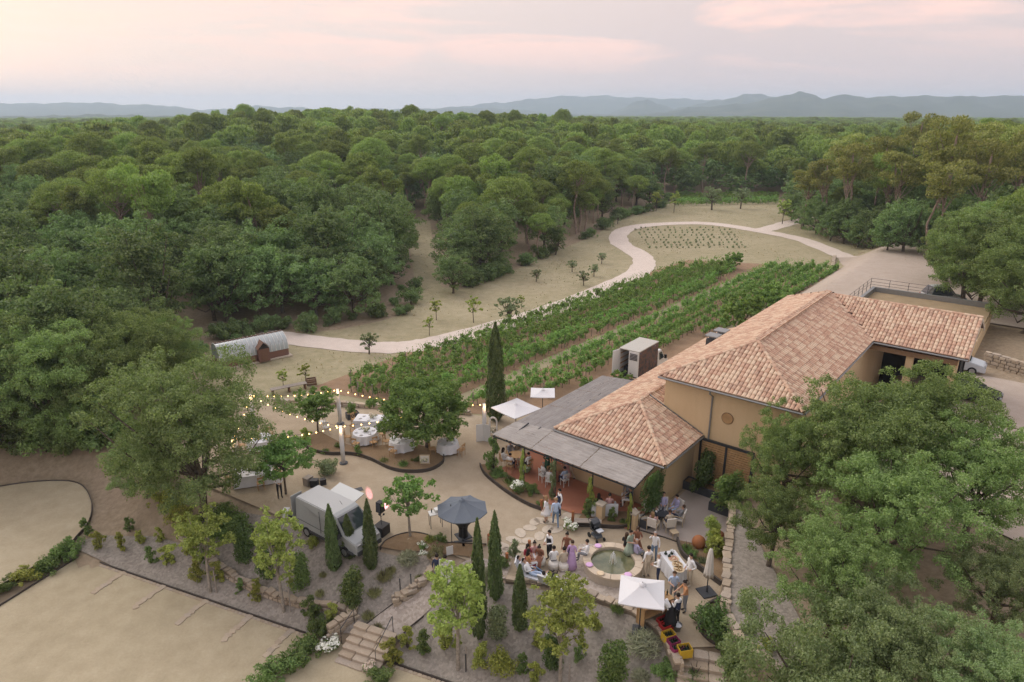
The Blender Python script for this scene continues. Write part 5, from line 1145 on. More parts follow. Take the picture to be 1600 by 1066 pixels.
# steps
def steps(label, top, dirn, width, n, rise, tread, z_top):
    o = thing('steps', label, 'steps'); d = np.array(dirn) / np.linalg.norm(dirn); nn = np.array([-d[1], d[0]]); k0 = 0
    for i in range(n):
        z = z_top - rise * (i + 1)
        for j in range(int(width / .62)):
            w = width / int(width / .62); w = w * 1.0; c = np.array(top) + d * (tread * (i + .5)) + nn * (-width / 2 + w * (j + .5)); q = link('step_stone', STONES[(i * 3 + j) % 6], o, (c[0], c[1], z + .0), math.atan2(nn[1], nn[0])); q.scale = (w * 1.06, tread * 1.25, rise * 1.25)
    core = MB()
    for i in range(n):
        c = np.array(top) + d * (tread * (i + .5)); core.box((c[0], c[1], z_top - rise * (i + 1) - .2), (tread * 1.02, width * .98, .42), math.atan2(d[1], d[0]))
    core.obj('core', 'mortar', o)
    return o
s_top = on(604, 982)[:2]; s_bot = np.array(G(552, 1030, -2.5)[:2])
sd_ = -PK_N * .9 - PK_D * .0; zt = T(*on(590, 985)[:2]); pc = np.array(on(590, 992)[:2])
steps('pale stone steps from the parking up to the cobbled ramp', pc, -PK_N, 2.3, 6, .15, .32, -1.6)
steps('pale stone steps below the bottle crates at the courtyard corner', np.array(G(1096, 1014)[:2]), (-.25, -1), 1.9, 7, .17, .42, .0)
def handrail(label, a, b, top_h=.95, name='handrail'):
    m = MB(); a, b = Vector(a), Vector(b); m.tube([a, a + Vector((0, 0, top_h)), b + Vector((0, 0, top_h)), b], .022, 6); tag(m.obj(name, 'dark_steel'), label, 'handrail')
p = on(534, 1005, -2); p2 = on(505, 1000, -2)
handrail('black handrail on the wall side of the lower steps', (p.x, p.y, p.z - .1), (p.x + .5, p.y + .75, p.z + .4))
p = G(588, 1042, -2.5); handrail('black handrail on the open side of the lower steps', (p.x, p.y, -2.5), (p.x + .62, p.y + 1.3, -1.7))
for i, (px, py, l) in enumerate(((626, 930, 'left black post of the rail at the top of the ramp'), (643, 923, 'right black post of the rail at the top of the ramp'), (728, 1050, 'black garden light post beside the parking edge'))):
    p = on(px, py, -1); m = MB(); m.tube([(p.x, p.y, p.z - .1), (p.x, p.y, p.z + .95)], .03, 6); m.ball((p.x, p.y, p.z + .97), .045, 8, 5); tag(m.obj('rail_post', 'dark_steel'), l, 'post')
# ================================================================== fountain
def fountain():
    c = G(957, 889); o = thing('fountain', 'round stone fountain basin with wide rim and small jet', 'fountain', c)
    R0, R1, h = 1.5, 1.1, .52
    m = MB(); n = 44; prof_ = [(R0 - .06, -.1), (R0 - .06, h - .1), (R1 + .02, h - .1), (R1, -.1)]
    m.lathe(prof_, n); m.obj('basin', 'stone_pale', o)
    for i in range(14):
        a0, a1 = 6.2832 * i / 14 + .008, 6.2832 * (i + 1) / 14 - .008; P = []
        for rr in (R0, R1):
            for k in range(5): a = a0 + (a1 - a0) * k / 4; P.append((rr * math.cos(a), rr * math.sin(a)))
        poly = P[:5] + P[5:][::-1]; q = MB(); q.prism(poly, h - .1, h + random.uniform(-.004, .006)); q.obj('rim_stone', 'stone_rim', o)
    m = MB(); m.lathe([(R1 + .01, .02), (R1 + .01, .05)], n); m.obj('basin_floor', 'moss', o)
    m = MB(); m.add([(R1 * math.cos(6.2832 * j / n), R1 * math.sin(6.2832 * j / n), .36) for j in range(n)], [tuple(range(n))]); m.obj('water', 'pool_water', o)
    m = MB(); m.lathe([(.05, .05), (.04, .4), (.025, .62)], 10); m.obj('nozzle', 'stone_pale', o)
    m = MB(); m.tube([(0, 0, .6), (0, 0, .95), (.02, 0, 1.05)], [.02, .03, .012], 6)
    for k in range(6): a = k * 1.047; m.tube([(0, 0, 1.0), (.1 * math.cos(a), .1 * math.sin(a), .85), (.17 * math.cos(a), .17 * math.sin(a), .38)], [.012, .012, .008], 4)
    m.obj('water_jet', 'spray', o)
    return c, R0, R1, h
plain('stone_rim', (.50, .42, .32), .85, var=.18, scale=2.5); plain('moss', (.10, .10, .05), .9); plain('spray', (.75, .78, .8), .2)
def water():
    t = NT('pool_water'); nz_ = t.noise(6, 4); t.bsdf(t.ramp(t.noise(2.2, 3), [(.35, (.085, .095, .05)), (.65, (.17, .165, .09))]), .06, Specular_IOR_Level=.6); t.bump(nz_, .15, .02); MATS['pool_water'] = t.done()
water()
FC, FR0, FR1, FH = fountain()
plain('pink_cushion', (.62, .40, .62), .85, var=.06); plain('cream_cushion', (.62, .50, .34), .85)
for i, (a, mt, lab) in enumerate(((118, 'pink_cushion', 'round lilac cushion on the back of the fountain rim'), (198, 'pink_cushion', 'round lilac cushion on the left of the fountain rim'), (235, 'cream_cushion', 'round cream cushion on the front of the fountain rim'), (296, 'pink_cushion', 'round lilac cushion on the fountain rim beside the parasol'))):
    m = MB(); m.lathe([(.12, .0), (.17, .015), (.19, .035), (.17, .055), (.1, .065)], 18); tag(m.obj('cushion', mt, None, True, FC + Vector((1.3 * math.cos(R(a)), 1.3 * math.sin(R(a)), FH + .006))), lab, 'cushion')
# ================================================================== parasols
plain('canvas_white', (.60, .60, .61), .9, var=.04, scale=3); plain('canvas_grey', (.115, .135, .16), .85, var=.1, scale=3); plain('canvas_cream', (.66, .63, .57), .9, var=.06)
def parasol(label, c, half, z, n=4, rz=0.0, mat='canvas_white', rise=.45, base='plate', pole_off=None, val=.05):
    o = thing('parasol', label, 'parasol', (c[0], c[1], 0), rz)
    rim = []
    for i in range(n):
        a = 6.2832 * (i + .5) / n; rim.append(Vector((half * math.cos(a), half * math.sin(a), z)))
    top = Vector((0, 0, z + rise)); m = MB()
    for i in range(n):
        a, b = rim[i], rim[(i + 1) % n]; k = 6; P = []
        for s_ in range(k + 1):
            t = s_ / k
            for q in range(5):
                e = q / 4; p = top.lerp(a.lerp(b, e), t); p.z -= .10 * math.sin(math.pi * e) * t * (rise if n == 4 else .5) + .06 * math.sin(math.pi * t); P.append(p)
        g = MB(); g.add(P, [(s_ * 5 + q, (s_ + 1) * 5 + q, (s_ + 1) * 5 + q + 1, s_ * 5 + q + 1) for s_ in range(k) for q in range(4)])
        e0, e1 = [P[k * 5 + q] for q in range(5)], [P[k * 5 + q] - Vector((0, 0, val)) for q in range(5)]
        g.add(e0 + e1, [(q, 5 + q, 6 + q, q + 1) for q in range(4)])
        g.obj('canopy_panel', mat, o, True)
    m = MB(); m.lathe([(.16, z + rise - .05), (.10, z + rise + .02), (.03, z + rise + .05), (.02, z + rise + .12)], 10); m.obj('vent_cap', mat, o)
    m = MB(); m.tube([(0, 0, 0), (0, 0, z + rise - .02)], .026, 8); m.obj('pole', 'dark_steel', o)
    for i in range(n):
        q = MB(); q.tube([(0, 0, z + rise - .22), Vector((rim[i].x * .95, rim[i].y * .95, rim[i].z - .10))], .011, 4); q.obj('rib', 'dark_steel', o)
    if base == 'plate': m = MB(); m.box((0, 0, .03), (.6, .6, .06)); m.box((0, 0, .18), (.07, .07, .3)); m.obj('base', 'anthracite', o)
    else:
        m = MB()
        for a in (0, 1.5708): m.box((0, 0, .03), (1.0, .13, .06), a)
        m.obj('base', 'anthracite', o)
    return o
cpx = G(1003, 923, 2.15); parasol('square white parasol over the wooden bar', cpx, 1.36, 2.1, 4, R(-12), rise=.42)
cpx = G(806, 634.5, 2.35); parasol('square white parasol nearest the pergola corner', cpx, 1.75, 2.2, 4, R(42), rise=.3)
cpx = G(848, 611.5, 2.35); parasol('square white parasol farther back beside the vines', cpx, 1.25, 2.25, 4, R(-3), rise=.25)
cpx = G(722, 791, 2.2); parasol('large grey octagonal parasol on the gravel', cpx, 1.38, 2.05, 8, R(8), 'canvas_grey', .55, 'cross'); GP = cpx
def folded_parasol():
    c = G(1104, 926); o = thing('parasol', 'closed cream parasol on a square steel base beside the buffet', 'parasol', c)
    m = MB(); m.box((0, 0, .03), (.75, .75, .06), .3); m.box((0, 0, .16), (.08, .08, .26)); m.obj('base', 'anthracite', o)
    m = MB(); m.tube([(0, 0, 0), (0, 0, 2.5)], .026, 8); m.obj('pole', 'dark_steel', o)
    m = MB(); m.lathe([(.03, 2.5), (.07, 2.42), (.12, 2.1), (.15, 1.7), (.19, 1.2), (.22, .95), (.10, .97)], 32, (0, 0, 0), lambda i, w: 1 + .25 * math.sin(8 * w + i * .3)); m.obj('canopy', 'canvas_cream', o, True)
folded_parasol()
# black flared stand, cart and lamp beside the grey parasol
def flare():
    c = G(724, 838); o = thing('bar_stand', 'black flared drinks stand under the grey parasol', 'stand', c)
    m = MB(); m.lathe([(.34, 0), (.34, .04), (.26, .06), (.24, .5), (.3, .72), (.62, 1.12), (.64, 1.18)], 20); m.obj('body', 'black_plastic', o)
    m = MB(); m.lathe([(.63, 1.18), (.63, 1.21)], 20); m.obj('top', 'black_plastic', o)
    m = MB(); m.box((0, -.2, 1.27), (.14, .1, .12), .3); m.obj('red_box', 'red_paint', o)
    m = MB(); m.box((0, 0, .025), (.75, .75, .05), .5); m.obj('base', 'anthracite', o)
flare()
def side_table():
    c = G(681, 822); o = thing('side_table', 'small white side table left of the grey parasol', 'table', c, .35)
    m = MB(); m.box((0, 0, .86), (.72, .5, .05)); m.obj('top', 'white_paint', o)
    for x in (-.32, .32):
        for y in (-.2, .2): q = MB(); q.tube([(x, y, 0), (x, y, .84)], .018, 6); q.obj('leg', 'dark_steel', o)
    b = MB(); b.box((0, 0, .09), (.36, .3, .18)); tag(b.obj('box', 'white_paint', None, False, c + Vector((.12, .1, .885)), .5), 'white box on the small side table', 'box')
    b = MB(); b.lathe([(.035, 0), (.035, .16), (.012, .2), (.012, .26)], 8); tag(b.obj('bottle', 'dark_glass', None, True, c + Vector((-.2, -.02, .885))), 'dark bottle on the small side table', 'bottle')
glassy('dark_glass', (.02, .035, .02)); side_table()
p = G(706, 848); m = MB(); m.tube([(0, 0, 0), (0, 0, 2.35)], .022, 6); m.lathe([(.1, 0), (.1, .02)], 10); tag(m.obj('slim_pole', 'dark_steel', None, False, p), 'slim grey pole in front of the grey parasol', 'pole')
# ================================================================== loudspeaker
def speaker():
    c = G(597, 834); o = thing('subwoofer', 'black bass speaker cabinet on the gravel beside the van', 'speaker', c, -.5)
    m = MB(); m.box((0, 0, .3), (.62, .66, .56)); m.obj('cabinet', 'black_plastic', o); m = MB(); m.box((0, -.335, .3), (.52, .012, .46)); m.obj('grille', 'anthracite', o)
    for x in (-.25, .25):
        for y in (-.27, .27): q = MB(); q.lathe([(.03, 0), (.03, .025)], 8, (x, y, 0)); q.obj('foot', 'black_plastic', o)
    o = thing('loudspeaker', 'black loudspeaker raised on a pole above its bass cabinet', 'speaker', c + Vector((0, 0, .585)), -.5)
    m = MB(); m.tube([(0, 0, 0), (0, 0, .85)], .02, 6); m.obj('pole', 'dark_steel', o); m = MB(); m.box((0, 0, 1.12), (.36, .34, .6), 0, .9); m.obj('cabinet', 'black_plastic', o); m = MB(); m.box((0, -.168, 1.12), (.28, .01, .5), 0, .9); m.obj('grille', 'anthracite', o)
    # pair of small pink event spots clipped to the pole, shining on the gravel
    for i, (px, py) in enumerate(((577, 772), (602, 789))):
        t_ = G(px, py, .0); src = c + Vector((-.12 + .24 * i, .2, 1.1)); d_ = t_ - src; ld = bpy.data.lights.new('event_spot', 'SPOT'); ld.energy = (5000, 4500)[i]; ld.color = (1, .38, .60); ld.spot_size = R((6, 9)[i]); ld.spot_blend = .7; ld.shadow_soft_size = .02
        lo = bpy.data.objects.new('event_spot_light', ld); COL.objects.link(lo); lo.location = src + d_.normalized() * .1; lo.rotation_euler = (-d_).to_track_quat('Z', 'Y').to_euler()
        f = thing('event_spot', ('left' if i == 0 else 'right') + ' small black spotlight shining pink light on the gravel', 'spotlight', src)
        m = MB(); dn = d_.normalized(); m.tube([-dn * .1, dn * .06], [.05, .06], 10); m.obj('housing', 'black_plastic', f); m = MB(); m.tube([Vector((0, 0, 0)), Vector((.12 - .24 * i, -.2, -.05))], .012, 5); m.obj('bracket', 'dark_steel', f)
speaker()
# ================================================================== vehicles
plain('tyre', (.02, .02, .02), .85); plain('rim', (.35, .36, .37), .35, .7); plain('bumper', (.05, .052, .055), .6)
def emis(name, col, st):
    t = NT(name); e = t.n('ShaderNodeEmission', {'Color': (*col, 1), 'Strength': st}); MATS[name] = t.done(e)
emis('bulb_glow', (1.0, .56, .18), 7.0); emis('pole_glow', (1.0, .72, .45), 1.6)
def wheel(par, x, y, r, w=.22):
    s_ = 1 if y > 0 else -1; o = thing('wheel', '', ''); 
    for k in ('label', 'category'): del o[k]
    o.parent = par; o.location = (x, y, r); n = 18
    def cyl(nm, r0, y0, y1, mat):
        m = MB(); P = [(r0 * math.cos(6.2832 * j / n), yy, r0 * math.sin(6.2832 * j / n)) for yy in (y0, y1) for j in range(n)]
        m.add(P, [(j, (j + 1) % n, n + (j + 1) % n, n + j) for j in range(n)] + [tuple(range(n)), tuple(range(2 * n - 1, n - 1, -1))]); m.obj(nm, mat, o)
    cyl('tyre', r, -w / 2, w / 2, 'tyre'); cyl('rim', r * .62, -w / 2 * s_ - .0, (w / 2 + .012) * s_, 'rim')
def loft(prof_, wfun, mats='van_white'):
    """solid from a closed side profile (x,z); half width from wfun(x,z)"""
    n = len(prof_); P = [(x, -wfun(x, z), z) for x, z in prof_] + [(x, wfun(x, z), z) for x, z in prof_]
    bm = bmesh.new(); v = [bm.verts.new(p) for p in P]; a = bm.faces.new(v[:n]); b = bm.faces.new(v[n:][::-1])
    for i in range(n): bm.faces.new((v[i], v[n + i], v[n + (i + 1) % n], v[(i + 1) % n]))
    bmesh.ops.triangulate(bm, faces=[a, b]); bmesh.ops.recalc_face_normals(bm, faces=bm.faces[:])
    bmesh.ops.bevel(bm, geom=[e for e in bm.edges if len(e.link_faces) == 2 and e.calc_face_angle(0) > .5], offset=.045, segments=2, affect='EDGES')
    me_ = bpy.data.meshes.new('body'); bm.to_mesh(me_); bm.free(); me_.materials.append(MATS[mats]); return me_
def decal(m, pts): m.add(pts, [tuple(range(len(pts)))])
def van():
    o = thing('delivery_van', 'pale grey-white delivery van parked by the planting, side hatch raised', 'van', (-11.3, 32.95, 0), R(-36.0)); o.scale = (.90, .92, .85)
    wf = lambda x, z: (.99 if z < 1.25 else .99 - (z - 1.25) * .115) * (1 if x < 4.3 else 1 - (x - 4.3) * .09)
    prof_ = [(0, .42), (0, 2.38), (.08, 2.5), (3.4, 2.5), (3.62, 2.40), (4.42, 1.42), (5.22, 1.14), (5.36, .95), (5.38, .42)]
    link('body', loft(prof_, wf), o)
    ws = [(3.68, 2.30), (4.40, 1.45)]; m = MB(); 
    def on_ws(t, s_): x = ws[0][0] * (1 - t) + ws[1][0] * t; z = ws[0][1] * (1 - t) + ws[1][1] * t; return (x + .028, s_ * (wf(x, z) - .09), z + .024)
    decal(m, [on_ws(0, -1), on_ws(1, -1), on_ws(1, 1), on_ws(0, 1)]); m.obj('windshield', 'car_glass', o)
    for s_ in (-1, 1):
        m = MB(); pts = [(3.35, 2.02), (3.35, 1.38), (4.30, 1.38), (3.82, 2.02)]; pts = [(x, s_ * (wf(x, z) + .012), z) for x, z in pts]; decal(m, pts if s_ < 0 else pts[::-1]); m.obj('side_window', 'car_glass', o)
        m = MB(); m.box((4.12, s_ * 1.12, 1.42), (.12, .2, .28)); m.beam((4.14, s_ * .95, 1.36), (4.12, s_ * 1.1, 1.38), .05, .05); m.obj('mirror', 'bumper', o)
        m = MB(); m.box((5.28, s_ * .68, .98), (.16, .34, .2), 0, .8); m.obj('headlight', 'rim', o)
        m = MB(); m.box((2.6, s_ * .985, .50), (5.0, .05, .18)); m.obj('sill_moulding', 'bumper', o)
        for x in (1.0, 4.35): wheel(o, x, s_ * .90, .34)
        m = MB(); m.box((1.75, s_ * (wf(1, 1.1) + .004), 1.05), (3.1, .02, .015)); m.box((2.3, s_ * (wf(1, 1.6) + .0), 1.55), (.012, .03, 1.55)); m.obj('panel_seam', 'bumper', o)
    m = MB(); m.box((5.38, 0, .55), (.12, 1.72, .26)); m.obj('bumper', 'bumper', o); m = MB(); m.box((5.37, 0, .82), (.05, 1.0, .13)); m.obj('grille', 'black_plastic', o)
    # faint grey emblem and lettering strokes on the near side
    m = MB(); y = lambda z: -(wf(1, z) + .010)
    for k in range(6): a = k * 1.047; c = (.95 + .09 * math.cos(a), 1.80 + .09 * math.sin(a)); m.add([(c[0] + .05 * math.cos(a + b), y(c[1]), c[1] + .05 * math.sin(a + b)) for b in (0, 2.1, 4.2)], [(0, 1, 2)])
    x = 1.35
    for k, w in enumerate((.10, .13, .05, .13, .05, .13, .12, .12)):
        h = .34 if k in (0, 4) else .22
        m.add([(x, y(1.66), 1.66), (x + .035, y(1.66), 1.66), (x + .035, y(1.66 + h), 1.66 + h), (x, y(1.66 + h), 1.66 + h)], [(0, 1, 2, 3)])
        if w > .06: m.add([(x + .035, y(1.66 + .18), 1.84), (x + w, y(1.84), 1.84), (x + w, y(1.88), 1.88), (x + .035, y(1.88), 1.88)], [(0, 1, 2, 3)]); m.add([(x + w - .03, y(1.66), 1.66), (x + w, y(1.66), 1.66), (x + w, y(1.86), 1.86), (x + w - .03, y(1.86), 1.86)], [(0, 1, 2, 3)])
        x += w + .07
    m.obj('lettering', 'letter_grey', o)
    # raised hatch on the far side and opened rear door
    m = MB(); m.box((0, 0, 0), (2.2, .9, .05), rot=Matrix.Rotation(R(14), 3, 'X')); m.obj('side_hatch', 'van_white', o, loc=(2.1, 1.28, 2.42))
    m = MB(); m.box((-.36, .0, 1.42), (.05, .78, 1.9)); h = m.obj('rear_door', 'van_white', o, loc=(-.02, -.52, 0)); m = MB(); m.box((-.39, 0, 1.9), (.02, .5, .55)); m.obj('rear_window', 'car_glass', h)
    m = MB(); m.box((-.005, 0, 1.4), (.03, 1.6, 1.75)); m.obj('opening_shade', 'interior_shade', o)  # near-black sheet painted as the shade inside the load space
    m = MB(); m.tube([(3.0, .2, 2.5), (2.8, .2, 2.68)], .012, 5); m.obj('aerial', 'black_plastic', o)
plain('letter_grey', (.32, .33, .33), .6); van()
def graphic():
    t = NT('truck_graphic'); v = t.n('ShaderNodeTexVoronoi', {'Vector': t.noise(1, 1) and t.tc.outputs['Object'], 'Scale': 1.6}); f = t.noise(2.2, 5, .6)
    c = t.ramp(f, [(.3, (.025, .025, .03)), (.45, (.06, .05, .06)), (.56, (.16, .08, .05)), (.62, (.05, .05, .10)), (.72, (.30, .28, .28))]); t.bsdf(c, .5, Specular_IOR_Level=.3); MATS['truck_graphic'] = t.done()
graphic()
def truck():
    p = W(-4.9, 15.2); o = thing('box_truck', 'white box truck with dark printed side and open rear doors behind the pergola', 'truck', (9.65, 52.9, 0), R(52))
    L, Wd, z0, z1 = 3.5, 1.8, .95, 3.2; h = Wd / 2
    m = MB(); m.box((L / 2, 0, z0), (L, Wd, .1)); m.obj('floor', 'interior_shade', o)
    m = MB(); m.box((L / 2, 0, z1), (L + .04, Wd + .04, .08)); m.obj('roof', 'truck_roof', o)
    for s_ in (-1, 1): m = MB(); m.box((L / 2, s_ * (h - .03), (z0 + z1) / 2), (L, .05, z1 - z0 - .1)); m.obj('side_panel', 'truck_white', o)
    m = MB(); m.box((L - .03, 0, (z0 + z1) / 2), (.05, Wd - .12, z1 - z0 - .1)); m.obj('front_panel', 'wood_grey', o)
    m = MB(); m.box((L / 2 + .02, -h - .004, (z0 + z1) / 2), (L - .1, .012, z1 - z0 - .12)); m.obj('side_print', 'truck_graphic', o, )
    m = MB(); m.box((0, -h / 2, (z0 + z1) / 2), (.05, h - .02, z1 - z0 - .1)); d = m.obj('rear_door', 'truck_white', o, loc=(-.03, 0, 0))
    m = MB()
    for k in range(5): m.box((-.045, -h / 2, 2.95 - k * .12), (.012, h - .2, .085))
    m.obj('lettering', 'letter_dark', d)
    m = MB(); m.box((-.045, -h / 2 + .2, 1.25), (.012, .16, .06)); m.obj('small_lettering', 'letter_dark', d)
    m = MB(); m.box((-.42, 0, (z0 + z1) / 2), (.84, .05, z1 - z0 - .1)); m.obj('open_door', 'truck_white', o, loc=(0, h - .02, 0), rz=R(-12))
    for k in range(4): m = MB(); m.box((1.6, h - .08, 1.4 + k * .45), (3.0, .03, .09)); m.obj('cargo_rail', 'wood_warm', o)
    for k, (x, y, s_) in enumerate(((.7, .45, .5), (1.3, .2, .6), (.8, .1, .4))): m = MB(); m.box((x, y, z0 + .05 + s_ / 2), (s_, s_ * .8, s_), .2 * k); tag(m.obj('flight_case', ('black_plastic', 'anthracite', 'dark_paint')[k], None, False, o.location, R(52)), ('big black', 'grey', 'small dark')[k] + ' flight case inside the open box truck', 'case')
    m = MB(); m.box((-.1, 0, .6), (.12, Wd, .12)); m.box((-.3, 0, .75), (.5, Wd * .9, .05)); m.obj('tail_lift', 'dark_steel', o)
    wf = lambda x, z: .95 - max(0, z - 1.3) * .1
    link('cab', loft([(L + .05, .5), (L + .05, 2.3), (L + .8, 2.28), (L + 1.35, 1.45), (L + 1.95, 1.15), (L + 2.05, .5)], wf, 'truck_white'), o)
    for s_ in (-1, 1):
        m = MB(); pts = [(L + .3, 2.1), (L + .3, 1.45), (L + 1.2, 1.45), (L + .78, 2.1)]; pts = [(x, s_ * (wf(x, z) + .012), z) for x, z in pts]; decal(m, pts if s_ < 0 else pts[::-1]); m.obj('side_window', 'car_glass', o)
        m = MB(); m.box((L + 1.1, s_ * 1.12, 1.6), (.12, .2, .34)); m.obj('mirror', 'black_plastic', o)
        m = MB(); m.box((L + 1.98, s_ * .66, .95), (.14, .3, .2)); m.obj('headlight', 'rim', o)
        for x in (.8, L + 1.1): wheel(o, x, s_ * .8, .36)
        m = MB(); m.box((-.02, s_ * (h - .12), .75), (.06, .12, .16)); m.obj('tail_light', 'red_paint', o)
    m = MB(); decal(m, [(L + .84, -.78, 2.24), (L + 1.36, -.86, 1.49), (L + 1.36, .86, 1.49), (L + .84, .78, 2.24)]); m.obj('windshield', 'car_glass', o, loc=(.02, 0, .02))
plain('truck_roof', (.42, .41, .37), .8); plain('letter_dark', (.07, .07, .075), .6); truck()
def car(label, loc, rz, paint, kind='car'):
    o = thing('parked_car' if kind == 'car' else 'parked_van', label, kind, loc, rz)
    wf = lambda x, z: (.88 if z < .8 else .88 - (z - .8) * .32) * (1 - .10 * max(0, abs(x - 2.1) - 1.5))
    hh = 1.46 if kind == 'car' else 1.95
    link('body', loft([(0, .3), (.02, .82), (.12, 1.0), (.75, hh - .08), (1.4, hh), (2.3, hh - .03), (3.15, 1.02), (4.05, .84), (4.22, .62), (4.22, .3)], wf, paint), o)
    m = MB(); decal(m, [(2.38, -.62, hh - .06), (3.1, -.74, 1.07), (3.1, .74, 1.07), (2.38, .62, hh - .06)]); m.obj('windshield', 'car_glass', o, loc=(.035, 0, .03))
    m = MB(); decal(m, [(.72, .6, hh - .1), (.16, .7, 1.06), (.16, -.7, 1.06), (.72, -.6, hh - .1)]); m.obj('rear_window', 'car_glass', o, loc=(-.035, 0, .03))
    for s_ in (-1, 1):
        m = MB(); pts = [(.62, 1.02), (2.95, 1.02), (2.25, hh - .12), (.95, hh - .12)]; pts = [(x, s_ * (wf(x, z) + .015), z) for x, z in pts]; decal(m, pts if s_ < 0 else pts[::-1]); m.obj('side_window', 'car_glass', o)
        m = MB(); m.box((4.12, s_ * .58, .72), (.2, .34, .13), 0, .8); m.obj('headlight', 'rim', o); m = MB(); m.box((.03, s_ * .62, .86), (.08, .26, .14)); m.obj('tail_light', 'red_paint', o)
        m = MB(); m.box((2.75, s_ * .94, 1.05), (.14, .16, .12)); m.obj('mirror', paint, o)
        for x in (.8, 3.35): wheel(o, x, s_ * .76, .32, .2)
    return o
def ground_at(u, v): p = W(u, v); return Vector((p.x, p.y, T(p.x, p.y) + .015))
car('silver car nosing out behind the end of the wing', ground_at(15.3, 31.3), TH - R(88), 'silver_paint')
car('silver car parked under the oaks beside the hall', ground_at(15.6, 9.6), TH + R(190), 'silver_paint')
car('dark car parked inside the open wing', ground_at(16.9, 24.8), TH - R(90), 'dark_paint')
car('silver car parked in front of the open wing under the oaks', ground_at(17.6, 16.0), TH + R(160), 'silver_paint')
car('white vehicle under the big oak of the gravel yard', ground_at(11.5, 52.5), TH - R(60), 'van_white', 'van')
# ================================================================== festoon court
PT = {}
def lamp_post(key, px, py, h, label, glow=True):
    p = G(px, py); o = thing('draped_post', label, 'post', p); m = MB(); m.box((0, 0, h / 2), (.17, .17, h), .4); m.obj('post', 'white_paint', o)
    m = MB(); m.lathe([(.28, 0), (.28, .05)], 14); m.obj('foot', 'anthracite', o)
    m = MB(); m.lathe([(.10, h - .25), (.125, h * .75), (.14, h * .5), (.12, .12)], 14, (0, 0, 0), lambda i, w: 1 + .10 * math.sin(5 * w + i)); m.obj('drape', 'white_cloth', o, True)
    PT[key] = p + Vector((0, 0, h))
    ld = bpy.data.lights.new('post_lamp', 'POINT'); ld.energy = 16; ld.color = (1, .6, .3); ld.shadow_soft_size = .05; lo = bpy.data.objects.new('post_lamp', ld); COL.objects.link(lo); lo.location = p + Vector((.05, -.28, h - .15))
    m = MB(); m.ball((.05, -.26, h - .12), .045, 8, 6); m.obj('lamp', 'bulb_glow', o)
lamp_post('A', 532, 662, 2.75, 'white draped post behind the small mulberry, lit by a warm lamp'); lamp_post('B', 537, 724, 2.7, 'white draped post at the edge of the island bed, lit by a warm lamp'); lamp_post('C', 757, 684, 2.6, 'white draped post beside the tall cypress'); lamp_post('D', 372, 742, 2.6, 'white draped post hidden among the ash branches'); lamp_post('E', 398, 668, 2.6, 'white draped post behind the right side of the ash')
def string(label, a, b, n, sag):
    o = thing('string_light', label, 'string lights', a, 0, 'festoon string lights'); d = b - a; pts = [d * (i / 16) - Vector((0, 0, sag * 4 * (i / 16) * (1 - i / 16))) for i in range(17)]
    m = MB(); m.tube(pts, .008, 4); m.obj('cable', 'black_plastic', o)
    for i in range(n):
        t = (i + .5) / n; p = d * t - Vector((0, 0, sag * 4 * t * (1 - t) + .06)); q = link('bulb', BULB, o, p)
bm_ = MB(); bm_.ball((0, 0, 0), .042, 8, 6); BULB = bm_.mesh('bulb', 'bulb_glow', True)
string('string of warm bulbs from the ash to the far draped post', PT['E'], PT['A'], 13, .25); string('string of warm bulbs from the ash to the near draped post', PT['D'], PT['B'], 15, .3); string('string of warm bulbs from the far post over the tables to the cypress', PT['A'], PT['C'], 20, .45)
string('string of warm bulbs from the near post up behind the mulberry', PT['B'], G(700, 628, 2.5), 14, .3); string('string of warm bulbs crossing behind the small mulberry', PT['E'], PT['B'], 12, .4); string('string of warm bulbs between the two posts in the ash', PT['D'], PT['E'], 6, .2)
# ------------------------------------------------------------------ chairs and tables
def chair_meshes():
    a = MB(); a.box((0, 0, .45), (.42, .42, .04)); b = MB(); b.box((0, -.2, .85), (.40, .03, .12)); b.beam((-.16, -.2, .5), (.16, -.2, .8), .025, .025); b.beam((.16, -.2, .5), (-.16, -.2, .8), .025, .025)
    l = MB(); l.tube([(0, 0, 0), (0, 0, .45)], .018, 5); r = MB(); r.tube([(0, 0, 0), (0, 0, .45), (0, -.03, .92)], .018, 5)
    return {k: (a.mesh('seat', mt), b.mesh('backrest', mt), l.mesh('leg', mt), r.mesh('leg', mt)) for k, mt in (('wood', 'wood_warm'), ('white', 'white_paint'))}
CH = chair_meshes()
def chair(loc, rz, label, kind='wood', group=None):
    """faces local +Y"""
    o = thing('chair', label, 'chair', loc, rz, group); s_, b, l, r = CH[kind]; link('seat', s_, o); link('backrest', b, o)
    for x in (-.18, .18): link('leg', l, o, (x, .18, 0)); link('leg', r, o, (x, -.18, 0))
    return o
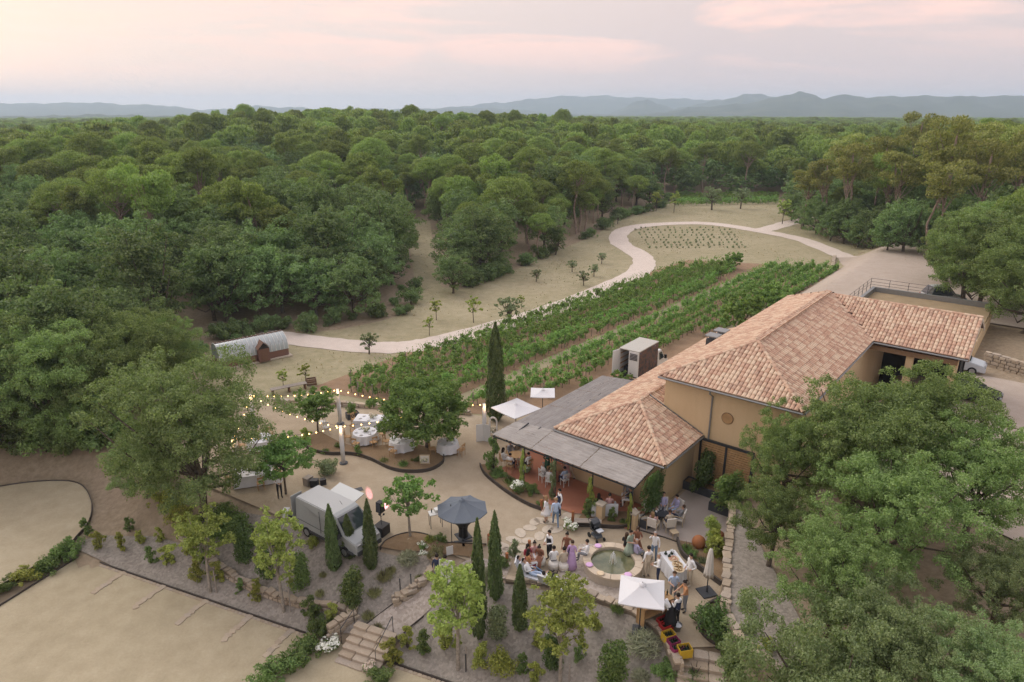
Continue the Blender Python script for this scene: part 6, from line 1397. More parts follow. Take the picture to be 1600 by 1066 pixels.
def cloth_table(label, c, rx, ry, rz=0.0, round_=True, h=.76):
    o = thing('cloth_table', label, 'table', c, rz); m = MB(); n = 40
    if round_:
        P = [(rx * math.cos(6.2832 * j / n), rx * math.sin(6.2832 * j / n), h) for j in range(n)]; D = []
        for z, k in ((h - .08, 1.02), (h - .35, 1.06), (h - .62, 1.12)):
            for j in range(n): w = 6.2832 * j / n; q = k + (.05 * math.sin(9 * w) + .02 * math.sin(14 * w + 1)) * (h - z) * 2; D.append((rx * q * math.cos(w), rx * q * math.sin(w), z + (.03 * math.sin(4 * w) if z < .3 else 0)))
        m.add(P + D, [tuple(range(n))] + [(i * n + (j + 1) % n, i * n + j, (i + 1) * n + j, (i + 1) * n + (j + 1) % n) for i in range(3) for j in range(n)])
    else:
        per = []; k = 14
        for (ax, ay), (bx, by) in (((-rx, -ry), (rx, -ry)), ((rx, -ry), (rx, ry)), ((rx, ry), (-rx, ry)), ((-rx, ry), (-rx, -ry))):
            for i in range(k): per.append((ax + (bx - ax) * i / k, ay + (by - ay) * i / k))
        n = len(per); P = [(x, y, h) for x, y in per]; D = []
        for z, e in ((h - .06, .01), (h - .36, .035), (.06, .07)):
            for j, (x, y) in enumerate(per): q = e + .02 * math.sin(j * 1.7) * (h - z) * 1.6; nx, ny = (math.copysign(1, x) if abs(abs(x) - rx) < 1e-6 else 0), (math.copysign(1, y) if abs(abs(y) - ry) < 1e-6 else 0); D.append((x + nx * q, y + ny * q, z))
        m.add(P + D, [tuple(range(n))] + [(i * n + (j + 1) % n, i * n + j, (i + 1) * n + j, (i + 1) * n + (j + 1) % n) for i in range(3) for j in range(n)])
    m.obj('tablecloth', 'white_cloth', o)
    for x in (-.6, .6):
        for y in (-.5, .5): q = MB(); q.tube([(x * rx, y * ry, 0), (x * rx, y * ry, h - .03)], .02, 5); q.obj('leg', 'dark_steel', o)
    return o
def posy(label, loc, s_=1.0, leaf='mixed_petal', name='flower_arrangement', n=220):
    r = np.random.default_rng(int(abs(loc[0] * 97 + loc[1] * 13)) % 9999); o = thing(name, label, 'flowers', loc); m = MB(); m.lathe([(.06, 0), (.09, .05), (.08, .1)], 10); m.obj('vase', 'white_paint', o)
    cs = [(r.normal() * .12, r.normal() * .12, .17 + r.uniform(-.04, .1)) for _ in range(7)]; link('leaves', np_mesh('leaves', clump_leaves(cs, [.13] * 7, n, .08, r), 4, 'laurel_leaf'), o); link('blooms', np_mesh('blooms', clump_leaves([(x, y, z + .05) for x, y, z in cs], [.12] * 7, n, .075, r, 1, .8, .9), 4, leaf), o); o.scale = (s_, s_, s_); return o
def set_table(label, px, py, rad, chairs, tid, round_=True, ry=None, rz=0.0, ck='wood'):
    c = G(px, py); cloth_table(label, c, rad, ry or rad, rz, round_); posy('flowers in the middle of the ' + tid, c + Vector((0, 0, .765)), .9)
    r = np.random.default_rng(int(px)); m = MB(); m.lathe([(.04, 0), (.11, .012), (.12, .018)], 14); pm = m.mesh('plate', 'white_paint', True)
    for i in range(6): a = i * 1.047 + .3; tag(link('plate', pm, None, c + Vector((rad * .72 * math.cos(a), (ry or rad) * .72 * math.sin(a), .763))), 'white plate laid on the ' + tid, 'plate', 'plates on the ' + tid)
    for i, a in enumerate(chairs): a = R(a); q = c + Vector(((rad + .38) * math.cos(a), ((ry or rad) + .38) * math.sin(a), 0)); chair(q, a + math.pi / 2, 'wooden cross-back chair drawn up to the ' + tid, ck, 'chairs at the ' + tid)
set_table('round white-clothed dining table left of the mulberry', 571, 690, .82, (20, 140, 185, 250, 310), 'round table left of the mulberry')
set_table('long white-clothed dining table behind the mulberry', 583, 668, 1.25, (30, 150), 'long table behind the mulberry', False, .6, -.1)
set_table('round white-clothed dining table in the shade of the mulberry', 628, 702, .8, (60, 160, 250), 'round table under the mulberry')
set_table('white-clothed dining table half hidden by the ash', 398, 752, 1.1, (30, 120, 200, 300), 'table under the ash', False, .7, .3)
set_table('round white-clothed dining table behind the ash', 408, 700, .8, (80, 200, 320), 'table behind the ash')
set_table('white-clothed table right under the mulberry crown', 700, 706, .7, (200, 330), 'table right of the mulberry')
c = G(510, 676); chair(c, .4, 'white chair covered in cloth behind the small mulberry', 'white'); c = G(504, 668); chair(c, 1.4, 'white chair behind the small mulberry, nearer the post', 'white')
# white arched door panel and shutter screen beside the cypress
def arch():
    c = G(771, 681); o = thing('arch_panel', 'small white arched frame with flowers beside the pergola corner', 'arch', c, R(-20)); m = MB(); W2, H = .32, 1.15
    outer = [(-W2, 0), (-W2, H)] + [(W2 * math.cos(math.pi - math.pi * k / 10), H + W2 * math.sin(math.pi * k / 10)) for k in range(1, 10)] + [(W2, H), (W2, 0)]; inner = [(x * .68, .08 if z == 0 else z - .02 if z <= H else H + (z - H) * .68) for x, z in outer]
    n = len(outer)
    for y0 in (-.04, .04): m.add([(x, y0, z) for x, z in outer] + [(x, y0, z) for x, z in inner], [(j, j + 1, n + j + 1, n + j) for j in range(n - 1)])
    m.add([(x, -.04, z) for x, z in outer] + [(x, .04, z) for x, z in outer], [(j, j + 1, n + j + 1, n + j) for j in range(n - 1)]); m.add([(x, -.04, z) for x, z in inner] + [(x, .04, z) for x, z in inner], [(j, n + j, n + j + 1, j + 1) for j in range(n - 1)])
    m.obj('frame', 'white_paint', o); q = MB(); q.box((0, 0, .25), (.42, .2, .04)); q.obj('shelf', 'white_paint', o); posy('white and yellow flowers standing in the arched frame', (c.x, c.y, .27), 1.1)
    c = G(757, 690); o = thing('folding_screen', 'white slatted folding screen below the draped post by the cypress', 'screen', c, R(-5))
    for k, (x, a) in enumerate(((-.32, .35), (.18, -.3))):
        f = thing('screen_panel', '', ''); 
        for kk in ('label', 'category'): del f[kk]
        f.parent = o; f.location = (x, 0, 0); f.rotation_euler = (0, 0, a)
        for j in range(6): q = MB(); q.box((-.22 + j * .088, 0, .66), (.078, .025, 1.3)); q.obj('slat', 'white_paint', f)
arch()
c = G(664, 727); o = thing('framed_sign', 'pale framed sign standing at the front of the island bed', 'sign', c, .05); m = MB()
for x in (-.3, .3): m.box((x, 0, .42), (.05, .04, .62))
for z in (.14, .73): m.box((0, 0, z), (.66, .05, .05))
m.obj('frame', 'wood_pale', o) if 'wood_pale' in MATS else (plain('wood_pale', (.52, .42, .28), .8), m.obj('frame', 'wood_pale', o)); m = MB(); m.box((0, .01, .43), (.55, .015, .54)); m.obj('board', 'canvas_cream', o); posy('small flowers hung on the framed sign', (c.x, c.y - .08, .3), .7)
def planter(label, c, lx, ly, h, rz, plant, sc, plabel, var=0, leaf='laurel_leaf'):
    o = thing('planter', label, 'planter', c, rz); m = MB(); t = .05
    for x in (-lx / 2 + t / 2, lx / 2 - t / 2): m.box((x, 0, h / 2), (t, ly, h))
    for y in (-ly / 2 + t / 2, ly / 2 - t / 2): m.box((0, y, h / 2), (lx - 2 * t - .002, t, h))
    m.obj('box', 'anthracite', o); m = MB(); m.box((0, 0, h - .1), (lx - 2 * t, ly - 2 * t, .06)); m.obj('soil', 'bed_soil', o)
    if plant: shrub(lx * 100 + c[0] * 7, 0, plant, leaf, sc, plabel, 'planted_shrub', var, loc=Vector((c[0], c[1], h - .05)))
planter('dark square planter beside the kerb behind the round table', G(551, 653), .9, .6, .45, .5, 'round', (.6, .6, .9), 'leafy shrub in the planter behind the round table', 1)
planter('long dark planter against the low house wall on the patio', W(8.3, 3.95), 2.3, .75, .55, R(-39), 'column', (2.5, 1.0, 1.05), 'dense laurel hedge against the low house wall', 0, 'ivy_leaf')
planter('long dark planter in front of the slatted doors', W(10.4, 2.7), 2.1, .75, .55, R(-39), 'column', (2.3, 1.0, 1.1), 'laurel hedge in front of the slatted doors', 1)
planter('long dark planter along the end wall of the terrace', W(7.3, -.4), 2.6, .55, .5, R(51), None, 1, '')
shrub(1010, 0, 'column', 'ivy_leaf', (2.6, .42, 1.25), 'tall ivy hedge along the end wall of the terrace', 'ivy_hedge', 3, loc=Vector((*W(7.2, -.4)[:2], .45))).rotation_euler = (0, 0, TH)
# climbers on the pergola posts
for i, (u, v, sxy, h, lab, lf) in enumerate(((-3.0, -2.35, .75, 1.2, 'thick climber on the corner post of the pergola', 'laurel_leaf'), (-.6, -2.45, .35, 1.15, 'thin climber on the second pergola post', 'lime_leaf'), (1.75, -2.45, .35, 1.2, 'thin climber on the third pergola post', 'olive_leaf'), (4.3, -2.45, .4, 1.15, 'bright climber on the fourth pergola post', 'lime_leaf'), (6.8, -2.4, .25, 1.1, 'bright climber on the last pergola post', 'lime_leaf'))):
    shrub(i * 31, 0, 'upright', lf, (sxy * 1.7, sxy * 1.7, h * 1.75), lab, 'climber', i % 4, loc=W(u, v))
# plants of the beds
for i, (px, py, k, lf, sc, lab, pet) in enumerate(((810, 770, 'flower', 'laurel_leaf', 1.0, 'white rose bush in full flower before the pergola', 'white_petal'), (832, 772, 'round', 'laurel_leaf', .75, 'green bush right of the white rose bush', None), (780, 745, 'round', 'laurel_leaf', (.9, .7, .5), 'low green plant at the left of the pergola bed', None), (797, 755, 'tuft', 'laurel_leaf', 1.0, 'grassy plant in the pergola bed', None), (846, 792, 'round', 'laurel_leaf', .4, 'small green plant at the tip of the pergola bed', None), (822, 740, 'flower', 'olive_leaf', .7, 'pale flowering bush at the terrace edge', 'white_petal'), (776, 742, 'round', 'laurel_leaf', .6, 'green plant at the foot of the corner climber', None),
        (920, 808, 'upright', 'laurel_leaf', 1.0, 'leafy shrub at the left of the small entrance bed', None), (932, 806, 'upright', 'lime_leaf', .9, 'bright shrub by the pillar in the small entrance bed', None), (955, 815, 'upright', 'laurel_leaf', .75, 'shrub behind the bench in the small bed', None), (975, 818, 'tuft', 'laurel_leaf', .7, 'grassy plant at the right of the small bed', None),
        (512, 741, 'round', 'olive_leaf', (1.1, 1.1, 1.15), 'lone dark bush on the gravel behind the van', None), (660, 858, 'flower', 'laurel_leaf', .5, 'small white flowering plant under the grey parasol', 'white_petal'), (690, 846, 'round', 'laurel_leaf', .55, 'low green plant below the white side table', None), (672, 845, 'tuft', 'lime_leaf', .8, 'bright grass beside the thin young tree', None), (680, 872, 'round', 'grass_leaf', .7, 'brownish bush left of the menu board', None),
        (1072, 862, 'tuft', 'laurel_leaf', 1.0, 'leafy plant behind the buffet table', None), (1080, 872, 'round', 'laurel_leaf', .5, 'low plant at the corner behind the buffet', None), (1098, 880, 'tuft', 'olive_leaf', .8, 'grey spiky plant in the bed behind the buffet', None), (1116, 868, 'upright', 'yellow_leaf', 1.3, 'tall feathery yellow plant in the bed by the wall', None), (1112, 856, 'column', 'lime_leaf', (.7, .7, 1.0), 'bamboo clump by the rusty sphere', None), (1122, 868, 'tuft', 'yellow_leaf', 1.3, 'yellow grass beside the stone wall', None),
        (1114, 992, 'round', 'ivy_leaf', (1.5, 1.5, 1.75), 'big dark conical bush beside the stone wall', None), (1085, 1060, 'tuft', 'laurel_leaf', 1.3, 'spiky green plant at the foot of the corner steps', None), (1150, 1050, 'round', 'laurel_leaf', 1.5, 'leafy bush below the end of the stone wall', None), (965, 955, 'tuft', 'laurel_leaf', .9, 'tall grass by the kerb left of the bar', None), (990, 948, 'upright', 'olive_leaf', .7, 'leafy stems at the pole of the bar parasol', None),
        (508, 708, 'tuft', 'laurel_leaf', .8, 'green tuft at the left end of the island bed', None), (560, 712, 'upright', 'laurel_leaf', .7, 'green plant in the island bed by the draped post', None), (530, 700, 'round', 'laurel_leaf', .5, 'low plant in the island bed below the small mulberry', None), (600, 722, 'tuft', 'grass_leaf', .8, 'dry tuft in the middle of the island bed', None), (630, 728, 'tuft', 'laurel_leaf', .9, 'green tuft at the front of the island bed', None), (650, 722, 'round', 'laurel_leaf', .4, 'low plant at the front of the island bed', None), (478, 690, 'upright', 'lime_leaf', .9, 'bright shrub at the tip of the island bed', None), (805, 870, 'upright', 'olive_leaf', .8, 'shrub beside the lounging guests', None), (785, 885, 'round', 'laurel_leaf', .6, 'low green plant by the left light post', None))):
    shrub(px, py, k, lf, sc, lab, 'garden_plant', i % 4, z0=0, petals=pet)
# light bollards of rusted steel
for i, (px, py, lab) in enumerate(((827, 862, 'rusty bollard light behind the lounging guests'), (846, 797, 'rusty bollard light at the tip of the pergola bed'), (895, 815, 'rusty bollard light beside the bench'), (764, 852, 'rusty bollard light beside the slim cypress'), (792, 882, 'rusty bollard light left of the lounging guests'))):
    o = thing('bollard_light', lab, 'bollard', G(px, py)); m = MB(); m.lathe([(.08, 0), (.08, .62)], 12); m.obj('body', 'corten', o); m = MB(); m.lathe([(.085, .62), (.085, .68), (.05, .7)], 12); m.obj('cap', 'corten', o)
# bench, sofa, pillar, pots
c = G(918, 824); o = thing('bench', 'long low wooden bench in front of the small bed', 'bench', c, -.03)
for y in (-.14, .0, .14): m = MB(); m.box((0, y, .42), (1.5, .12, .04)); m.obj('plank', 'wood_grey', o)
for x in (-.62, .62): m = MB(); m.box((x, 0, .2), (.08, .36, .4)); m.obj('leg', 'wood_grey', o)
posy('big white and cream bouquet on the ground at the end of the bench', G(889, 826), 1.5, 'white_petal'); posy('white and cream bouquet at the foot of the wall by the steps', G(511, 1018, -2.48), 1.7, 'white_petal'); posy('white and orange bouquet at the open side of the steps', G(578, 1050, -2.48), 1.4)
posy('flowers on the kerb by the draped bed', G(660, 868) + Vector((0, 0, .02)), .7, 'white_petal')
def sofa():
    c = W(4.9, -1.9); o = thing('sofa', 'pale cushioned two-seat sofa on the terrace, seen from behind', 'sofa', (c.x, c.y, .05), R(2)); m = MB()
    m.box((0, 0, .2), (1.5, .75, .24)); m.obj('base', 'white_cloth', o); m = MB(); m.box((0, -.33, .55), (1.5, .12, .55)); m.obj('backrest', 'white_cloth', o)
    for s_ in (-1, 1): m = MB(); m.box((s_ * .7, .02, .45), (.1, .7, .3)); m.obj('armrest', 'white_cloth', o); m = MB(); m.box((s_ * .33, .05, .38), (.64, .6, .12)); m.obj('seat_cushion', 'canvas_cream', o)
    for x in (-.66, .66):
        for y in (-.3, .3): q = MB(); q.box((x, y, .04), (.05, .05, .08)); q.obj('leg', 'wood_warm', o)
    return o
sofa()
for i, (px, py, lab) in enumerate(((938, 812, 'terracotta pillar with stone cap by the entrance bed'), (989, 826, 'terracotta pillar with stone cap at the patio corner'))):
    o = thing('pillar', lab, 'pillar', G(px, py)); o['kind'] = 'thing'; m = MB(); m.box((0, 0, .5), (.38, .38, 1.0), R(51)); m.obj('shaft', 'ochre', o); m = MB(); m.box((0, 0, 1.04), (.5, .5, .09), R(51)); m.obj('cap', 'stone_pale', o)
c = G(1091, 856); o = thing('steel_sphere', 'rusty steel ball on the patio', 'sculpture', c); m = MB(); m.ball((0, 0, .36), .36, 24, 16); m.obj('shell', 'corten', o, True); m = MB(); m.lathe([(.16, 0), (.12, .03)], 16); m.obj('foot', 'corten', o)
c = G(1119, 850); o = thing('pot', 'large round brown pot beside the bamboo', 'pot', c); m = MB(); m.lathe([(.2, 0), (.38, .2), (.42, .42), (.34, .62), (.36, .66)], 20); m.obj('body', 'corten', o, True); m = MB(); m.lathe([(.33, .6), (.33, .615)], 20); m.obj('soil', 'bed_soil', o)
# menu board
c = G(697, 898); o = thing('menu_board', 'tall white welcome board facing the ramp', 'board', c + Vector((0, 0, T(c.x, c.y))), R(-12)); m = MB(); m.box((0, 0, .95), (.72, .05, 1.3), rot=Matrix.Rotation(R(-6), 3, 'X')); m.obj('panel', 'white_paint', o)
for x in (-.3, .3): m = MB(); m.beam((x, .05, 0), (x, .0, 1.2), .04, .04); m.obj('leg', 'wood_pale', o)
m = MB(); 
for k in range(8): w = .5 - .1 * (k % 3); m.box((0, -.032 - .0 + (.95 - 1.45 + k * .12) * -.105, 1.42 - k * .12), (w, .006, .018), rot=Matrix.Rotation(R(-6), 3, 'X'))
m.obj('lettering', 'letter_grey', o)
m = MB(); m.box((0, 0, .3), (.36, .03, .5)); tag(m.obj('sign_board', 'white_paint', None, False, G(703, 868), .4), 'small white sign standing behind the menu board', 'sign')
# manhole
p = G(561, 765); m = MB(); m.prism([(-.22, -.22), (.22, -.22), (.22, .22), (-.22, .22)], 0, .012); tag(m.obj('drain_cover', 'anthracite', None, False, p + Vector((0, 0, .006)), .5), 'square dark drain cover in the gravel behind the van', 'drain cover')
# boxes behind the van
for i, (px, py, s_, mt, lab) in enumerate(((492, 760, .45, 'black_plastic', 'black flight case behind the van'), (505, 757, .35, 'black_plastic', 'small black case beside the flight case behind the van'), (482, 757, .5, 'wood_grey', 'flat grey crate behind the van roof'), (448, 806, .4, 'white_paint', 'white plastic crate at the back of the van'), (455, 812, .35, 'anthracite', 'grey crate at the back corner of the van'))):
    m = MB(); m.box((0, 0, s_ / 2), (s_, s_ * .8, s_)); m.box((0, 0, s_ + .015), (s_ * 1.04, s_ * .84, .03)); tag(m.obj('case', mt, None, False, G(px, py), i * .5), lab, 'case')
# ------------------------------------------------------------------ buffet
a, b = G(1042.5, 861, .78), G(1065, 891.5, .78); mid = (a + b) / 2; ang_ = math.atan2(b.y - a.y, b.x - a.x); BT = cloth_table('long white-clothed buffet table right of the fountain', (mid.x, mid.y, 0), (b - a).length / 2, .42, ang_, False, .78)
def onbuf(s_, t): return Vector((mid.x + math.cos(ang_) * s_ - math.sin(ang_) * t, mid.y + math.sin(ang_) * s_ + math.cos(ang_) * t, .787))
plain('food_brown', (.34, .22, .10), .8, var=.5, scale=20); plain('food_pink', (.55, .30, .22), .7, var=.3, scale=15); plain('slate', (.05, .05, .055), .7)
for i, (s_, t, mt, lab) in enumerate(((.35, .0, 'food_brown', 'big oval platter of canapes on the buffet'), (.7, -.1, 'food_brown', 'canape platter at the near end of the buffet'), (-.1, .02, 'food_pink', 'pink cake stand platter on the buffet'))):
    o = thing('platter', lab, 'platter', onbuf(s_, t), ang_); m = MB(); m.lathe([(.2, 0), (.26, .02), (.27, .025)], 18); m.obj('dish', 'wood_pale', o); r = np.random.default_rng(i)
    m = MB()
    for k in range(26): e = .21 * math.sqrt(r.random()); w = r.uniform(0, 6.28); m.ball((e * math.cos(w), e * math.sin(w), .045), .03, 6, 4)
    m.obj('food', mt, o)
for i, (s_, t) in enumerate(((-.55, -.2), (-.5, .1), (-.3, -.12))): m = MB(); m.lathe([(.07, 0), (.09, .06), (.05, .1), (.05, .16)], 10); tag(m.obj('carafe', 'dark_glass', None, True, onbuf(s_, t)), ('dark carafe at the far left corner of the buffet', 'dark carafe at the far right of the buffet', 'dark carafe beside the pink platter')[i], 'carafe')
for i in range(6): m = MB(); m.tube([(0, 0, 0), (0, 0, .004)], .03, 8); m.tube([(0, 0, 0), (0, 0, .09)], .005, 5); m.lathe([(.012, .09), (.035, .12), (.033, .18)], 10); tag(m.obj('wine_glass', 'glass_clear', None, True, onbuf(-.62 + .07 * (i % 3), .12 + .08 * (i // 3))), 'clear wine glass at the far end of the buffet', 'glass', 'glasses on the buffet') if 'glass_clear' in MATS else (glassy('glass_clear', (.6, .62, .63), .05), tag(m.obj('wine_glass', 'glass_clear', None, True, onbuf(-.62 + .07 * (i % 3), .12 + .08 * (i // 3))), 'clear wine glass at the far end of the buffet', 'glass', 'glasses on the buffet'))
# ------------------------------------------------------------------ bar
def bar():
    c = G(1022, 968); o = thing('bar_counter', 'warm wooden bar counter under the square white parasol', 'bar', c, R(28)); m = MB(); m.box((0, 0, 1.02), (1.7, .55, .05)); m.obj('top', 'wood_warm', o)
    for k in range(9): q = MB(); q.box((-.76 + k * .19, .22, .5), (.18, .03, .98)); q.obj('plank', 'wood_warm', o)
    for x in (-.8, .8): q = MB(); q.box((x, 0, .5), (.05, .5, .98)); q.obj('side_panel', 'wood_warm', o)
    q = MB(); q.box((0, -.02, .5), (1.5, .44, .03)); q.obj('shelf', 'wood_warm', o)
    r = np.random.default_rng(2); ca, sa = math.cos(R(28)), math.sin(R(28)); bt = MB(); bt.lathe([(.038, 0), (.038, .18), (.013, .23), (.013, .3)], 8); me_ = bt.mesh('bottle', 'dark_glass', True)
    for k in range(7):
        x, y = .1 + .1 * k, .05 + .1 * (k % 2); tag(link('bottle', me_, None, c + Vector((x * ca - y * sa, x * sa + y * ca, 1.046))), 'dark wine bottle standing on the bar counter', 'bottle', 'bottles on the bar counter')
    t = MB(); t.box((0, 0, .012), (.4, .3, .024)); tag(t.obj('tray', 'white_paint', None, False, c + Vector((-.4 * ca, -.4 * sa, 1.05)), R(28)), 'white tray on the left end of the bar counter', 'tray')
bar()
def crate(label, px, py, col, rz, z=0.0, fill=True, sc=1.0):
    o = thing('bottle_crate', label, 'crate', G(px, py) + Vector((0, 0, z)), rz); h = .3; o.scale = (sc, sc, sc)
    for s_ in (-1, 1): q = MB(); q.box((s_ * .195, 0, h / 2), (.012, .3, h)); q.obj('side', col, o); q = MB(); q.box((0, s_ * .145, h / 2), (.378, .012, h)); q.obj('side', col, o)
    q = MB(); q.box((0, 0, .01), (.37, .27, .015)); q.obj('floor', col, o)
    if fill:
        q = MB()
        for i in range(4):
            for j in range(3): q.lathe([(.036, .03), (.036, .2), (.014, .25), (.014, .28)], 6, (-.135 + i * .09, -.085 + j * .085, 0))
        q.obj('bottles', 'dark_glass', o)
plain('crate_red', (.42, .03, .03), .5); plain('crate_yellow', (.55, .36, .03), .5); plain('crate_purple', (.25, .03, .10), .5)
crate('red bottle crate nearest the bar', 1036, 978, 'crate_red', .5, sc=1.3); crate('second red bottle crate stacked beside the bar', 1040, 985, 'crate_red', .45, sc=1.3); crate('yellow bottle crate between the red crates', 1044, 1000, 'crate_yellow', .4, sc=1.3); crate('purple bottle crate below the yellow crate', 1052, 1010, 'crate_purple', .4, sc=1.2); crate('purple-red bottle crate lowest but one along the kerb', 1057, 1020, 'crate_purple', .35, sc=1.2); crate('yellow bottle crate at the end of the row by the steps', 1069, 1024, 'crate_yellow', .2, z=.02, sc=1.4)
o = thing('ice_bucket', 'round metal ice bucket on the gravel beside the waiters', 'bucket', G(1058, 984)); m = MB(); m.lathe([(.15, 0), (.2, .28), (.21, .29), (.19, .27), (.14, .03)], 18); m.obj('shell', 'rim', o, True); m = MB(); m.lathe([(.18, .2), (.18, .22)], 14); m.obj('ice', 'glass_clear', o)
# ------------------------------------------------------------------ stroller
def stroller():
    c = G(932, 842); o = thing('stroller', 'dark baby stroller standing on the gravel behind the fountain', 'stroller', c, R(-150)); m = MB(); n = 8
    m.box((0, 0, .55), (.42, .6, .1)); m.box((0, -.28, .75), (.42, .1, .45)); m.obj('seat', 'dark_paint', o)
    P = []
    for i in range(6):
        a = math.pi * .75 * i / 5
        for x in (-.23, .23): P.append((x, -.3 + .42 * math.sin(a) * .9 - .05, .72 + .38 * math.cos(a * .9)))
    m = MB(); m.add(P, [(2 * i, 2 * i + 1, 2 * i + 3, 2 * i + 2) for i in range(5)]); m.obj('hood', 'dark_paint', o)
    for s_ in (-1, 1): q = MB(); q.tube([(s_ * .2, .35, .1), (s_ * .2, -.2, .6), (s_ * .2, -.55, 1.0)], .014, 5); q.tube([(s_ * .22, -.32, .12), (s_ * .2, .1, .5)], .014, 5); q.obj('frame', 'dark_steel', o)
    q = MB(); q.tube([(-.2, -.55, 1.0), (.2, -.55, 1.0)], .018, 6); q.obj('handle', 'black_plastic', o); q = MB(); q.box((0, 0, .25), (.36, .5, .16)); q.obj('basket', 'canvas_grey', o)
    for x in (-.24, .24):
        for y, r0 in ((.36, .1), (-.34, .14)): wheel(o, x, y, r0, .05) if False else None; q = MB(); q.tube([(x - .025, y, r0), (x + .025, y, r0)], r0, 14); q.obj('wheel', 'tyre', o)
    q = MB(); q.box((0, .26, .66), (.34, .3, .05)); q.obj('blanket', 'silver_paint', o)
stroller()
# ------------------------------------------------------------------ greenhouse
def greenhouse():
    a, b = G(346, 579), G(452, 556); d = b - a; L = d.length; rz = math.atan2(d.y, d.x); o = thing('greenhouse', 'small brick greenhouse with curved glass roof at the wood edge', 'greenhouse', a, rz); D = 2.6; hb, ht = .75, 2.15
    m = MB(); m.box((L / 2, D / 2, .06), (L + .5, D + .5, .12)); m.obj('plinth', 'stone_pale', o)
    m = MB()
    for (x0, y0, x1, y1) in ((0, 0, L * .52, .18), (L * .70, 0, L, .18), (0, D - .18, L, D), (0, .18, .18, D - .18), (L - .18, .18, L, D - .18)): m.prism([(x0, y0), (x1, y0), (x1, y1), (x0, y1)], .12, hb)
    m.obj('brick_base', 'brick', o)
    n = 10; arc = [(D / 2 - D / 2 * math.cos(math.pi * k / n), hb + (ht - hb) * math.sin(math.pi * k / n) ** .8) for k in range(n + 1)]; nb = 16; x = [L * i / nb for i in range(nb + 1)]
    for i in range(nb):
        q = MB(); g = .03; P = [(x[i] + g, y, z) for y, z in arc] + [(x[i + 1] - g, y, z) for y, z in arc]; q.add(P, [(k, n + 1 + k, n + 2 + k, k + 1) for k in range(n)]); q.obj('glass_pane', 'green_glass', o, True)
    for i in range(nb + 1): q = MB(); q.tube([(x[i], y, z + .01) for y, z in arc], .03, 4); q.obj('glazing_bar', 'white_paint', o)
    q = MB(); q.tube([(0, D / 2, ht + .03), (L, D / 2, ht + .03)], .05, 6); q.obj('ridge', 'rust_roof', o)
    for xx in (0.02, L - .02): q = MB(); q.add([(xx, y, z) for y, z in arc], [tuple(range(n + 1))]); q.obj('end_glass', 'green_glass', o)
    x0, x1 = L * .53, L * .69; xm = (x0 + x1) / 2; q = MB(); q.prism([(x0, -.45), (x1, -.45), (x1, .3), (x0, .3)], .12, 1.35); q.obj('porch', 'brick', o)
    q = MB(); q.add([(x0 - .1, -.55, 1.35), (x1 + .1, -.55, 1.35), (xm, -.55, 1.95), (x0 - .1, .9, 1.45), (x1 + .1, .9, 1.45), (xm, .9, 2.0)], [(0, 2, 5, 3), (2, 1, 4, 5)]); q.obj('porch_roof', 'rust_roof', o); q = MB(); q.add([(x0, -.46, 1.35), (x1, -.46, 1.35), (xm, -.46, 1.88)], [(0, 1, 2)]); q.obj('porch_gable', 'interior_shade', o); q = MB(); q.box((xm, -.465, .66), (.62, .03, 1.1)); q.obj('door', 'rust_roof', o)
t = NT('brick'); br = t.n('ShaderNodeTexBrick', {'Color1': (.20, .06, .035, 1), 'Color2': (.14, .042, .028, 1), 'Mortar': (.17, .09, .065, 1), 'Scale': 5.0, 'Mortar Size': .008}); t.bsdf(br.outputs[0], .9); MATS['brick'] = t.done()
glassy('green_glass', (.36, .40, .40), .15); plain('rust_roof', (.16, .09, .06), .8, var=.3)
greenhouse()
c = G(452, 612); o = thing('long_bench', 'long weathered table bench on the grass below the greenhouse', 'bench', c, R(32))
for y in (-.2, 0, .2): m = MB(); m.box((0, y, .5), (2.9, .18, .05)); m.obj('plank', 'wood_grey', o)
for x in (-1.3, 0, 1.3): m = MB(); m.box((x, 0, .24), (.1, .5, .47)); m.obj('leg', 'rust_roof', o)
c = G(487, 601); o = thing('log_box', 'small dark wooden box at the end of the weathered bench', 'box', c, R(20))
for z in (.12, .3, .48): m = MB(); m.box((0, -.25, z), (.8, .04, .14)); m.obj('plank', 'rust_roof', o); m = MB(); m.box((0, .25, z), (.8, .04, .14)); m.obj('plank', 'rust_roof', o)
for x in (-.38, .38): m = MB(); m.box((x, 0, .3), (.05, .46, .56)); m.obj('end', 'rust_roof', o)
for i, (px, py, s_, lab) in enumerate(((443, 607, .75, 'small shrub tree behind the left end of the weathered bench'), (478, 600, .8, 'small shrub tree behind the right end of the weathered bench'))): plant_tree('sapling', SAP[i], on(px, py), lab, 'tree', None, i, s_)
# tile table and chair group on the terrace
def low_table(label, c, r0=.45, h=.45, mat='wood_warm'):
    o = thing('low_table', label, 'table', c); m = MB(); m.lathe([(r0, h - .03), (r0, h)], 20); m.obj('top', mat, o)
    for k in range(3): a = k * 2.094; q = MB(); q.tube([(r0 * .75 * math.cos(a), r0 * .75 * math.sin(a), 0), (r0 * .3 * math.cos(a), r0 * .3 * math.sin(a), h - .02)], .018, 5); q.obj('leg', mat, o)
    return o
low_table('small glass-topped table in the middle of the patio chairs', G(1032, 812) + Vector((0, 0, .01)), .42, .45, 'anthracite'); low_table('round wooden table among the seated guests on the terrace', G(866, 747) + Vector((0, 0, .055)), .5, .7); low_table('round wooden table at the left end of the terrace', G(806, 726) + Vector((0, 0, .055)), .5, .7); low_table('small table beside the pale sofa', G(979, 790) + Vector((0, 0, .055)), .35, .45)
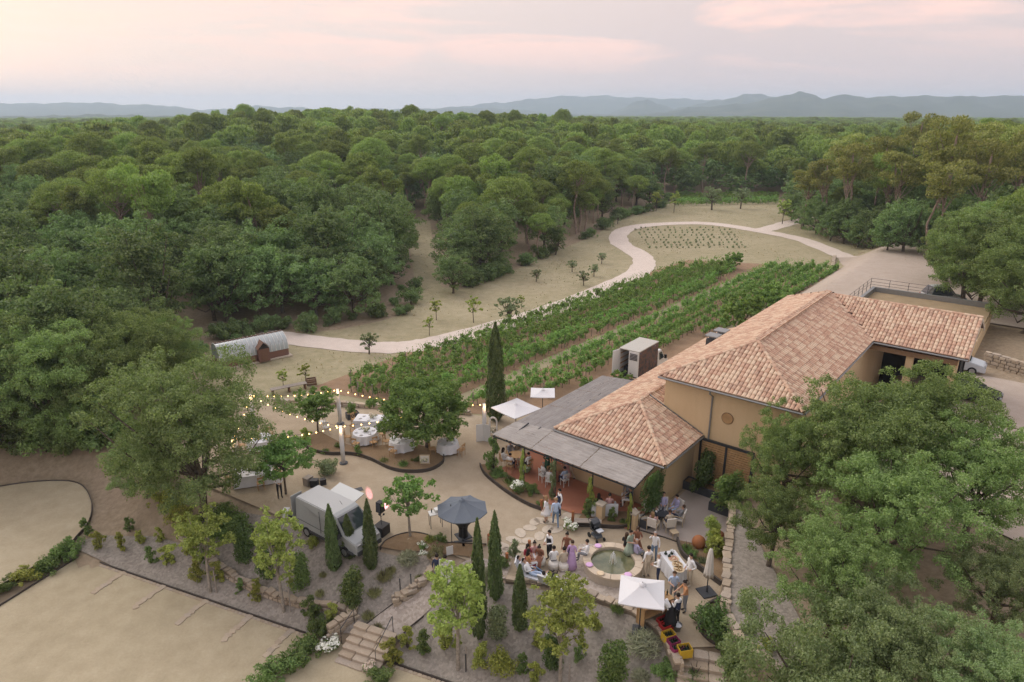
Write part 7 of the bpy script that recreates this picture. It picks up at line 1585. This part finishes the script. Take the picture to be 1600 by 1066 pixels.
# ================================================================== people
for nm, c in dict(skin_light=(.50, .31, .22), skin_tan=(.36, .21, .14), hair_dark=(.018, .013, .010), hair_brown=(.06, .035, .02), hair_fair=(.28, .18, .09), hair_grey=(.32, .30, .28), c_white=(.74, .74, .74), c_black=(.02, .02, .022), c_navy=(.03, .04, .08), c_blue=(.42, .52, .68), c_jeans=(.15, .22, .32), c_lilac=(.44, .30, .50), c_beige=(.52, .45, .35), c_red=(.26, .03, .05), c_brown=(.22, .10, .06), c_green=(.03, .09, .055), c_grey=(.24, .25, .27), c_pink=(.58, .36, .34), c_orange=(.50, .25, .12), c_sage=(.28, .34, .27), c_lav=(.40, .38, .55), shoe_dark=(.03, .026, .024), shoe_pale=(.5, .45, .38)).items(): plain(nm, c, .85, var=.08, scale=9)
def joints(pose):
    J = {'pel': (0, 0, .96, .125), 'spine': (0, -.01, 1.12, .115), 'chest': (0, 0, 1.31, .130), 'neck': (0, .01, 1.485, .052), 'jaw': (0, .03, 1.56, .072), 'head': (0, .02, 1.65, .092), 'crown': (0, .0, 1.72, .062)}
    for s_, k in ((-1, 'l'), (1, 'r')):
        J.update({k + 'sh': (s_ * .165, 0, 1.42, .062), k + 'el': (s_ * .235, -.03, 1.15, .044), k + 'wr': (s_ * .245, .06, .92, .030), k + 'hip': (s_ * .09, 0, .90, .092), k + 'kn': (s_ * .10, .02, .50, .060), k + 'an': (s_ * .10, -.03, .09, .040), k + 'to': (s_ * .12, .13, .04, .036)})
    def mv(names, f):
        for n in names: x, y, z, r = J[n]; q = f(x, y, z); J[n] = (*q, r)
    UP = ['spine', 'chest', 'neck', 'jaw', 'head', 'crown', 'lsh', 'rsh', 'lel', 'rel', 'lwr', 'rwr']
    def tilt(a, names=UP, z0=.96): mv(names, lambda x, y, z: (x, y * math.cos(a) + (z - z0) * math.sin(a), z0 + (z - z0) * math.cos(a) - y * math.sin(a)))
    def setj(**k):
        for n, v in k.items(): J[n] = (*v, J[n][3])
    if pose == 'hold': setj(rel=(.24, -.02, 1.14), rwr=(.12, .22, 1.16))
    if pose == 'hold2': setj(rel=(.24, .0, 1.14), rwr=(.08, .24, 1.12), lel=(-.24, .0, 1.14), lwr=(-.08, .24, 1.10))
    if pose == 'reach': setj(rel=(.22, .18, 1.22), rwr=(.14, .44, 1.12), lel=(-.22, .16, 1.18), lwr=(-.12, .40, 1.06)); tilt(.12)
    if pose == 'raise': setj(rel=(.27, .05, 1.30), rwr=(.14, .16, 1.52), lel=(-.23, -.02, 1.15))
    if pose == 'hip': setj(lel=(-.34, -.06, 1.18), lwr=(-.19, .05, 1.02))
    if pose == 'walk': setj(lkn=(-.10, .16, .52), lan=(-.10, .22, .11), lto=(-.11, .38, .07), rkn=(.10, -.06, .50), ran=(.10, -.26, .13), rto=(.11, -.12, .05), lwr=(-.26, -.12, .95), rwr=(.26, .2, .96))
    if pose == 'bend': setj(rel=(.2, .16, 1.2), rwr=(.12, .36, 1.05), lel=(-.2, .16, 1.2), lwr=(-.12, .36, 1.05)); tilt(.75)
    if pose.startswith('sit'):
        for n in J: x, y, z, r = J[n]; J[n] = (x, y, z - .44, r)
        setj(lhip=(-.09, .04, .49), rhip=(.09, .04, .49), lkn=(-.11, .44, .52), rkn=(.11, .44, .52), lan=(-.11, .42, .10), ran=(.11, .42, .10), lto=(-.11, .58, .05), rto=(.11, .58, .05), lel=(-.22, .06, .74), rel=(.22, .06, .74), lwr=(-.12, .30, .64), rwr=(.12, .30, .64))
        if pose == 'sit_back': tilt(-.28, UP, .52)
        if pose == 'sit_fwd': tilt(.3, UP, .52)
    if pose == 'lounge':
        for n in J: x, y, z, r = J[n]; J[n] = (x, y, z - .62, r)
        setj(lhip=(-.09, .06, .30), rhip=(.09, .06, .30), lkn=(-.1, .48, .40), rkn=(.1, .46, .36), lan=(-.1, .88, .12), ran=(.1, .86, .10), lto=(-.1, .96, .2), rto=(.1, .94, .2), lel=(-.24, -.05, .55), rel=(.24, -.05, .55), lwr=(-.14, .2, .46), rwr=(.14, .2, .46)); tilt(-.62, UP, .34)
    # hands: palm, four fingers, a thumb
    for s_, k in ((-1, 'l'), (1, 'r')):
        w = Vector(J[k + 'wr'][:3]); e = Vector(J[k + 'el'][:3]); d = (w - e).normalized(); side = d.cross(Vector((0, 1, .2))).normalized()
        p = w + d * .075; J[k + 'pa'] = (*p, .030)
        for i, (o, ln) in enumerate(((-.028, .075), (-.010, .088), (.010, .085), (.028, .066))):
            kn = p + d * .03 + side * o; bend_ = (d + Vector((0, .35, -.1))).normalized(); J['%sf%d' % (k, i)] = (*(kn + d * ln * .45), .0095); J['%sg%d' % (k, i)] = (*(kn + d * ln * .45 + bend_ * ln * .5), .008)
        J[k + 'th'] = (*(p - d * .03 - side * .055 * s_ + d * .02), .011)
    return J
EDG = [('pel', 'spine'), ('spine', 'chest'), ('chest', 'neck'), ('neck', 'jaw'), ('jaw', 'head'), ('head', 'crown')]
for k in 'lr': EDG += [('chest', k + 'sh'), (k + 'sh', k + 'el'), (k + 'el', k + 'wr'), (k + 'wr', k + 'pa'), (k + 'pa', k + 'th'), ('pel', k + 'hip'), (k + 'hip', k + 'kn'), (k + 'kn', k + 'an'), (k + 'an', k + 'to')] + [(k + 'pa', '%sf%d' % (k, i)) for i in range(4)] + [('%sf%d' % (k, i), '%sg%d' % (k, i)) for i in range(4)]
REG = {('pel', 'spine'): 0, ('spine', 'chest'): 0, ('chest', 'neck'): 0, ('neck', 'jaw'): 2, ('jaw', 'head'): 2, ('head', 'crown'): 2}
for k in 'lr': REG.update({('chest', k + 'sh'): 0, (k + 'sh', k + 'el'): 0, (k + 'el', k + 'wr'): 4, ('pel', k + 'hip'): 1, (k + 'hip', k + 'kn'): 1, (k + 'kn', k + 'an'): 5, (k + 'an', k + 'to'): 3})
def pose_mesh(pose):
    J = joints(pose); names = list(J); ix = {n: i for i, n in enumerate(names)}; me_ = bpy.data.meshes.new('skeleton'); me_.from_pydata([J[n][:3] for n in names], [(ix[a], ix[b]) for a, b in EDG], [])
    ob = bpy.data.objects.new('skeleton', me_); COL.objects.link(ob); ob.modifiers.new('skin', 'SKIN'); ob.modifiers['skin'].use_smooth_shade = True
    sv = me_.skin_vertices[0].data
    for n in names: sv[ix[n]].radius = (J[n][3], J[n][3]); sv[ix[n]].use_root = (n == 'pel')
    ss = ob.modifiers.new('sub', 'SUBSURF'); ss.levels = 1; ss.render_levels = 1
    bpy.context.view_layer.update(); dg = bpy.context.evaluated_depsgraph_get(); out_ = bpy.data.meshes.new_from_object(ob.evaluated_get(dg)); bpy.data.objects.remove(ob); bpy.data.meshes.remove(me_)
    n = len(out_.polygons); C = np.zeros(n * 3, np.float32); out_.polygons.foreach_get('center', C); C = C.reshape(-1, 3); best = np.full(n, 1e9); reg = np.full(n, 2, np.int32)
    for e in EDG:
        a, b = np.array(J[e[0]][:3]), np.array(J[e[1]][:3]); ab = b - a; t = np.clip(((C - a) @ ab) / (ab @ ab), 0, 1); ra, rb = J[e[0]][3], J[e[1]][3]; d = np.linalg.norm(C - a - t[:, None] * ab, axis=1) / (ra + (rb - ra) * t); m = d < best; best[m] = d[m]; reg[m] = REG.get(e, 2)
    # eyes, nose and mouth on the head, built into the same mesh
    out_.materials.clear()
    for i in range(6): out_.materials.append(MATS['c_white'])
    out_.polygons.foreach_set('material_index', reg); out_.polygons.foreach_set('use_smooth', [True] * n)
    bm = bmesh.new(); bm.from_mesh(out_); h = Vector(J['head'][:3]); jw = Vector(J['jaw'][:3]); cw = Vector(J['crown'][:3]); up = (h - Vector(J['neck'][:3])).normalized(); fw = Vector((1, 0, 0)).cross(up) * -1
    fw = up.cross(Vector((1, 0, 0))) if up.cross(Vector((1, 0, 0))).y > 0 else -up.cross(Vector((1, 0, 0)))
    def blob(c, sx, sy, sz, mi):
        r = bmesh.ops.create_icosphere(bm, subdivisions=1, radius=1.0)
        for v in r['verts']: q = v.co.copy(); v.co = c + Vector((q.x * sx, 0, 0)) + fw * (q.y * sy) + up * (q.z * sz)
        for f in {f for v in r['verts'] for f in v.link_faces}: f.material_index = mi
    blob(h + fw * .095 - up * .03, .012, .02, .028, 2)
    for s_ in (-1, 1): blob(h + fw * .082 + Vector((s_ * .035, 0, 0)) + up * .005, .012, .008, .007, 3); blob(h + Vector((s_ * .09, 0, 0)) - up * .015, .014, .02, .03, 2)
    blob(h + fw * .085 - up * .07, .024, .007, .006, 2)
    bm.to_mesh(out_); bm.free(); out_.name = 'body'
    return out_, J, up, fw
POSES = {}
def get_pose(p):
    if p not in POSES: POSES[p] = pose_mesh(p)
    return POSES[p]
HAIR = {}
def hair_mesh(pose, style):
    if (pose, style) in HAIR: return HAIR[(pose, style)]
    _, J, up, fw = get_pose(pose); h = Vector(J['head'][:3]) + up * .015; rt = Vector((1, 0, 0)); m = MB(); n, k = 14, 8; P = []
    back = -fw
    for i in range(k + 1):
        for j in range(n):
            w = 6.2832 * j / n; d0 = math.cos(w); front = max(0, d0)          # w=0 is the face side
            amax = {'short': 1.95, 'bald': 1.0, 'long': 2.3, 'bun': 1.9}[style] - (.75 if style != 'bald' else 0) * front ** .7 * 1.0
            a = amax * i / k; rr = .103 if style != 'bald' else .098
            q = h + up * (rr * 1.02 * math.cos(a)) + (fw * d0 + rt * math.sin(w)) * (rr * .96 * math.sin(min(a, 1.75)))
            if style == 'long' and i > k - 3: q = q - up * (.07 * (i - k + 3) * (1 - front)) + back * (.02 * (1 - front))
            P.append(q)
    m.add(P, [(i * n + j, i * n + (j + 1) % n, (i + 1) * n + (j + 1) % n, (i + 1) * n + j) for i in range(k) for j in range(n)])
    if style == 'bun': c = h + back * .1 + up * .06; m.ball(tuple(c), .05, 8, 6)
    HAIR[(pose, style)] = m; return m
def skirt(o, J, col, hem, pose, flare=.2):
    m = MB(); n = 20; x, y, z, r = J['pel']
    if not pose.startswith('sit') and pose != 'lounge':
        prof_ = [(.135, z + .16), (.15, z + .04), (.18, z - .12), (.19 + flare * .3, (z - .12 + hem) / 2), (.19 + flare * .6, hem)]
        m.lathe(prof_, n, (0, 0, 0), lambda i, w: 1 + .05 * i * math.sin(6 * w) * .5)
    else:
        P = []
        secs = [((0, -.06, z + .12), .15, .13), ((0, .08, z + .0), .2, .14), ((0, .3, z + .02), .21, .12), ((0, .46, z - .05), .2, .12), ((0, .5, max(.12, z - .32)), .2, .09)]
        for (c, a, b) in secs:
            for j in range(n): w = 6.2832 * j / n; P.append((c[0] + a * math.cos(w), c[1] + (b * math.sin(w) if c[1] > .4 else 0), c[2] + (b * math.sin(w) if c[1] <= .4 else 0)))
        m.add(P, [(i * n + j, i * n + (j + 1) % n, (i + 1) * n + (j + 1) % n, (i + 1) * n + j) for i in range(4) for j in range(n)])
    m.obj('skirt', col, o, True)
def person(loc, face, pose, label, top, bottom, hair='hair_dark', style='short', skin='skin_light', shoes='shoe_dark', bare=False, hem=None, sc=1.0, z=0.0, vest=None, legs=None, flare=.2):
    me_, J, up, fw = get_pose(pose); o = bpy.data.objects.new('person', me_); COL.objects.link(o)
    L = Vector(loc); o.location = L + Vector((0, 0, z)); o.rotation_euler = (0, 0, face - math.pi / 2); o.scale = (sc, sc, sc); tag(o, label, 'person')
    cols = [top, bottom, skin, shoes, skin if bare else top, legs or bottom]
    for i, c in enumerate(cols): s_ = o.material_slots[i]; s_.link = 'OBJECT'; s_.material = MATS[c]
    hm = hair_mesh(pose, style).obj('hair', hair, o, True)
    if hem is not None: skirt(o, J, bottom, hem, pose, flare)
    if vest:
        m = MB(); c0, c1 = Vector(J['pel'][:3]) + up * .02, Vector(J['chest'][:3]) + up * .05; m.tube([c0, (c0 + c1) / 2, c1], [.145, .142, .150], 14, False); m.obj('waistcoat', vest, o, True)
    return o
def toward(a, b): return math.atan2(b[1] - a[1], b[0] - a[0])
D_ = R
# --- couple and friend at the pergola entrance
person(G(853, 816), D_(150), 'raise', 'person in a short white dress beside the pergola bed', 'c_white', 'c_white', 'hair_fair', 'long', bare=True, hem=.55, legs='skin_light', sc=.97)
person(G(868, 823), D_(95), 'walk', 'person in pale blue shirt and jeans walking to the pergola', 'c_blue', 'c_jeans', 'hair_fair', 'short', sc=1.04)
person(G(874, 806), D_(200), 'hold', 'person in white shirt and dark waistcoat at the pergola entrance', 'c_white', 'c_navy', 'hair_dark', 'short', vest='c_navy')
# --- standing round the fountain
person(G(858, 876), D_(215), 'hold2', 'waiter in black waistcoat standing alone left of the fountain', 'c_white', 'c_black', 'hair_dark', 'short', vest='c_black', sc=1.04)
person(G(885, 878), D_(250), 'hip', 'person in brown top behind the lilac dress', 'c_brown', 'c_navy', 'hair_dark', 'bun', bare=True)
person(G(893, 890), D_(75), 'hold', 'person in a long lilac dress seen from behind', 'c_lilac', 'c_lilac', 'hair_brown', 'bun', bare=False, hem=.12, flare=.12, sc=.98)
a = FC + Vector((1.33 * math.cos(D_(160)), 1.33 * math.sin(D_(160)), 0)); person(a, D_(165), 'sit', 'person in white shirt sitting on the left of the fountain rim', 'c_white', 'c_grey', 'hair_dark', 'short', z=FH - .42)
a = FC + Vector((1.33 * math.cos(D_(22)), 1.33 * math.sin(D_(22)), 0)); person(a, D_(30), 'sit', 'bald person in pale shirt sitting on the right of the fountain rim', 'c_lav', 'c_grey', 'hair_grey', 'bald', z=FH - .42)
a = FC + Vector((1.33 * math.cos(D_(52)), 1.33 * math.sin(D_(52)), 0)); person(a, D_(60), 'sit', 'dark-haired person in dark clothes sitting at the back of the fountain rim', 'c_black', 'c_brown', 'hair_brown', 'long', z=FH - .42, bare=True)
person(G(983, 874), D_(310), 'hold', 'person in sage green dress standing behind the fountain', 'c_sage', 'c_sage', 'hair_dark', 'bun', bare=True, hem=.4)
person(G(994, 868), D_(255), 'hold2', 'person in dark brown dress standing behind the fountain', 'c_brown', 'c_brown', 'hair_brown', 'long', bare=True, hem=.35)
person(G(1011, 902), D_(110), 'hold', 'person in beige suit with waistcoat seen from behind', 'c_white', 'c_beige', 'hair_dark', 'short', vest='c_beige', sc=1.03)
person(G(1021, 877), D_(245), 'raise', 'bald person in white shirt and jeans right behind the fountain', 'c_white', 'c_jeans', 'hair_grey', 'bald', sc=1.02)
person(G(1027, 913), D_(170), 'hold2', 'grey-haired person in white shirt above the square parasol', 'c_white', 'c_navy', 'hair_grey', 'bald', sc=1.02)
person(G(1076, 915), D_(200), 'hip', 'person all in white standing at the near end of the buffet', 'c_white', 'c_beige', 'hair_dark', 'short', shoes='shoe_pale', sc=1.05)
# --- at the bar
person(G(1050, 941), D_(265), 'hold', 'person in pale blue shirt waiting at the bar', 'c_blue', 'c_grey', 'hair_brown', 'short', bare=True)
person(G(1069, 956), D_(185), 'reach', 'person in orange top and grey trousers reaching to the bar', 'c_orange', 'c_grey', 'hair_dark', 'bun', bare=True)
person(G(1056, 978), D_(125), 'hold2', 'waiter in white shirt and black trousers behind the bar', 'c_white', 'c_black', 'hair_dark', 'short', vest='c_navy')
person(G(1046, 981), D_(140), 'bend', 'waiter in white shirt and black skirt bending over the bar', 'c_white', 'c_black', 'hair_dark', 'short', hem=.3)
# --- lounge group left of the fountain, each on a low seat
def stool(loc, label, h=.42, mat='canvas_cream'):
    o = thing('pouffe', label, 'pouffe', loc); m = MB(); m.lathe([(.2, 0), (.27, .06), (.28, h - .08), (.22, h)], 18); m.obj('cushion', mat, o, True); m = MB(); m.lathe([(.285, h * .5 - .015), (.285, h * .5 + .015)], 18); m.obj('piping', 'c_beige', o)
seats = [(824, 884, 300, 'sit', 'person in dark red dress seated left of the fountain', 'c_red', 'c_red', 'hair_dark', 'long', .3, True), (835, 880, 270, 'sit', 'person in white and pink seated beside the red dress', 'c_pink', 'c_white', 'hair_dark', 'bun', .3, True), (844, 882, 250, 'sit_fwd', 'person in rust brown dress seated among the guests', 'c_brown', 'c_brown', 'hair_dark', 'bun', .2, True), (865, 888, 95, 'sit', 'person in white shirt seated with back to the camera', 'c_white', 'c_grey', 'hair_dark', 'short', None, False), (881, 890, 100, 'sit', 'person in beige seated behind the leaves of the bright tree', 'c_beige', 'c_beige', 'hair_dark', 'bun', None, True), (825, 893, 20, 'sit', 'person in orange top seated near the slim cypress', 'c_orange', 'c_white', 'hair_dark', 'long', None, True)]
for i, (px, py, f, ps, lab, t_, b_, hr, st, hem, bare) in enumerate(seats):
    p = G(px, py); person(p, D_(f), ps, lab, t_, b_, hr, st, bare=bare, hem=hem, legs='skin_light' if hem else None); stool(p, 'low round cushion seat under the ' + lab[:lab.index('seated')].strip())
def lounger(loc, rz, label):
    o = thing('lounge_chair', label, 'lounge chair', loc, rz); m = MB(); m.box((0, .15, .2), (.6, .8, .08)); m.obj('seat', 'white_cloth', o); m = MB(); m.box((0, -.38, .52), (.6, .08, .66), rot=Matrix.Rotation(R(25), 3, 'X')); m.obj('backrest', 'white_cloth', o)
    for x in (-.27, .27):
        for y in (-.2, .5): q = MB(); q.box((x, y, .08), (.04, .04, .16)); q.obj('leg', 'wood_pale', o)
for i, (px, py, f, lab, t_, b_) in enumerate(((829, 903, -25, 'person in white shirt and pale jeans lounging by the stone edge', 'c_white', 'c_blue'), (822, 897, -10, 'person in pale blue lounging beside the slim cypress', 'c_blue', 'c_jeans'), (855, 913, 60, 'dark-haired person in white lounging below the seated group', 'c_white', 'c_black'))):
    p = G(px, py); person(p, D_(f), 'lounge', lab, t_, b_, 'hair_dark', 'short'); lounger(p, D_(f) - math.pi / 2, 'white lounge chair under the ' + lab[:lab.index('lounging')].strip())
lounger(G(896, 928), 1.0, 'empty white lounge chair behind the bright young tree')
# --- patio circle
c0 = G(1034, 812)
def armchair(loc, rz, label):
    o = thing('armchair', label, 'armchair', loc, rz); m = MB(); m.box((0, .02, .38), (.52, .5, .09)); m.obj('seat', 'canvas_cream', o); m = MB(); m.box((0, -.25, .66), (.52, .07, .52), rot=Matrix.Rotation(R(10), 3, 'X')); m.obj('backrest', 'canvas_cream', o)
    for s_ in (-1, 1): q = MB(); q.beam((s_ * .28, -.24, .6), (s_ * .28, .24, .6), .04, .035); q.obj('armrest', 'wood_pale', o)
    for x in (-.26, .26):
        for y in (-.24, .24): q = MB(); q.tube([(x, y, 0), (x * 1.08, y, .6)], .02, 5); q.obj('leg', 'wood_pale', o)
for i, (px, py, lab, t_, b_, hr, st, occ) in enumerate(((1015, 806, 'person in dark shirt and white trousers seated on the patio', 'c_navy', 'c_white', 'hair_dark', 'short', 1), (1035, 802, 'person in lilac print seated at the back of the patio circle', 'c_lav', 'c_grey', 'hair_dark', 'short', 1), (1056, 804, 'person in lavender shirt seated at the right of the patio circle', 'c_lav', 'c_blue', 'hair_dark', 'short', 1), (1061, 819, 'person in patterned shirt seated nearest the bamboo', 'c_grey', 'c_navy', 'hair_brown', 'short', 1), (1045, 829, 'person seated with back to the camera on the patio', 'c_beige', 'c_navy', 'hair_brown', 'short', 1), (1020, 829, 'person in beige seated with back to the camera beside the strip', 'c_pink', 'c_beige', 'hair_fair', 'long', 1), (1001, 818, 'empty', '', '', '', '', 0))):
    p = G(px, py) + Vector((0, 0, .008)); f = toward(p, c0); armchair(p, f - math.pi / 2, 'cream armchair under the ' + lab if occ else 'empty cream armchair tilted at the left of the patio circle')
    if occ: person(p, f, 'sit_back' if i % 2 else 'sit', lab, t_, b_, hr, st, z=-.02, bare=i in (4, 5))
c = G(1053, 838); o = thing('footstool', 'small pale wooden stool on the patio near the strip', 'stool', c, .3); m = MB(); m.box((0, 0, .3), (.4, .4, .03)); m.obj('top', 'wood_pale', o)
for x in (-.16, .16):
    for y in (-.16, .16): q = MB(); q.box((x, y, .142), (.03, .03, .285)); q.obj('leg', 'wood_pale', o)
# --- terrace guests
tb1, tb2 = G(866, 747), G(806, 726)
for i, (px, py, tb, lab, t_, b_, hr, st, k) in enumerate(((848, 753, 0, 'person in white shirt seated at the left of the terrace table', 'c_white', 'c_grey', 'hair_grey', 'bald', 'white'), (858, 762, 0, 'person in pale shirt seated with back to the gravel on the terrace', 'c_white', 'c_beige', 'hair_brown', 'short', 'white'), (882, 760, 0, 'person in pale blue seated at the right of the terrace table', 'c_blue', 'c_navy', 'hair_dark', 'short', 'white'),
        (797, 738, 1, 'person in white shirt seated with back turned at the end of the terrace', 'c_white', 'c_navy', 'hair_dark', 'short', 'wood'), (786, 729, 1, 'person in white seated at the far left of the terrace', 'c_white', 'c_white', 'hair_dark', 'long', 'wood'), (797, 718, 1, 'person in grey shirt seated behind the left terrace table', 'c_grey', 'c_navy', 'hair_brown', 'short', 'wood'), (818, 732, 1, 'person in pink seated at the right of the left terrace table', 'c_pink', 'c_beige', 'hair_fair', 'long', 'wood'), (826, 737, 1, 'person in black and white seated by the second climber', 'c_white', 'c_black', 'hair_dark', 'short', 'wood'))):
    p = G(px, py) + Vector((0, 0, .052)); f = toward(p, (tb1, tb2)[tb]); chair(p, f - math.pi / 2, ('white' if k == 'white' else 'wooden') + ' chair under the ' + lab.replace('with back turned ', '').replace('with back to the gravel ', ''), k); person(p, f, 'sit', lab, t_, b_, hr, st, z=-.0)
person(G(855, 742) + Vector((0, 0, .052)), D_(280), 'hold', 'person in long dark green dress standing under the pergola', 'c_green', 'c_green', 'hair_dark', 'long', hem=.1, flare=.1); person(G(867, 739) + Vector((0, 0, .052)), D_(200), 'hold2', 'person in black standing beside the green dress', 'c_white', 'c_black', 'hair_dark', 'short')
person(G(885, 755) + Vector((0, 0, .052)), D_(160), 'hold', 'person in pink dress standing under the pergola', 'c_pink', 'c_pink', 'hair_brown', 'bun', bare=True, hem=.5, legs='skin_light'); person(G(892, 752) + Vector((0, 0, .052)), D_(170), 'walk', 'person in tan outfit walking under the pergola', 'c_beige', 'c_beige', 'hair_fair', 'short', bare=True); person(G(901, 743) + Vector((0, 0, .052)), D_(120), 'hold2', 'person in dark clothes near the house wall under the pergola', 'c_black', 'c_black', 'hair_dark', 'short')
sf = W(4.9, -1.9); person((sf.x - .3, sf.y + .02, .05), D_(92), 'sit', 'person in black seated on the left of the pale sofa', 'c_black', 'c_black', 'hair_dark', 'long', z=.0); person((sf.x + .32, sf.y + .02, .05), D_(92), 'sit', 'person with bare shoulders seated on the right of the pale sofa', 'c_pink', 'c_pink', 'hair_dark', 'bun', bare=True, z=.0)
for i, (px, py, lab, t_) in enumerate(((980, 781, 'person in grey seated facing the sofa by the ivy hedge', 'c_grey'), (984, 793, 'person in dark blue seated beside the last climber', 'c_navy'))):
    p = G(px, py) + Vector((0, 0, .052)); f = toward(p, G(966, 792)); chair(p, f - math.pi / 2, 'wooden chair under the ' + lab, 'wood'); person(p, f, 'sit', lab, t_, 'c_white', 'hair_dark', 'short')
# --- others
p = on(684, 912); person(p, D_(80), 'hold', 'person in dark blue reading the white board', 'c_navy', 'c_grey', 'hair_dark', 'short'); p = on(697, 914); person(p, D_(95), 'hold2', 'person in brown with dark hair reading the white board', 'c_brown', 'c_sage', 'hair_dark', 'bun', bare=True)
person(G(438, 778), D_(300), 'hold2', 'waiter in white shirt and black trousers behind the van', 'c_white', 'c_black', 'hair_brown', 'short')
